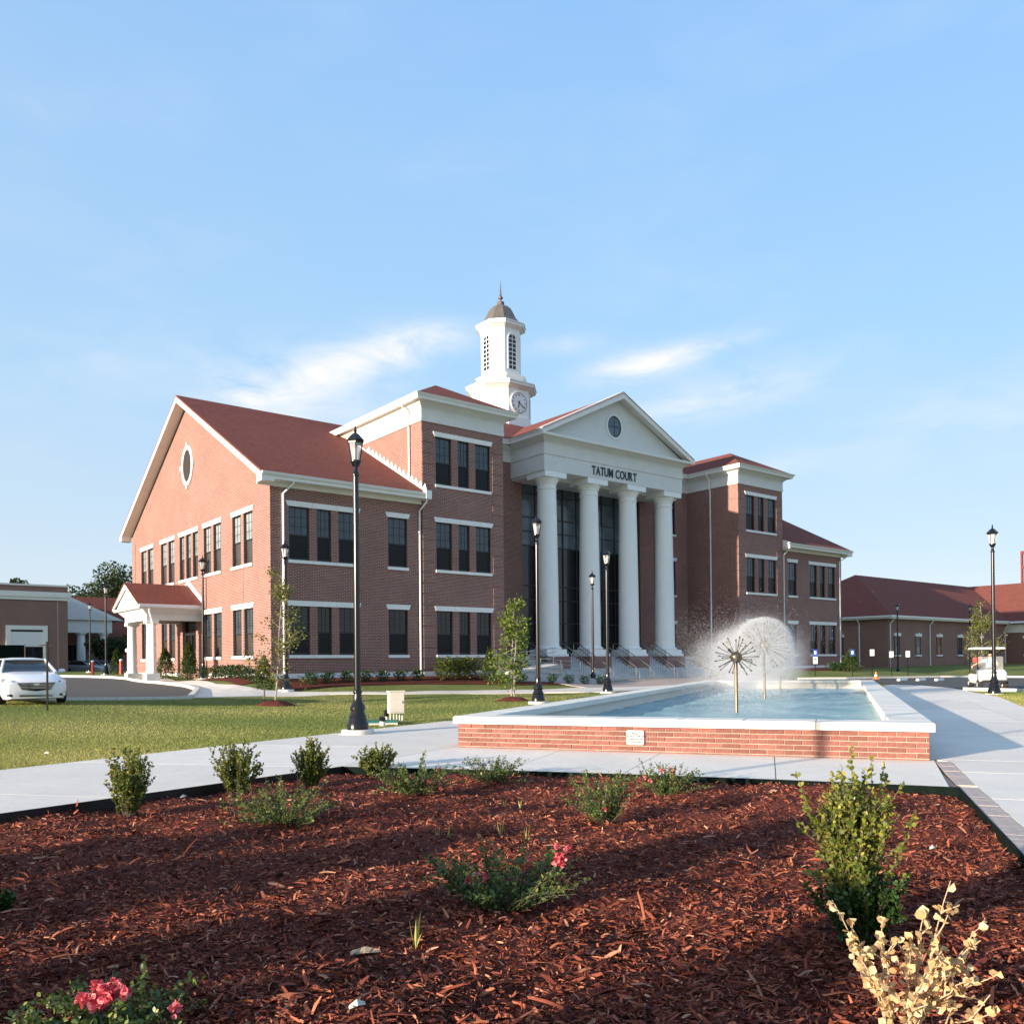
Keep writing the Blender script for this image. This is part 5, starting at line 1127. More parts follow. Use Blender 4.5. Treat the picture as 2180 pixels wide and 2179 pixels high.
# ------------------------------------------------------------------ white sedan
def make_car(name, label, paint, loc, rotz, detail=True):
    c = thing(name, label, 'car', loc, rotz)      # front faces -y, length along +y
    def sec(y, w, zb, zs, zt, wt):   # cross-section: sill, shoulder, top
        return [(-w * .90, y, zb), (-w * .985, y, zb + .14), (-w, y, (zb + zs) / 2 + .04), (-w * .965, y, zs - .03), (-w * .90, y, zs + .01), (-wt, y, zt), (-wt * .5, y, zt + .025), (wt * .5, y, zt + .025), (wt, y, zt), (w * .90, y, zs + .01), (w * .965, y, zs - .03), (w, y, (zb + zs) / 2 + .04), (w * .985, y, zb + .14), (w * .90, y, zb)]
    S = [sec(-2.50, .55, .28, .58, .62, .40), sec(-2.46, .76, .20, .66, .70, .55), sec(-2.32, .86, .17, .72, .77, .64), sec(-2.0, .915, .17, .79, .85, .70), sec(-1.4, .925, .17, .87, .95, .70), sec(-.85, .925, .17, .92, 1.00, .72), sec(0, .93, .17, .95, .97, .74), sec(1.0, .93, .18, .97, .99, .74), sec(1.6, .92, .19, 1.0, 1.03, .74), sec(2.2, .89, .22, .99, 1.05, .70), sec(2.48, .82, .30, .92, .98, .62), sec(2.56, .70, .42, .80, .86, .5)]
    part('body', MB().loft(S), M[paint], c, True)
    def cab(y, w0, z0, w1, z1): return [(-w0, y, z0), (-w1, y, z1), (-w1 * .55, y, z1 + .045), (w1 * .55, y, z1 + .045), (w1, y, z1), (w0, y, z0)]
    # glass house
    gl = MB(); gl.loft([[(-.76, -.95, .98), (-.76, -.93, .985), (.76, -.93, .985), (.76, -.95, .98)], [(-.74, -.60, .99), (-.66, -.52, 1.14), (.66, -.52, 1.14), (.74, -.60, .99)], [(-.80, -.1, .96), (-.585, -.05, 1.415), (.585, -.05, 1.415), (.80, -.1, .96)], [(-.82, .8, .97), (-.58, .9, 1.45), (.58, .9, 1.45), (.82, .8, .97)], [(-.78, 1.6, 1.0), (-.55, 1.45, 1.38), (.55, 1.45, 1.38), (.78, 1.6, 1.0)], [(-.70, 2.15, 1.03), (-.62, 2.1, 1.05), (.62, 2.1, 1.05), (.70, 2.15, 1.03)]])
    part('windows', gl, M['glass_dark'], c, True)
    ro = MB(); ro.loft([[(-.60, -.10, 1.405), (-.30, -.13, 1.43), (.30, -.13, 1.43), (.60, -.10, 1.405), (.60, -.10, 1.39), (-.60, -.10, 1.39)], [(-.60, .4, 1.45), (-.3, .4, 1.485), (.3, .4, 1.485), (.60, .4, 1.45), (.60, .4, 1.42), (-.60, .4, 1.42)], [(-.60, 1.0, 1.46), (-.3, 1.0, 1.49), (.3, 1.0, 1.49), (.60, 1.0, 1.46), (.60, 1.0, 1.42), (-.60, 1.0, 1.42)], [(-.57, 1.55, 1.36), (-.3, 1.55, 1.39), (.3, 1.55, 1.39), (.57, 1.55, 1.36), (.57, 1.55, 1.33), (-.57, 1.55, 1.33)]])
    part('roof', ro, M[paint], c, True)
    for s in (-1, 1):
        part('pillar', MB().tube([(s * .79, -.90, .99), (s * .685, -.45, 1.22), (s * .60, -.08, 1.415)], [.05, .042, .04], 6), M[paint], c, True); part('pillar', MB().tube([(s * .585, 1.5, 1.38), (s * .74, 2.1, 1.05)], [.05, .07], 6), M[paint], c, True)
        for y in (-1.52, 1.35):
            w = obj('wheel', None, None, c, (s * .84, y, .335)); part('tyre', MB().lathe([(.20, -.11), (.31, -.11), (.335, -.08), (.335, .08), (.31, .11), (.20, .11)], 26, axis='x'), M['rubber'], w, True); part('rim', MB().lathe([(.02, -.105), (.205, -.105), (.205, .105), (.02, .105)], 20, axis='x'), M['chrome'], w, True)
        if detail:
            m = MB(); m.add([(s * .50, -2.485, .70), (s * .70, -2.40, .72), (s * .855, -2.05, .84), (s * .80, -1.95, .885), (s * .62, -2.25, .80)], [(0, 1, 2, 3, 4)]); 
            hl = MB(); hl.loft([[(s * .58, -2.47, .62), (s * .83, -2.325, .58), (s * .84, -2.31, .66), (s * .62, -2.45, .74)], [(s * .60, -2.40, .66), (s * .90, -2.0, .72), (s * .90, -1.98, .81), (s * .66, -2.2, .80)]]); part('headlight', hl, M['headlamp'], c)
            part('fog_light', MB().box(s * .52, s * .80, -2.475, -2.40, .27, .335), M['black_void'], c); part('fog_lamp', MB().box(s * .73, s * .80, -2.48, -2.41, .275, .33), M['chrome'], c)
            mr = MB().lathe([(.004, -.11), (.055, -.09), (.075, 0), (.055, .09), (.004, .11)], 12, axis='x'); part('mirror', mr, M[paint], c, True, loc=(s * 1.01, -.62, 1.03)); part('mirror_arm', MB().tube([(s * .88, -.6, .98), (s * 1.0, -.62, 1.02)], .025, 6), M[paint], c)
    if detail:
        gr = obj('grille', None, None, c); part('backing', MB().prism([(-.52, .68), (.52, .68), (.40, .47), (0, .42), (-.40, .47)], 'y', -2.515, -2.42), M['black_void'], gr)
        for z in (.50, .545, .59, .635): w = .40 + (z - .47) * .57; part('bar', MB().box(-w, w, -2.53, -2.516, z, z + .014), M['chrome'], gr)
        part('emblem', MB().prism([(-.095, .635), (-.07, .665), (.07, .665), (.095, .635), (.03, .585), (-.03, .585)], 'y', -2.545, -2.531), M['chrome'], c)
        part('lower_intake', MB().box(-.46, .46, -2.50, -2.40, .255, .315), M['black_void'], c); part('wiper_cowl', MB().box(-.7, .7, -.98, -.90, .965, .99), M['black_void'], c)
    return c
p = at_depth(78, 1480, 26.6); cyaw = rad(37); make_car('white_sedan', 'white sedan with dark grille parked facing the camera on the drive', 'car_white', (p[0] - 2.5 * math.sin(cyaw), p[1] + 2.5 * math.cos(cyaw), tz(p[0], p[1]) + .035), cyaw)
for (x, y, dp, rz, pn, lab) in ((183, 1420, 90, 75, 'car_grey', 'grey car parked far off under the white pediment'), (209, 1419, 92, 85, 'car_grey', 'silver hatchback parked right of the grey car, far off'), (232, 1420, 94, 80, 'car_blue', 'dark blue car parked behind the distant lamp post')):
    p = at_depth(x, y, dp); make_car('parked_car', lab, pn, (p[0], p[1], p[2] - .75), rad(rz), False)

# ------------------------------------------------------------------ golf cart with driver
CZ = .20; p = at_depth(2100, 1468, 39.0); gc = thing('golf_cart', 'white golf cart with roof and clear windscreen on the asphalt', 'golf cart', (p[0] + .05, p[1], tz(p[0], p[1]) + .03), rad(-16))
def rbody(S): return MB().loft(S)
def rect(y, w, z0, z1, k=.06): return [(-w, y, z0), (-w, y, z1 - k), (-w + k, y, z1), (w - k, y, z1), (w, y, z1 - k), (w, y, z0)]
part('front_cowl', rbody([rect(-1.18, .46, .44, .62), rect(-1.08, .54, .36, .74), rect(-.80, .57, .34, .86), rect(-.52, .56, .34, .90)]), M['cart_white'], gc, True)
part('floor', MB().box(-.55, .55, -.52, .30, .30, .36), M['seat_dark'], gc); part('rear_body', rbody([rect(.28, .57, .30, .66), rect(.55, .60, .30, .70), rect(1.0, .58, .34, .68), rect(1.18, .5, .42, .62)]), M['cart_white'], gc, True)
part('side_skirt', MB().box(-.575, -.54, -.50, .30, .28, .40).box(.54, .575, -.50, .30, .28, .40), M['cart_white'], gc)
part('seat', MB().box(-.52, .52, .20, .68, .70, .82), M['seat_dark'], gc); part('seat_back', MB().box(-.50, .50, .70, .80, .86, 1.22), M['seat_dark'], gc)
part('roof', rbody([rect(-.75, .55, 1.80, 1.86, .03), rect(-.6, .60, 1.80, 1.89, .04), rect(.9, .60, 1.80, 1.89, .04), rect(1.05, .55, 1.80, 1.86, .03)]), M['cart_white'], gc, True)
for s in (-1, 1):
    part('front_post', MB().tube([(s * .52, -.62, .88), (s * .52, -.55, 1.81)], .02, 7), M['black_metal'], gc); part('rear_post', MB().tube([(s * .52, .92, .68), (s * .52, .9, 1.81)], .02, 7), M['black_metal'], gc)
    for y in (-.80, .85):
        w = obj('wheel', None, None, gc, (s * .50, y, .225)); part('tyre', MB().lathe([(.10, -.10), (.20, -.10), (.225, -.07), (.225, .07), (.20, .10), (.10, .10)], 22, axis='x'), M['rubber'], w, True); part('rim', MB().lathe([(.02, -.102), (.115, -.102), (.115, .102), (.02, .102)], 16, axis='x'), M['white_paint'], w, True)
    part('headlight', MB().box(s * .28, s * .50, -1.15, -1.09, .52, .60), M['chrome'], gc); part('marker_light', MB().box(s * .25, s * .40, -1.165, -1.10, .455, .505), M['red_paint'], gc)
part('windscreen', MB().add([(-.51, -.615, .9), (.51, -.615, .9), (.51, -.57, 1.48), (-.51, -.57, 1.48)], [(0, 1, 2, 3)]), M['windscreen'], gc); part('windscreen_bar', MB().tube([(-.52, -.565, 1.48), (.52, -.565, 1.48)], .012, 6), M['black_metal'], gc)
part('bumper', MB().box(-.45, .45, -1.24, -1.17, .32, .44), M['rubber'], gc); part('steering_wheel', MB().tube([(.27 + .17 * math.cos(t), -.33 + .06 * math.sin(t), 1.08 + .16 * math.sin(t)) for t in np.linspace(0, 6.28, 15)], .013, 6), M['black_metal'], gc); part('steering_column', MB().tube([(.27, -.62, .86), (.27, -.33, 1.08)], .02, 6), M['black_metal'], gc)
lt = text_mesh('104', .13, .002, 'CENTER', .002); o = obj('cart_number', lt, M['letter_black'], gc, (0, -1.115, .66)); o.rotation_euler = (rad(72), 0, 0)
part('tool_bag', rbody([[(-.40, .85, .9), (-.05, .85, .9), (-.05, .85, 1.45), (-.40, .85, 1.42)], [(-.36, 1.1, .9), (-.08, 1.1, .9), (-.08, 1.1, 1.4), (-.36, 1.1, 1.38)]]), M['red_cloth'], gc)
# driver: one skinned body, clothes and hair as children
def skinned(name, verts, edges, radii, root, m, parent, sub=2):
    me = bpy.data.meshes.new(name); me.from_pydata(verts, edges, []); o = bpy.data.objects.new(name, me); COL.objects.link(o)
    sk = o.modifiers.new('skin', 'SKIN'); sk.use_smooth_shade = True
    for i, r in enumerate(radii): me.skin_vertices[0].data[i].radius = (r, r) if not isinstance(r, tuple) else r
    me.skin_vertices[0].data[root].use_root = True
    sb = o.modifiers.new('sub', 'SUBSURF'); sb.levels = sub; sb.render_levels = sub
    dg = bpy.context.evaluated_depsgraph_get(); m2 = bpy.data.meshes.new_from_object(o.evaluated_get(dg)); bpy.data.objects.remove(o); m2.name = name
    return obj(name, m2, m, parent)
per = thing('person', 'person in light blue polo shirt driving the golf cart, one arm hanging out', 'person', gc.location, rad(-16))
px_, py_ = .20, .38
V = [(px_, py_, .84), (px_, py_ - .02, 1.02), (px_, py_ - .03, 1.20), (px_, py_ - .04, 1.33), (px_, py_ - .05, 1.41), (px_, py_ - .06, 1.49), (px_, py_ - .065, 1.58), (px_, py_ - .06, 1.635),
     (px_ - .19, py_ - .03, 1.30), (px_ - .42, py_ - .08, 1.22), (px_ - .66, py_ - .14, 1.10), (px_ - .74, py_ - .16, 1.06), (px_ + .19, py_ - .04, 1.30), (px_ + .27, py_ - .22, 1.10), (px_ + .16, py_ - .55, 1.08), (px_ + .14, py_ - .64, 1.10),
     (px_ - .10, py_ - .05, .86), (px_ - .13, py_ - .42, .90), (px_ - .13, py_ - .58, .48), (px_ - .13, py_ - .72, .42), (px_ + .10, py_ - .05, .86), (px_ + .13, py_ - .42, .90), (px_ + .13, py_ - .58, .48), (px_ + .13, py_ - .72, .42)]
E_ = [(0, 1), (1, 2), (2, 3), (3, 4), (4, 5), (5, 6), (6, 7), (3, 8), (8, 9), (9, 10), (10, 11), (3, 12), (12, 13), (13, 14), (14, 15), (0, 16), (16, 17), (17, 18), (18, 19), (0, 20), (20, 21), (21, 22), (22, 23)]
Rr = [.13, (.15, .12), (.16, .12), (.12, .09), .055, (.072, .085), (.078, .095), .05, .065, .05, .036, .03, .065, .05, .036, .03, .09, .075, .05, .04, .09, .075, .05, .04]
skinned('body', V, E_, Rr, 0, M['skin'], per)
skinned('shirt', [V[0], V[1], V[2], V[3], V[8], (px_ - .36, py_ - .065, 1.24), V[12], (px_ + .245, py_ - .16, 1.17), (px_, py_ - .045, 1.375)], [(0, 1), (1, 2), (2, 3), (3, 4), (4, 5), (3, 6), (6, 7), (3, 8)], [.145, (.165, .135), (.175, .135), (.135, .105), .08, .068, .08, .068, .07], 0, M['shirt_blue'], per)
skinned('trousers', [V[0], V[16], V[17], V[18], V[20], V[21], V[22]], [(0, 1), (1, 2), (2, 3), (0, 4), (4, 5), (5, 6)], [.145, .10, .085, .06, .10, .085, .06], 0, M['seat_dark'], per)
skinned('hair', [(px_, py_ - .035, 1.60), (px_, py_ - .03, 1.66), (px_, py_ - .10, 1.665)], [(0, 1), (1, 2)], [.083, .075, .05], 1, M['hair'], per)
f = MB(); f.lathe([(.004, -.02), (.016, 0), (.004, .03)], 8, (px_, py_ - .165, 1.545)); part('nose', f, M['skin'], per, True)
for s in (-1, 1): part('eye', MB().lathe([(.003, -.008), (.010, 0), (.003, .008)], 8, (px_ + s * .032, py_ - .148, 1.575)), M['hair'], per, True); part('ear', MB().lathe([(.004, -.03), (.014, 0), (.004, .03)], 8, (px_ + s * .08, py_ - .055, 1.555)), M['skin'], per, True)
part('mouth', MB().box(px_ - .025, px_ + .025, py_ - .152, py_ - .140, 1.497, 1.505), M['red_cloth'], per)
for i, (bx_, bz_) in enumerate(((-.80, 1.03), (-.81, 1.00), (-.80, .975), (-.785, .955))):
    part('finger', MB().tube([(px_ - .755, py_ - .165 - i * .014 + .02, 1.05), (px_ + bx_, py_ - .18 - i * .014 + .02, bz_ + .01), (px_ + bx_ + .008, py_ - .185 - i * .014 + .02, bz_ - .04)], [.010, .009, .007], 6), M['skin'], per, True)
part('thumb', MB().tube([(px_ - .735, py_ - .20, 1.06), (px_ - .765, py_ - .225, 1.03), (px_ - .77, py_ - .23, .995)], [.011, .010, .008], 6), M['skin'], per, True)
part('pocket_badge', MB().box(px_ - .13, px_ - .05, py_ - .178, py_ - .165, 1.235, 1.252), M['letter_black'], per)

# ------------------------------------------------------------------ signs, bollards, boxes
def psign(x, ytop, ybot, depth, label, top='sign_blue', two=False, rz=0.0):
    p0 = at_depth(x, ybot, depth); p1 = at_depth(x, ytop, depth); h = p1[2] - p0[2]; g = tz(p0[0], p0[1]); s = thing('parking_sign', label, 'sign', (p0[0], p0[1], g), rz, 'parking signs'); h = p1[2] - g
    part('post', MB().box(-.022, .022, -.01, .012, -.3, h - .02), M['black_metal'], s); part('panel', MB().box(-.155, .155, -.022, -.011, h - .46, h), M[top], s)
    part('mark', MB().box(-.07, .07, -.026, -.0225, h - .33, h - .12) if top == 'sign_blue' else MB().box(-.09, .09, -.026, -.0225, h - .12, h - .09), M['white_paint' if top == 'sign_blue' else 'sign_green'], s)
    if two: part('panel', MB().box(-.155, .155, -.022, -.011, h - 1.0, h - .50), M['white_paint'], s); part('mark', MB().box(-.10, .10, -.026, -.0225, h - .70, h - .62), M['sign_green'], s)
psign(1736, 1382, 1444, 60, 'blue and white stacked parking sign nearest the fountain spray', two=True)
psign(1815, 1382, 1441, 62, 'blue parking sign in front of the small cone-shaped evergreen')
psign(1857, 1382, 1439, 62, 'white parking sign right of the cone-shaped evergreen', 'white_paint')
psign(1898, 1386, 1440, 64, 'white parking sign left of the distant lamp post', 'white_paint'); psign(1933, 1385, 1439, 64, 'white parking sign right of the distant lamp post', 'white_paint')
p0 = at_depth(101, 1496, 25.2); s = thing('sign_post', 'thin black sign post seen from behind in front of the white sedan', 'sign post', (p0[0], p0[1], tz(p0[0], p0[1]))); part('post', MB().box(-.022, .022, -.02, .02, -.3, 2.02), M['black_metal'], s); part('sign_back', MB().box(-.22, .22, -.012, .0, 1.90, 1.93).box(-.026, .026, -.026, -.021, 1.6, 2.02), M['black_metal'], s)
p = px(1865, 1446); cn = thing('traffic_cone', 'small orange traffic cone at the far corner of the fountain', 'cone', (p[0], p[1], tz(p[0], p[1]) + .03)); part('foot', MB().box(-.17, .17, -.17, .17, 0, .03), M['orange'], cn); part('cone', MB().lathe([(.13, .031), (.03, .50), (.02, .50)], 16), M['orange'], cn, True); part('band', MB().lathe([(.098, .20), (.073, .31), (.072, .31)], 16), M['white_paint'], cn, True)
for (x, y, dp, h, lab) in ((197, 1434, 70, .95, 'red bollard left of the distant lamp post'), (258, 1434, 64, .95, 'red bollard with pale cap beside the porch column'), (272, 1433, 66, 1.75, 'tall thin red post with round white plate by the porch')):
    p = at_depth(x, y, dp); b = thing('bollard', lab, 'bollard', (p[0], p[1], p[2])); thin = h > 1.2; part('post', MB().lathe([(.05 if thin else .12, -.4), (.05 if thin else .12, h), (.03, h + .03)], 14), M['red_paint'], b, True); part('cap', MB().lathe([(.13 if not thin else .16, h + .031), (.13 if not thin else .16, h + .10), (.04, h + .16)], 14) if not thin else MB().lathe([(.16, -.03), (.16, .0)], 16, (0, -.06, h + .02), 'y'), M['white_paint'], b, True)
# banner sign by the porch
p = at_depth(284, 1432, 68); bn = thing('banner_sign', 'tall narrow red, white and blue banner behind the porch column', 'banner', (p[0], p[1], p[2])); part('mast', MB().tube([(0, 0, -.3), (0, 0, 6.2)], .05, 8), M['black_metal'], bn); part('panel', MB().box(-.34, -.06, -.02, .02, 3.6, 5.9), M['red_paint'], bn); part('panel', MB().box(.06, .34, -.02, .02, 3.4, 5.4), M['white_paint'], bn); part('panel', MB().box(-.34, .34, -.02, .02, .2, 3.2), M['sign_blue'], bn)
# utility box on legs + green lid
p = at_depth(843, 1519, 22.6); ub = thing('utility_box', 'beige metal utility box on thin conduit legs on the lawn', 'utility box', (p[0], p[1], tz(p[0], p[1])), .35)
part('cabinet', MB().box(-.20, .20, -.13, .13, .26, .82), M['beige_metal'], ub); part('door', MB().box(-.185, .185, -.142, -.131, .29, .79), M['beige_metal'], ub); part('lid', MB().box(-.22, .22, -.15, .15, .821, .85), M['beige_metal'], ub); part('latch', MB().box(.13, .16, -.155, -.143, .52, .58), M['steel'], ub)
for x in (-.15, -.06, .02, .10, .17): part('conduit', MB().tube([(x, 0, -.2), (x, 0, .26)], .018, 7), M['beige_metal'] if x < .1 else M['galvanised'], ub, True)
p = at_depth(810, 1519, 22.2); gb = thing('valve_box', 'low green plastic valve box lid beside the utility box', 'valve box', (p[0], p[1], tz(p[0], p[1])), .2); part('rim', MB().box(-.50, .42, -.32, .32, -.1, .05), M['beige_metal'], gb); part('lid', MB().box(-.47, .39, -.29, .29, .051, .10), M['green_plastic'], gb)
p = at_depth(814, 1524, 21.6); pl = thing('path_light', 'small black and white ground light before the green lid', 'light', (p[0], p[1], tz(p[0], p[1]))); part('stake', MB().lathe([(.07, -.1), (.07, .12)], 14), M['white_paint'], pl, True); part('head', MB().lathe([(.08, .121), (.085, .22), (.04, .25)], 14), M['black_metal'], pl, True)
p = at_depth(822, 1505, 23.6); pl = thing('path_light', 'small black and white ground light behind the green lid', 'light', (p[0], p[1], tz(p[0], p[1]))); part('stake', MB().lathe([(.06, -.1), (.06, .10)], 14), M['white_paint'], pl, True); part('head', MB().lathe([(.065, .101), (.07, .26), (.03, .29)], 14), M['black_metal'], pl, True)

# ------------------------------------------------------------------ neighbouring buildings
def far_wall(name, mb, parent, m='brick_far'): return part(name, mb, M[m], parent)
# low brick building on the right
RB = thing('low_brick_building', 'long low brick building with dark red hip roof right of the hall', 'building', (*at_depth(1891, 1418, 86)[:2], .0), TH)
eZ = 6.0
far_wall('wall', MB().box(0, 28, 0, 16, .3, eZ - .2), RB); far_wall('wing_wall', MB().box(28.01, 46, -9, 16, .3, eZ - .2), RB)
part('eave', MB().box(-.5, 28.2, -.55, 16.5, eZ - .32, eZ - .02), M['trim'], RB); part('gutter', MB().box(-.58, 27.4, -.70, -.551, eZ - .16, eZ), M['gutter'], RB); part('gutter', MB().box(-.66, -.501, -.56, 16.5, eZ - .16, eZ), M['gutter'], RB)
mb = MB(); mb.add([(-.66, -.70, eZ), (30, -.70, eZ), (-.66, 16.7, eZ), (30, 16.7, eZ), (8.0, 8.0, eZ + 5.2), (37, 8.0, eZ + 5.2)], [(0, 1, 5, 4), (3, 2, 4, 5), (2, 0, 4)]); part('roof', mb, M['shingle'], RB)
part('wing_roof', MB().add([(27.3, -9.8, eZ), (37, -9.8, eZ + 5.25), (46.7, -9.8, eZ), (27.3, 17, eZ), (37, 17, eZ + 5.25), (46.7, 17, eZ)], [(0, 1, 4, 3), (1, 2, 5, 4)]), M['shingle'], RB)
part('wing_frieze', MB().box(27.85, 28.0, -9.1, -.01, eZ - 1.35, eZ - .35), M['trim'], RB); part('wing_gutter', MB().box(27.1, 27.45, -9.7, -.72, eZ - .25, eZ - .02), M['gutter'], RB); part('wing_gable', MB().prism([(28, eZ - .2), (46, eZ - .2), (37, eZ + 4.7)], 'y', -9.0, -8.8), M['trim'], RB)
def rb_win(u, v, w, rot):
    F, U, L, Gd = window_meshes(w, 1.9); o = obj('window', F, M['window_frame'], RB, (u, v, 2.05), rot)
    for q, mm in ((obj('pane', U, None, o), 'glass_blind' if rot and u > 5 else 'glass'), (obj('pane', L, None, o), 'glass')):
        if len(q.data.materials) == 0: q.data.materials.append(M[mm])
        q.material_slots[0].link = 'OBJECT'; q.material_slots[0].material = M[mm]
    obj('muntin_grid', Gd, M['muntin'], o)
    part('lintel', MB().box(-w / 2 - .15, w / 2 + .15, -.0, .16, 1.905, 2.2).box(-.12, .12, -.03, -.001, 1.91, 2.30), M['limestone'], RB, loc=(u, v, 2.05), rotz=rot); part('sill', MB().box(-w / 2 - .1, w / 2 + .1, -.0, .16, -.16, 0), M['limestone'], RB, loc=(u, v, 2.05), rotz=rot)
for u in (1.75, 6.1, 10.7, 15.6, 20.8): rb_win(u, -.155, .95, 0)
rb_win(-.155, 5.6, 1.5, rad(-90)); rb_win(27.845, -2.6, 1.3, rad(-90)); rb_win(27.845, -6.6, 1.3, rad(-90))
for u in (.35, 8.6, 18.2, 27.3): part('downspout', MB().tube([(u + .25, -.62, eZ - .1), (u, -.08, eZ - .8), (u, -.08, .8)], .07, 6), M['gutter'], RB, True)
part('downspout', MB().tube([(-.62, 3.0, eZ - .1), (-.08, 3.0, eZ - .8), (-.08, 3.0, .8)], .07, 6), M['gutter'], RB, True)
# steel frame tower at the right edge
p = at_depth(2216, 1250, 120); stt = thing('steel_tower', 'open rust-red steel frame tower rising behind the right-hand roof', 'tower', (p[0], p[1], 0), .3)
for (x, y) in ((0, 0), (3, 0), (3, 3), (0, 3)): part('leg', MB().box(x - .13, x + .13, y - .13, y + .13, .5, 16.9), M['rust_steel'], stt)
for z in (9.0, 12.0, 14.6, 16.7): part('ring_beam', MB().box(.131, 2.869, -.1, .1, z - .2, z + .2).box(.131, 2.869, 2.9, 3.1, z - .2, z + .2).box(-.1, .1, .131, 2.869, z - .2, z + .2).box(2.9, 3.1, .131, 2.869, z - .2, z + .2), M['rust_steel'], stt)
for (a, b) in ((9.2, 11.8), (12.2, 14.4)): part('brace', MB().tube([(0, 0, a), (3, 0, b)], .07, 6).tube([(3, 0, a), (0, 0, b)], .07, 6), M['rust_steel'], stt)
# flat-roofed brick block on the left
q = at_depth(145, 1427, 84); LB = thing('flat_roof_building', 'flat-roofed brick building with white cornice band at the left edge', 'building', (q[0], q[1], 0), TH)
z0_, zt = q[2], 9.75
far_wall('wall', MB().box(-30, -.0, 0, 20, .5, zt - .35), LB); far_wall('pier', MB().box(-6.6, -.05, -.12, -.001, .5, 8.0), LB); far_wall('parapet', MB().box(-30, -7.4, .0 - .02, .4, zt - .349, zt + .25), LB); far_wall('parapet', MB().box(-30, -7.4, -.021, 20, zt - .6, zt + .25), LB)
part('coping', MB().box(-7.35, .1, -.12, 20.1, zt - .349, zt - .18), M['trim'], LB); part('coping', MB().box(-30, -7.3, -.15, 20.1, zt + .251, zt + .42), M['trim'], LB); part('cornice', MB().box(-30, .12, -.24, -.121, 8.05, 8.35).box(-30, .2, -.34, -.121, 8.351, 8.85), M['trim'], LB)
for a in (-6.75, -.9): part('expansion_joint', MB().box(a - .02, a + .02, -.128, -.121, 1.5, 8.0), M['kerb'], LB)
d_ = obj('entrance', None, None, LB, (-3.55, -.13, 0)); part('surround', MB().box(-1.75, -1.35, -.12, .0, .6, 5.6).box(1.35, 1.75, -.12, 0, .6, 5.6).box(-1.35, 1.35, -.12, 0, 5.2, 5.6), M['trim'], d_); part('panel', MB().box(-1.34, 1.34, -.05, .0, 3.6, 5.0), M['car_white'], d_); part('pane', MB().box(-1.34, 1.34, -.05, .0, .6, 3.55), M['glass_dark'], d_); part('transom', MB().box(-1.34, 1.34, -.06, .0, 5.01, 5.19), M['window_frame'], d_)
d_ = obj('window', None, None, LB, (-11.2, -.02, 0)); part('surround', MB().box(-2.2, -1.85, -.12, .0, 2.2, 5.6).box(1.85, 2.2, -.12, 0, 2.2, 5.6).box(-1.85, 1.85, -.12, 0, 5.25, 5.6), M['trim'], d_); part('pane', MB().box(-1.84, 1.84, -.05, 0, 2.2, 5.24), M['glass_dark'], d_)
fn = thing('screen_fence', 'dark green screen fence before the flat-roofed building', 'fence', tuple(at_depth(6, 1419, 66)[:2]) + (tz(*at_depth(6, 1419, 66)[:2]),), TH)
for i in range(5): part('panel', MB().box(-9 + i * 2.1, -9 + i * 2.1 + 2.06, -.02, .02, .1, 2.55), M['edging_green'], fn)
for i in range(6): part('post', MB().box(-9.04 + i * 2.1, -8.98 + i * 2.1, -.05, .05, -.2, 2.62), M['steel'], fn)
# white-columned brick building behind, left
q = at_depth(205, 1426, 100); WB = thing('columned_building', 'small brick building with white pediment and columns in the far left distance', 'building', (q[0], q[1], 0), TH)
b0 = q[2]
for u in (-5.2, -1.6, .8): 
    c = obj('column', None, None, WB, (u, 0, 0)); part('shaft', MB().lathe([(.75, b0 - .2), (.75, b0 + .25), (.50, b0 + .5), (.42, 5.3), (.6, 5.4), (.6, 5.55)], 18), M['column_paint'], c, True)
part('entablature', MB().box(-9, 1.6, -.6, .8, 5.551, 7.0), M['trim'], WB); part('pediment', MB().prism([(-11.2, 7.001), (2.8, 7.001), (-4.2, 10.2)], 'y', -.9, -.5), M['trim'], WB); part('tympanum', MB().prism([(-10.4, 7.01), (2.0, 7.01), (-4.2, 9.75)], 'y', -.92, -.901), M['stucco'], WB); part('round_vent', MB().lathe([(.5, -.95), (.5, -.93)], 20, (-4.2, 0, 8.3), 'y'), M['black_void'], WB)
far_wall('wall', MB().box(-9, 2.2, 3, 12, .5, 6.0), WB); far_wall('wing_wall', MB().box(2.3, 26, 5.5, 14, .5, 4.4), WB); part('doorway', MB().box(-3.4, -.4, 2.95, 3.0, .6, 4.2), M['glass_dark'], WB)
part('roof', MB().add([(-11.2, -.5, 7.02), (2.8, -.5, 7.02), (-4.2, -.5, 10.2), (-11.2, 14, 7.02), (2.8, 14, 7.02), (-4.2, 14, 10.2)], [(0, 2, 5, 3), (2, 1, 4, 5)]), M['shingle'], WB); part('wing_roof', MB().add([(-3, 4.5, 4.4), (28, 4.5, 4.4), (28, 12, 10.6), (-3, 12, 10.6), (28, 19, 4.4), (-3, 19, 4.4)], [(0, 1, 2, 3), (3, 2, 4, 5)]), M['shingle'], WB); part('wing_gutter', MB().box(2, 28, 4.2, 4.5, 4.2, 4.45), M['gutter'], WB)
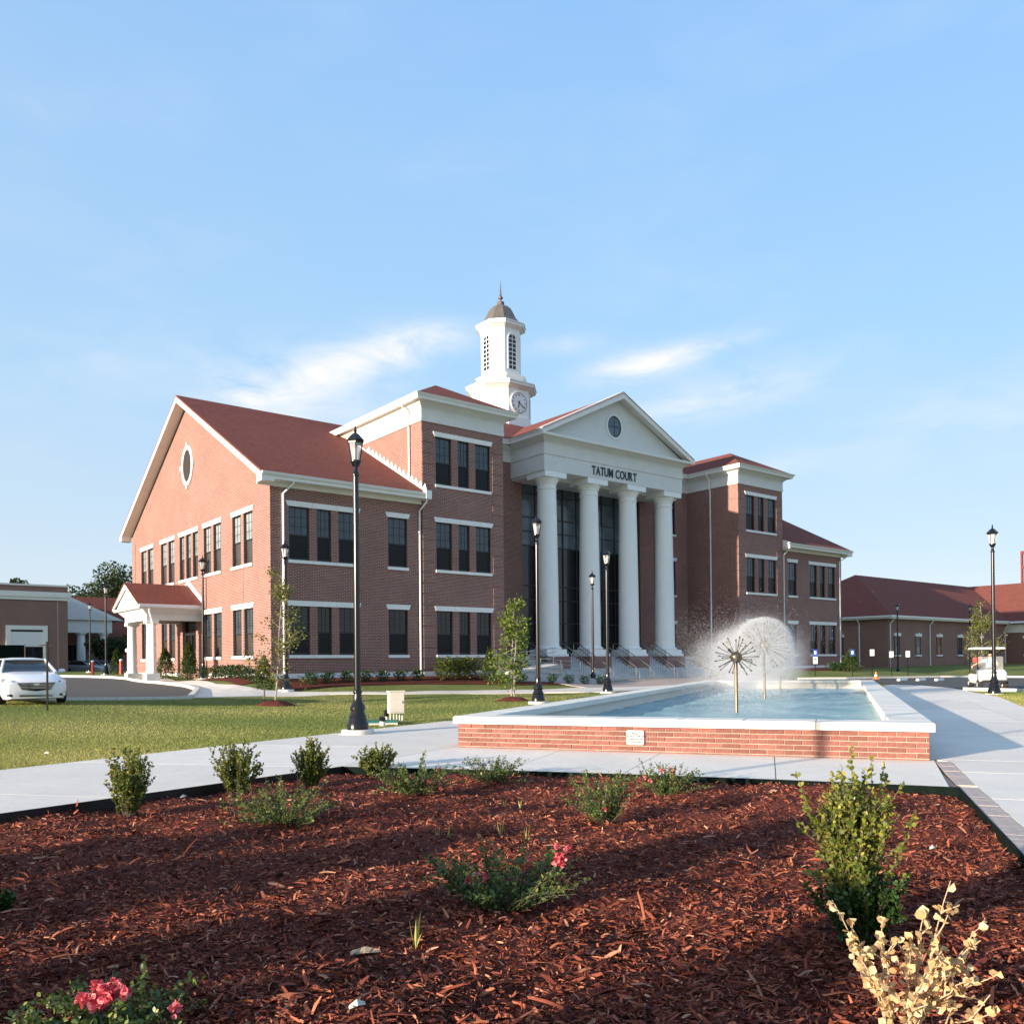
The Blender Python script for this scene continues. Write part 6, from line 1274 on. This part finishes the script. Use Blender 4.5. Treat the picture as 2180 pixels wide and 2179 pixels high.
# ------------------------------------------------------------------ plants
def stems_mesh(paths, r0, r1, n=5):
    mb = MB()
    for P in paths: mb.tube(P, list(np.linspace(r0, r1, len(P))), n, cap=False)
    return mb
def arc_stem(base, dirv, L, droop=0.0, k=6, wob=.02):
    p = np.array(base, float); d = np.array(dirv, float); d /= np.linalg.norm(d); out = [p.copy()]
    for i in range(k):
        d = d + RNG.normal(0, wob, 3) + np.array([0, 0, -droop / k]); d /= np.linalg.norm(d); p = p + d * L / k; out.append(p.copy())
    return np.array(out)
def along(P, t):
    t = np.clip(t, 0, .9999) * (len(P) - 1); i = t.astype(int); f = (t - i)[:, None]; return P[i] * (1 - f) + P[i + 1] * f, P[i + 1] - P[i]
def boxwood(label, x, y, h, w, m='boxwood', nst=34, per=46, ls=.024, group='boxwood shrubs in the mulch bed', name='boxwood_shrub', bare=.12, lobes=None, zz=None, lmin=.62):
    b = thing(name, label, 'shrub', (x, y, (float(bed_h(np.array(x), np.array(y))) if zz is None else zz) - .01), 0, group); S, C, D, RN = [], [], [], []
    for i in range(nst):
        a = RNG.uniform(0, 6.283); rr = RNG.random() ** .6; tilt = rr * w * .55 / h
        L = h * RNG.uniform(lmin, 1.0) * (1 - .26 * rr); P = arc_stem((.25 * w * rr * math.cos(a) * .5, .25 * w * rr * math.sin(a) * .5, 0), (tilt * math.cos(a), tilt * math.sin(a), 1), L, -.06, 6, .07); S.append(P)
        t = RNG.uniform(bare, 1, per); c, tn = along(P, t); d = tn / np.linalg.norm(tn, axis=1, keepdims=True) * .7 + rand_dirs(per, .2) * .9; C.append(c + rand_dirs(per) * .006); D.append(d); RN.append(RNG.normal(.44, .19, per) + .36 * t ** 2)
        # side shoots
        for k in range(3):
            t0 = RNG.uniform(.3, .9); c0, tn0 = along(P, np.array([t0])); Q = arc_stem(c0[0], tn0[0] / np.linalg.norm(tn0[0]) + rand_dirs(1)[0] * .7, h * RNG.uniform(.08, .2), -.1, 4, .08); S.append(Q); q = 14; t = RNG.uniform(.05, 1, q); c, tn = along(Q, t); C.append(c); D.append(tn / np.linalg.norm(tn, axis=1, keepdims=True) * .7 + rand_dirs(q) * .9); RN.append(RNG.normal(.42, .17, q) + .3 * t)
    part('stems', stems_mesh(S, .0035, .0012), M['bark_dark'], b); C, D, RN = np.concatenate(C), np.concatenate(D), np.concatenate(RN)
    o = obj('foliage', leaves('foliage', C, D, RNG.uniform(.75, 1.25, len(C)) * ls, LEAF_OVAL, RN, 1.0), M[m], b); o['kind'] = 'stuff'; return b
def bedpt(x, y): p = flat(x, y, -.05); return p[0], p[1]
for (x, y, ytop, wpx, lab) in ((275, 1733, 1590, 92, 'leafy boxwood farthest left, in front of the black edging'), (503, 1688, 1577, 88, 'wide boxwood second from left, behind the low rose'), (662, 1673, 1578, 60, 'narrow boxwood with a pale dead side, third from left'), (803, 1645, 1578, 66, 'small boxwood at the back corner of the bed before the fountain')):
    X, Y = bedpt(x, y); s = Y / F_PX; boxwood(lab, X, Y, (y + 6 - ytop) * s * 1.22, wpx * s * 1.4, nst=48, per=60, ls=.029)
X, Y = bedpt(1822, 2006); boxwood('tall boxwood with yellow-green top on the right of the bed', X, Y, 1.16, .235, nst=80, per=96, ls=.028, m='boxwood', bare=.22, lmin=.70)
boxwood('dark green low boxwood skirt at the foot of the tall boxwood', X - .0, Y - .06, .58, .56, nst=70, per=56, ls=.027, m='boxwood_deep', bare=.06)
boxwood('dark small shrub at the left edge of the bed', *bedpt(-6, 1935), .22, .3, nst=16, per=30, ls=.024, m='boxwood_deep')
# dead tan shrub: every leaf its own piece
X, Y = bedpt(1915, 2235); db = thing('dead_boxwood', 'dead boxwood with papery tan leaves at the lower right', 'shrub', (X, Y, -.06))
leafm = []
for v in range(4):
    L = LEAF_OVAL * [1.25, 1, 1 + v * 1.2]; me = new_mesh('leaf', np.concatenate([L, [[0, .5, -.06 - .05 * v]]]) * .037, [(0, 1, 6), (1, 2, 6), (2, 3, 6), (3, 4, 6), (4, 5, 6), (5, 0, 6)], True); a = me.attributes.new('rnd', 'FLOAT', 'FACE'); a.data.foreach_set('value', np.full(6, .15 + .25 * v, np.float32)); leafm.append(me)
S = []; cnt = 0
tips = [(-.26, .05, .62), (-.16, .10, .50), (-.10, -.1, .46), (-.02, .12, .50), (.04, 0, .44), (.10, .1, .47), (.17, .12, .55), (.30, .15, .66), (.34, .0, .46), (.42, .1, .50), (.36, -.1, .36), (.24, -.12, .34), (-.20, -.15, .40), (.0, -.2, .36), (.14, -.05, .40), (.28, -.2, .24)]
for tp in tips:
    b0 = np.array([RNG.uniform(-.03, .05), RNG.uniform(-.05, .05), 0]); tpv = np.array(tp) * [1, 1, 1.0]; mid = (b0 + tpv) / 2 + np.array([-.12 * tp[0], -.1 * tp[1], .05]); ts = np.linspace(0, 1, 9)[:, None]
    P = (1 - ts) ** 2 * b0 + 2 * ts * (1 - ts) * mid + ts ** 2 * tpv + RNG.normal(0, .006, (9, 3)); S.append(P); nL = int(RNG.integers(14, 20)); t = np.sort(RNG.uniform(.25, 1, nL)); c, tn = along(P, t)
    for k in range(nL):
        if cnt >= 296: break
        d = tn[k] / np.linalg.norm(tn[k]) * .75 + rand_dirs(1)[0] * .8; d = d / np.linalg.norm(d); o = obj('leaf', leafm[int(RNG.integers(0, 4))], M['dead_leaf'], db, tuple(c[k])); o.rotation_mode = 'QUATERNION'; o.rotation_quaternion = Vector(d).to_track_quat('Y', 'Z') @ Matrix.Rotation(RNG.uniform(0, 6.28), 3, 'Y').to_quaternion(); s = RNG.uniform(.75, 1.25); o.scale = (s, s, s); cnt += 1
C_, D_ = [], []
for P in list(S):
    for k in range(3):
        c0, t0 = along(P, np.array([RNG.uniform(.2, .85)])); Q = arc_stem(c0[0], t0[0] / np.linalg.norm(t0[0]) + rand_dirs(1, .2)[0] * .8, RNG.uniform(.06, .16), 0, 4, .1); S.append(Q); t = RNG.uniform(.1, 1, 6); c, tn = along(Q, t); C_.append(c); D_.append(tn / np.linalg.norm(tn, axis=1, keepdims=True) * .6 + rand_dirs(6))
o = obj('inner_leaves', leaves('inner_leaves', np.concatenate(C_), np.concatenate(D_), RNG.uniform(.7, 1.15, len(C_) * 6) * .034, LEAF_OVAL, None, 1.2), M['dead_leaf'], db); o['kind'] = 'stuff'
mat('dead_stem', (.50, .36, .22), .8, .2, 30); part('stems', stems_mesh(S, .0042, .0018, 6), M['dead_stem'], db)
# roses
def rose(label, x, y, wpx, hpx, flowers, nst=46, ls=.030, m='rose_leaf'):
    X, Y = bedpt(x, y); s = Y / F_PX; w, h = wpx * s, hpx * s; r = thing('rose_bush', label, 'shrub', (X, Y, float(bed_h(np.array(X), np.array(Y))) - .01), 0, 'low rose bushes in the mulch bed'); S, C, D, RN = [], [], [], []
    for i in range(nst):
        a = RNG.uniform(0, 6.283); rr = RNG.random() ** .5; P = arc_stem((.12 * w * math.cos(a) * rr, .12 * w * math.sin(a) * rr, 0), (math.cos(a) * rr * w * .5, math.sin(a) * rr * w * .38, h * RNG.uniform(.65, 1.1)), math.hypot(rr * w * .5, h * RNG.uniform(.8, 1.25)), .25, 6, .12); P[:, 2] = np.maximum(P[:, 2], .01); S.append(P)
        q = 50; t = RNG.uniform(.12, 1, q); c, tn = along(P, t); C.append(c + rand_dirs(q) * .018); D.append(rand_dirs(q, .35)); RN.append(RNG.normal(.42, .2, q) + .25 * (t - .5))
    part('stems', stems_mesh(S, .0032, .0014), M['bark_dark'], r); o = obj('foliage', leaves('foliage', np.concatenate(C), np.concatenate(D), RNG.uniform(.6, 1.2, len(S) * 50) * ls, LEAF_OVAL, np.concatenate(RN), .85), M[m], r); o['kind'] = 'stuff'
    for (fx, fy, fs) in flowers:
        p = at_depth(fx, fy, Y - .10 * w - .05 + RNG.uniform(-.06, .03)); q = np.array([p[0] - X, p[1] - Y, p[2] - r.location.z]); n = 26; dr = rand_dirs(n, .6); me = leaves('flower', q + dr * .008 * fs + RNG.normal(0, .006 * fs, (n, 3)), dr + rand_dirs(n) * .5, RNG.uniform(.6, 1.1, n) * .024 * fs, LEAF_OVAL, RNG.normal(.45, .25, n), 1.5); obj('flower', me, M['petal'], r)
    return r
rose('wide low rose bush behind the second boxwood from left', 612, 1752, 225, 78, [(618, 1714, .8), (728, 1700, .6)], 64)
rose('rose bush with red-pink blooms behind the gap left of the fountain', 885, 1698, 150, 62, [(878, 1654, 1.1), (912, 1664, .9), (925, 1666, .8), (940, 1680, .8), (935, 1636, .7)], 52)
rose('rose bush without blooms nearest the fountain wall, left of the plaque', 1048, 1668, 125, 52, [], 44)
rose('upright rose bush with a single red bloom below the plaque', 1290, 1752, 118, 98, [(1289, 1721, .8)], 50)
rose('rose bush with a pink cluster right of the plaque', 1418, 1690, 126, 58, [(1362, 1660, 1), (1372, 1656, 1), (1384, 1662, .9), (1410, 1640, 1), (1428, 1636, 1), (1436, 1640, .8), (1398, 1658, .7), (1430, 1645, .8)], 48)
rose('large rose bush with coral blooms in the middle of the bed', 1062, 1928, 280, 105, [(1002, 1870, 1.05), (1012, 1866, 1), (1031, 1874, .9), (1033, 1866, .9), (994, 1876, .8), (1187, 1830, 1.1), (1197, 1838, 1.1), (1190, 1822, 1), (1183, 1838, .9), (1208, 1806, .8), (1186, 1802, .7), (1200, 1832, .9), (960, 1836, .5)], 74)
rose('rose bush with bright red blooms at the lower left corner', 235, 2196, 330, 88, [(205, 2098, 1.1), (222, 2118, 1.3), (215, 2130, 1.3), (210, 2140, 1.1), (172, 2130, 1.2), (184, 2128, 1), (196, 2134, 1), (240, 2092, .8), (252, 2096, .8), (268, 2116, 1), (262, 2108, .9), (240, 2126, .9), (375, 2144, 1.0), (142, 2168, 1.1), (222, 2104, 1.0), (230, 2120, 1.1)], 60)
# weeds: single grass sprigs in the mulch
for (x, y, h, lab) in ((885, 2020, 110, 'tall thin grass sprig in the middle foreground of the mulch'), (1066, 1780, 60, 'thin grass sprig left of the centre of the bed'), (1122, 1790, 55, 'pale grass sprig right of the centre of the bed'), (932, 1785, 45, 'short grass sprig below the back-left rose'), (1075, 1720, 35, 'tiny grass sprig near the back of the bed'), (955, 1786, 40, 'second short grass sprig below the back-left rose'), (1110, 1722, 35, 'tiny grass sprig right of another at the back of the bed')):
    X, Y = bedpt(x, y); n = 4; me = leaves('blade', np.zeros((n, 3)) + RNG.normal(0, .006, (n, 3)), np.array([[.1, 0, 1], [-.25, .1, 1], [.3, .1, .8], [0, -.2, 1]]), np.array([1, .7, .5, .8]) * h * Y / F_PX * .8, LEAF_NEEDLE, RNG.uniform(.5, .9, n), .6); w_ = thing('grass_sprig', lab, 'weed', (X, Y, -.05), 0, 'grass sprigs in the mulch'); obj('blades', me, M['grass_blade'], w_)
# pale bark pieces
for (x, y, L, a, lab) in ((778, 2030, .085, .1, 'pale curled bark piece in the mulch below the centre'), (390, 1697, .05, 1.2, 'small white scrap by the black edging'), (1985, 1812, .03, .3, 'small white pebble on the mulch at right'), (760, 2165, .04, .5, 'grey stone at the bottom of the mulch bed')):
    X, Y = bedpt(x, y); rk = MB().loft([[(-L, -.3 * L, 0), (-L * .9, .25 * L, 0), (-.9 * L, .1 * L, .012)], [(0, -.42 * L, .01), (0, .4 * L, .014), (0, 0, .035)], [(L, -.15 * L, .004), (L * .9, .2 * L, .002), (L * .95, 0, .016)]]); o = part('bark_piece', rk, M['blinds'] if 'white' in lab or 'grey' in lab else M['dead_stem'], None, loc=(X, Y, float(bed_h(np.array(X), np.array(Y))) + .022), rotz=a); tag(o, lab, 'debris')

# ---- conifers and shrubs by the buildings
def conifer(label, x, y, z, h, w, n=2600, ls=.10, m='conifer', name='cone_evergreen', trunk=0.0, group='cone-shaped evergreens', col=.8):
    c = thing(name, label, 'evergreen', (x, y, z), 0, group); t = RNG.random(n) ** .75; a = RNG.uniform(0, 6.283, n); prof = (1 - t) ** col * (.55 + .45 * np.minimum(1, t * 7)); lump = 1 + .22 * np.sin(a * 5 + t * 17) + .15 * np.sin(a * 9 - t * 31)
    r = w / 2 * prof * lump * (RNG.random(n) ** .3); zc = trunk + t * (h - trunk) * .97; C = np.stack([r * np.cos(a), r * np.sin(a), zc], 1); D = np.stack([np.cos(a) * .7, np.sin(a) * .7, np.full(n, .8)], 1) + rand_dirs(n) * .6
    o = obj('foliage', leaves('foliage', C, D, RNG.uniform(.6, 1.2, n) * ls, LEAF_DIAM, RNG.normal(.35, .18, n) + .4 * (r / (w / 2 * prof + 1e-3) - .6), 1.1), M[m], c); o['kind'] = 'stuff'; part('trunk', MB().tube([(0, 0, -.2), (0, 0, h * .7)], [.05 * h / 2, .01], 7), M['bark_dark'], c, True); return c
def shrub(label, x, y, z, h, w, n=420, ls=.08, m='boxwood_deep', group='small shrubs along the hall'):
    c = thing('foundation_shrub', label, 'shrub', (x, y, z), 0, group); d = rand_dirs(n, .2); rr = RNG.random(n) ** .33; lump = 1 + .25 * np.sin(d[:, 0] * 6 + d[:, 2] * 5); C = d * rr[:, None] * lump[:, None] * [w / 2, w / 2, h / 2] + [0, 0, h * .5]; C[:, 2] = np.maximum(C[:, 2], .03)
    o = obj('foliage', leaves('foliage', C, d + rand_dirs(n) * .7, RNG.uniform(.6, 1.2, n) * ls, LEAF_OVAL, RNG.normal(.4, .2, n), 1.0), M[m], c); o['kind'] = 'stuff'; part('stems', stems_mesh([arc_stem((0, 0, 0), rand_dirs(1, 2)[0], h * .7) for k in range(5)], .012, .005), M['bark_dark'], c); return c
def at_v(x, y, v):   # point on the plane v = const of the hall seen at pixel
    d = ray(x, y); t = (v - (np.array([0, 0]) - C0) @ AV) / (d[:2] @ AV); return EYEP + d * t
def at_u(x, y, u):
    d = ray(x, y); t = (u - (np.array([0, 0]) - C0) @ BU) / (d[:2] @ BU); return EYEP + d * t
nm = ['first', 'second', 'third', 'fourth', 'fifth', 'sixth', 'seventh', 'eighth', 'ninth', 'tenth']
for i, x in enumerate((661, 699, 738, 780, 815, 853, 890)):
    p = at_v(x, 1445, -1.15); shrub('%s small dark shrub from the left along the front plinth' % nm[i], p[0], p[1], tz(p[0], p[1]) + .02, .52, .62)
for i, x in enumerate((944, 966, 986, 1006)):
    p = at_v(x, 1440, -1.3); shrub('%s pale green bush from the left before the left tower' % nm[i], p[0], p[1], tz(p[0], p[1]) + .02, 1.15, 1.0, 900, .09, 'boxwood')
for i, x in enumerate((1076, 1112, 1176, 1212, 1245, 1279)):
    p = at_v(x, 1448, -2.9); shrub('%s small round shrub from the left before the access ramp' % nm[i], p[0], p[1], tz(p[0], p[1]) + .02, .52, .55, 380, .07)
for i, x in enumerate((449, 466, 480, 493, 505, 522, 538)):
    p = at_u(x, 1434, -1.0); shrub('%s small shrub from the left along the gable wall' % nm[i], p[0], p[1], tz(p[0], p[1]) + .02, .62, .7)
def cone_at(label, p, h, w, **k): return conifer(label, p[0], p[1], tz(p[0], p[1]), h, w, **k)
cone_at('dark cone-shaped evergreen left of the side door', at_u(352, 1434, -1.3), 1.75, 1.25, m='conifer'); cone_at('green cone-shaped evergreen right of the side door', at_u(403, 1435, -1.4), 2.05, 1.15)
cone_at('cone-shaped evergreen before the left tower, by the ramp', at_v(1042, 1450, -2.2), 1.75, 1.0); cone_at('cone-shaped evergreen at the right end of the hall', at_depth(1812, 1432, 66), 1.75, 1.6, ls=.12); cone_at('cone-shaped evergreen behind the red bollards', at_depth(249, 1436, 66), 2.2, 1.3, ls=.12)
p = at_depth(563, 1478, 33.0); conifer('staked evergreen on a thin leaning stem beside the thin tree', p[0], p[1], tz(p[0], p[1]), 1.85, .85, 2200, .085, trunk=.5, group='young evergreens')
for i, x in enumerate((1770, 1782, 1792)):
    p = at_depth(x, 1432, 66); shrub('%s small shrub from the left before the right wing' % nm[i], p[0], p[1], tz(p[0], p[1]), .6, .8, 300, .1)
# mulch strips against the walls
def uvpoly(L): return [UV2(u, v) for u, v in L]
tag(drape('foundation_bed', uvpoly([(-.1, -.05), (-.2, -1.9), (3, -2.0), (7, -2.2), (9.5, -2.6), (12, -3.4), (18, -3.6), (21, -3.3), (18, -2.3), (12.5, -2.2), (12.5, -.15), (8.3, -.05)]), .03, .6, M['mulch']), 'reddish mulch strip along the front of the hall', 'mulch', kind='structure')
tag(drape('foundation_bed', uvpoly([(-.05, -.2), (-1.8, -.6), (-1.9, 4), (-1.7, 8.6), (-.05, 8.8)]), .03, .6, M['mulch']), 'reddish mulch strip along the gable wall', 'mulch', kind='structure')
tag(drape('foundation_bed', uvpoly([(41, -.05), (41, -1.6), (49, -2.0), (52, -1.2), (51, 1.5), (48.9, .3)]), .03, .6, M['mulch']), 'reddish mulch strip before the right wing', 'mulch', kind='structure')

# ---- young trees
def tree(label, x, y, z, h, spread, z0, n_br, n_leaf, ls, m, trunks=1, bark='bark', group='young trees', name='young_tree', tilt=.5, thick=.035, cat='tree', fine=5, rise=.9):
    t = thing(name, label, cat, (x, y, z), RNG.uniform(0, 6), group); S = []; ends = []; tr = []
    for k in range(trunks):
        P = arc_stem((RNG.normal(0, .05) * (trunks > 1), RNG.normal(0, .05) * (trunks > 1), -.2), (RNG.normal(0, .06), RNG.normal(0, .06), 1), h * (1 - .22 * k) + .2, 0, 9, .03); tr.append(P)
        for i in range(n_br // trunks):
            q = RNG.uniform(0, 1); tt = (z0 + (1 - z0) * q) * .97; c, tn = along(P, np.array([tt])); a = RNG.uniform(0, 6.283); L = spread * (1.05 - .75 * q) * RNG.uniform(.55, 1.1); Q = arc_stem(c[0], (math.cos(a), math.sin(a), rise * RNG.uniform(.5, 1.3)), L, .25, 5, .12); S.append(Q)
            for f in range(fine):
                c2, tn2 = along(Q, np.array([RNG.uniform(.3, 1)])); R_ = arc_stem(c2[0], tn2[0] / np.linalg.norm(tn2[0]) + rand_dirs(1, .2)[0] * .9, L * RNG.uniform(.2, .45), .2, 3, .1); S.append(R_); ends.append(R_)
            ends.append(Q)
    mb = MB()
    for P in tr: mb.tube(P, list(np.linspace(thick, thick * .22, len(P))), 8)
    part('trunk', mb, M[bark], t, True); part('limbs', stems_mesh(S, thick * .28, thick * .06), M[bark], t)['kind'] = 'stuff'
    k = RNG.integers(0, len(ends), n_leaf); tt = RNG.uniform(.25, 1.0, n_leaf); C = np.empty((n_leaf, 3)); D = np.empty((n_leaf, 3))
    for i, e in enumerate(ends):
        s = k == i
        if s.any(): C[s], D[s] = along(e, tt[s])
    C += RNG.normal(0, ls * .9, C.shape); D = D / (np.linalg.norm(D, axis=1, keepdims=True) + 1e-9) * .5 + rand_dirs(n_leaf, -.2)
    o = obj('crown', leaves('crown', C, D, RNG.uniform(.6, 1.25, n_leaf) * ls, LEAF_DIAM, RNG.normal(.5, .22, n_leaf), 1.15), M[m], t); o['kind'] = 'stuff'; return t
def mound(label, x, y, z, r=.75, h=.22):
    n = 26; rings = [[(r * k * math.cos(a) * (1 + .05 * math.sin(a * 5)), r * k * math.sin(a), z + h * (1 - k ** 2) + RNG.normal(0, .012) - .02) for a in np.linspace(0, 6.283, n, endpoint=False)] for k in (1.0, .8, .55, .3, .08)]; o = part('mulch_mound', MB().loft(rings), M['mulch'], None, True); o.location = (x, y, 0); tag(o, label, 'mulch')
p = at_depth(584, 1492, 31.5); g = tz(p[0], p[1]); mound('mulch ring under the thin staked tree', p[0], p[1], g, .78, .22); tree('thin sparse young tree with yellowish leaves before the brick corner', p[0], p[1], g, 4.9, 1.25, .18, 30, 1700, .11, 'oak_leaf', thick=.032, fine=3, rise=.7)
p = at_depth(1092, 1481, 33.5); g = tz(p[0], p[1]); mound('mulch ring under the bright green young tree', p[0], p[1], g, .72, .2); tree('bright green young tree with pale twin stems before the left tower', p[0], p[1], g, 4.1, 1.15, .16, 34, 2600, .12, 'tree_leaf', trunks=2, thick=.036, fine=5)
p = at_depth(2092, 1440, 78); tree('loose young tree behind the golf cart', p[0], p[1], tz(p[0], p[1]), 6.2, 2.2, .18, 40, 2600, .17, 'oak_leaf', thick=.06, fine=4)
# ---- distant trees, left
def big_tree(label, x, y, z, h, w, n=7000, ls=.42, m='far_leaf', group='distant trees', z0=.22):
    t = thing('distant_tree', label, 'tree', (x, y, z), 0, group); nc = 26; cc = rand_dirs(nc, .15) * (RNG.random(nc) ** .4)[:, None] * [w * .42, w * .42, h * .34] + [0, 0, h * .62]; rr = RNG.uniform(.12, .24, nc) * w; S = []
    for c, r in zip(cc, rr): b = np.array([0, 0, h * RNG.uniform(.22, .45)]); S.append(np.array([b, b * .5 + c * .5 + [0, 0, -.05 * h], c]))
    part('trunk', MB().tube([(0, 0, -1), (0, 0, h * .3), (.02 * w, 0, h * .55)], [h * .035, h * .026, h * .012], 9), M['bark_dark'], t, True); part('limbs', stems_mesh(S, h * .012, h * .003, 6), M['bark_dark'], t)['kind'] = 'stuff'
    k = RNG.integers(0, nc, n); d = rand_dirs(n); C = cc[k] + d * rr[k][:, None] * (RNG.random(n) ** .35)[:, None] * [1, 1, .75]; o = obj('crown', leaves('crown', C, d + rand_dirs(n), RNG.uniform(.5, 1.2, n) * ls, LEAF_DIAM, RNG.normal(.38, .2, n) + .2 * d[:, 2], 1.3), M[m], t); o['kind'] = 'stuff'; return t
for (x, dp, h, w, lab) in ((158, 128, 11.5, 11, 'leafy tree behind the white pediment, left one'), (196, 134, 13.5, 12, 'leafy tree behind the white pediment, middle one'), (236, 130, 14, 11, 'leafy tree behind the distant lamp post'), (268, 126, 16.5, 10, 'tall open tree partly hidden by the gable'), (50, 140, 15.9, 5, 'tree tip showing above the flat-roofed building')):
    p = at_depth(x, 1420, dp); big_tree(lab, p[0], p[1], .9, h, w)
p = at_depth(236, 1423, 97); big_tree('low dark tree beside the distant parked cars', p[0], p[1], 1.0, 4.2, 4.6, 4000, .3)
# ---- planting behind the camera, left: it casts the long shadows over the bed
def PQ(pp, qq): return np.array([sd[0] * pp - sd[1] * qq, sd[1] * pp + sd[0] * qq])
for (pp, qq, h, w, lab) in ((-15, 4.72, 4.2, 1.0, 'columnar evergreen behind the viewer, second of the row'), (-14, 2.62, 3.5, 1.0, 'columnar evergreen behind the viewer, first of the row'), (-12, 6.6, 2.9, 1.7, 'broad evergreen behind the viewer, third of the row'), (-12, 7.9, 2.6, 1.2, 'evergreen behind the viewer, fourth of the row'), (-10, 1.1, 2.2, .8, 'small evergreen behind the viewer')):
    c = PQ(pp, qq); conifer(lab, c[0], c[1], 0, h, w, 4200, .17, group='evergreens behind the viewer', col=.3)
for (x, y, h, w, lab) in ((-2, -24, 9.5, 9, 'shade tree far behind the viewer, left one'), (22, -34, 10, 11, 'shade tree far behind the viewer, right one'), (45, -20, 10, 11, 'shade tree beyond the walk right of the viewer')): big_tree(lab, x, y, 0, h, w, 4500, .35, group='shade trees behind the viewer')

# ---- grass
def lawn_pts(n, xr, yr, tests, power=2.0):
    out = []; tot = 0
    while tot < n:
        m = n; u = RNG.random(m); y = 1 / (1 / yr[1] + u * (1 / yr[0] - 1 / yr[1])); x = RNG.uniform(-.66, .66, m) * y; ok = (x > xr[0]) & (x < xr[1])
        for T in tests: ok &= T(x, y)
        out.append(np.stack([x[ok], y[ok]], 1)); tot += ok.sum()
    return np.concatenate(out)[:n]
lwpoly = [LW_out(0), LW_out(1), bed_left, A_]; fpoly = [FP(-.04, -.04), FP(FW + .04, -.04), FP(FW + .04, FLEN + .04), FP(-.04, FLEN + .04)]
nrm = np.array([-(LW_out(1) - LW_out(0))[1], (LW_out(1) - LW_out(0))[0]]); nrm = nrm / np.linalg.norm(nrm); nrm = nrm if nrm[1] > 0 else -nrm
side = lambda x, y: (x * nrm[0] + y * nrm[1]) > LW_out(0) @ nrm + .01
notin = lambda P: (lambda x, y: ~inside(P, x, y))
frontlim = lambda x, y: ((x - C0[0]) * AV[0] + (y - C0[1]) * AV[1]) < -1.9
leftoff = lambda x, y: ((x - FO[0]) * FL[0] + (y - FO[1]) * FL[1]) < -.02
def grass(name, xy, label, h0=.030):
    n = len(xy); z = terrain(xy[:, 0], xy[:, 1]); d = RNG.normal(0, .45, (n, 3)); d[:, 2] = 1; dist = np.hypot(xy[:, 0], xy[:, 1]); pn = .5 + .22 * np.sin(xy[:, 0] * .55 + 1.3 * np.sin(xy[:, 1] * .35)) + .16 * np.sin(xy[:, 1] * 1.1 + xy[:, 0] * .25)
    me = leaves(name, np.concatenate([xy, z[:, None] - .004], 1), d, RNG.uniform(.6, 1.3, n) * h0 * (1 + dist * .012), LEAF_NEEDLE, RNG.normal(0, .22, n) + pn, 1.0 + .0); o = obj(name, me, M['grass_blade']); tag(o, label, 'grass', kind='stuff')
grass('lawn_grass', lawn_pts(190000, (-40, 10), (12.5, 40), [side, notin(side_pan), notin(fpoly), notin(pw), notin(drive), frontlim, leftoff]), 'short mown grass blades of the left lawn')
grass('lawn_grass', lawn_pts(26000, (15, 40), (21, 36), [lambda x, y: x > 15.0, notin(rp), notin(park)]), 'short mown grass blades of the lawn at the right edge')
tag(part('litter_scrap', MB().box(-.04, .04, -.02, .02, 0, .015), M['white_paint'], None, loc=(*f2(100, 1606), .03)), 'tiny white scrap of litter on the left lawn', 'litter')
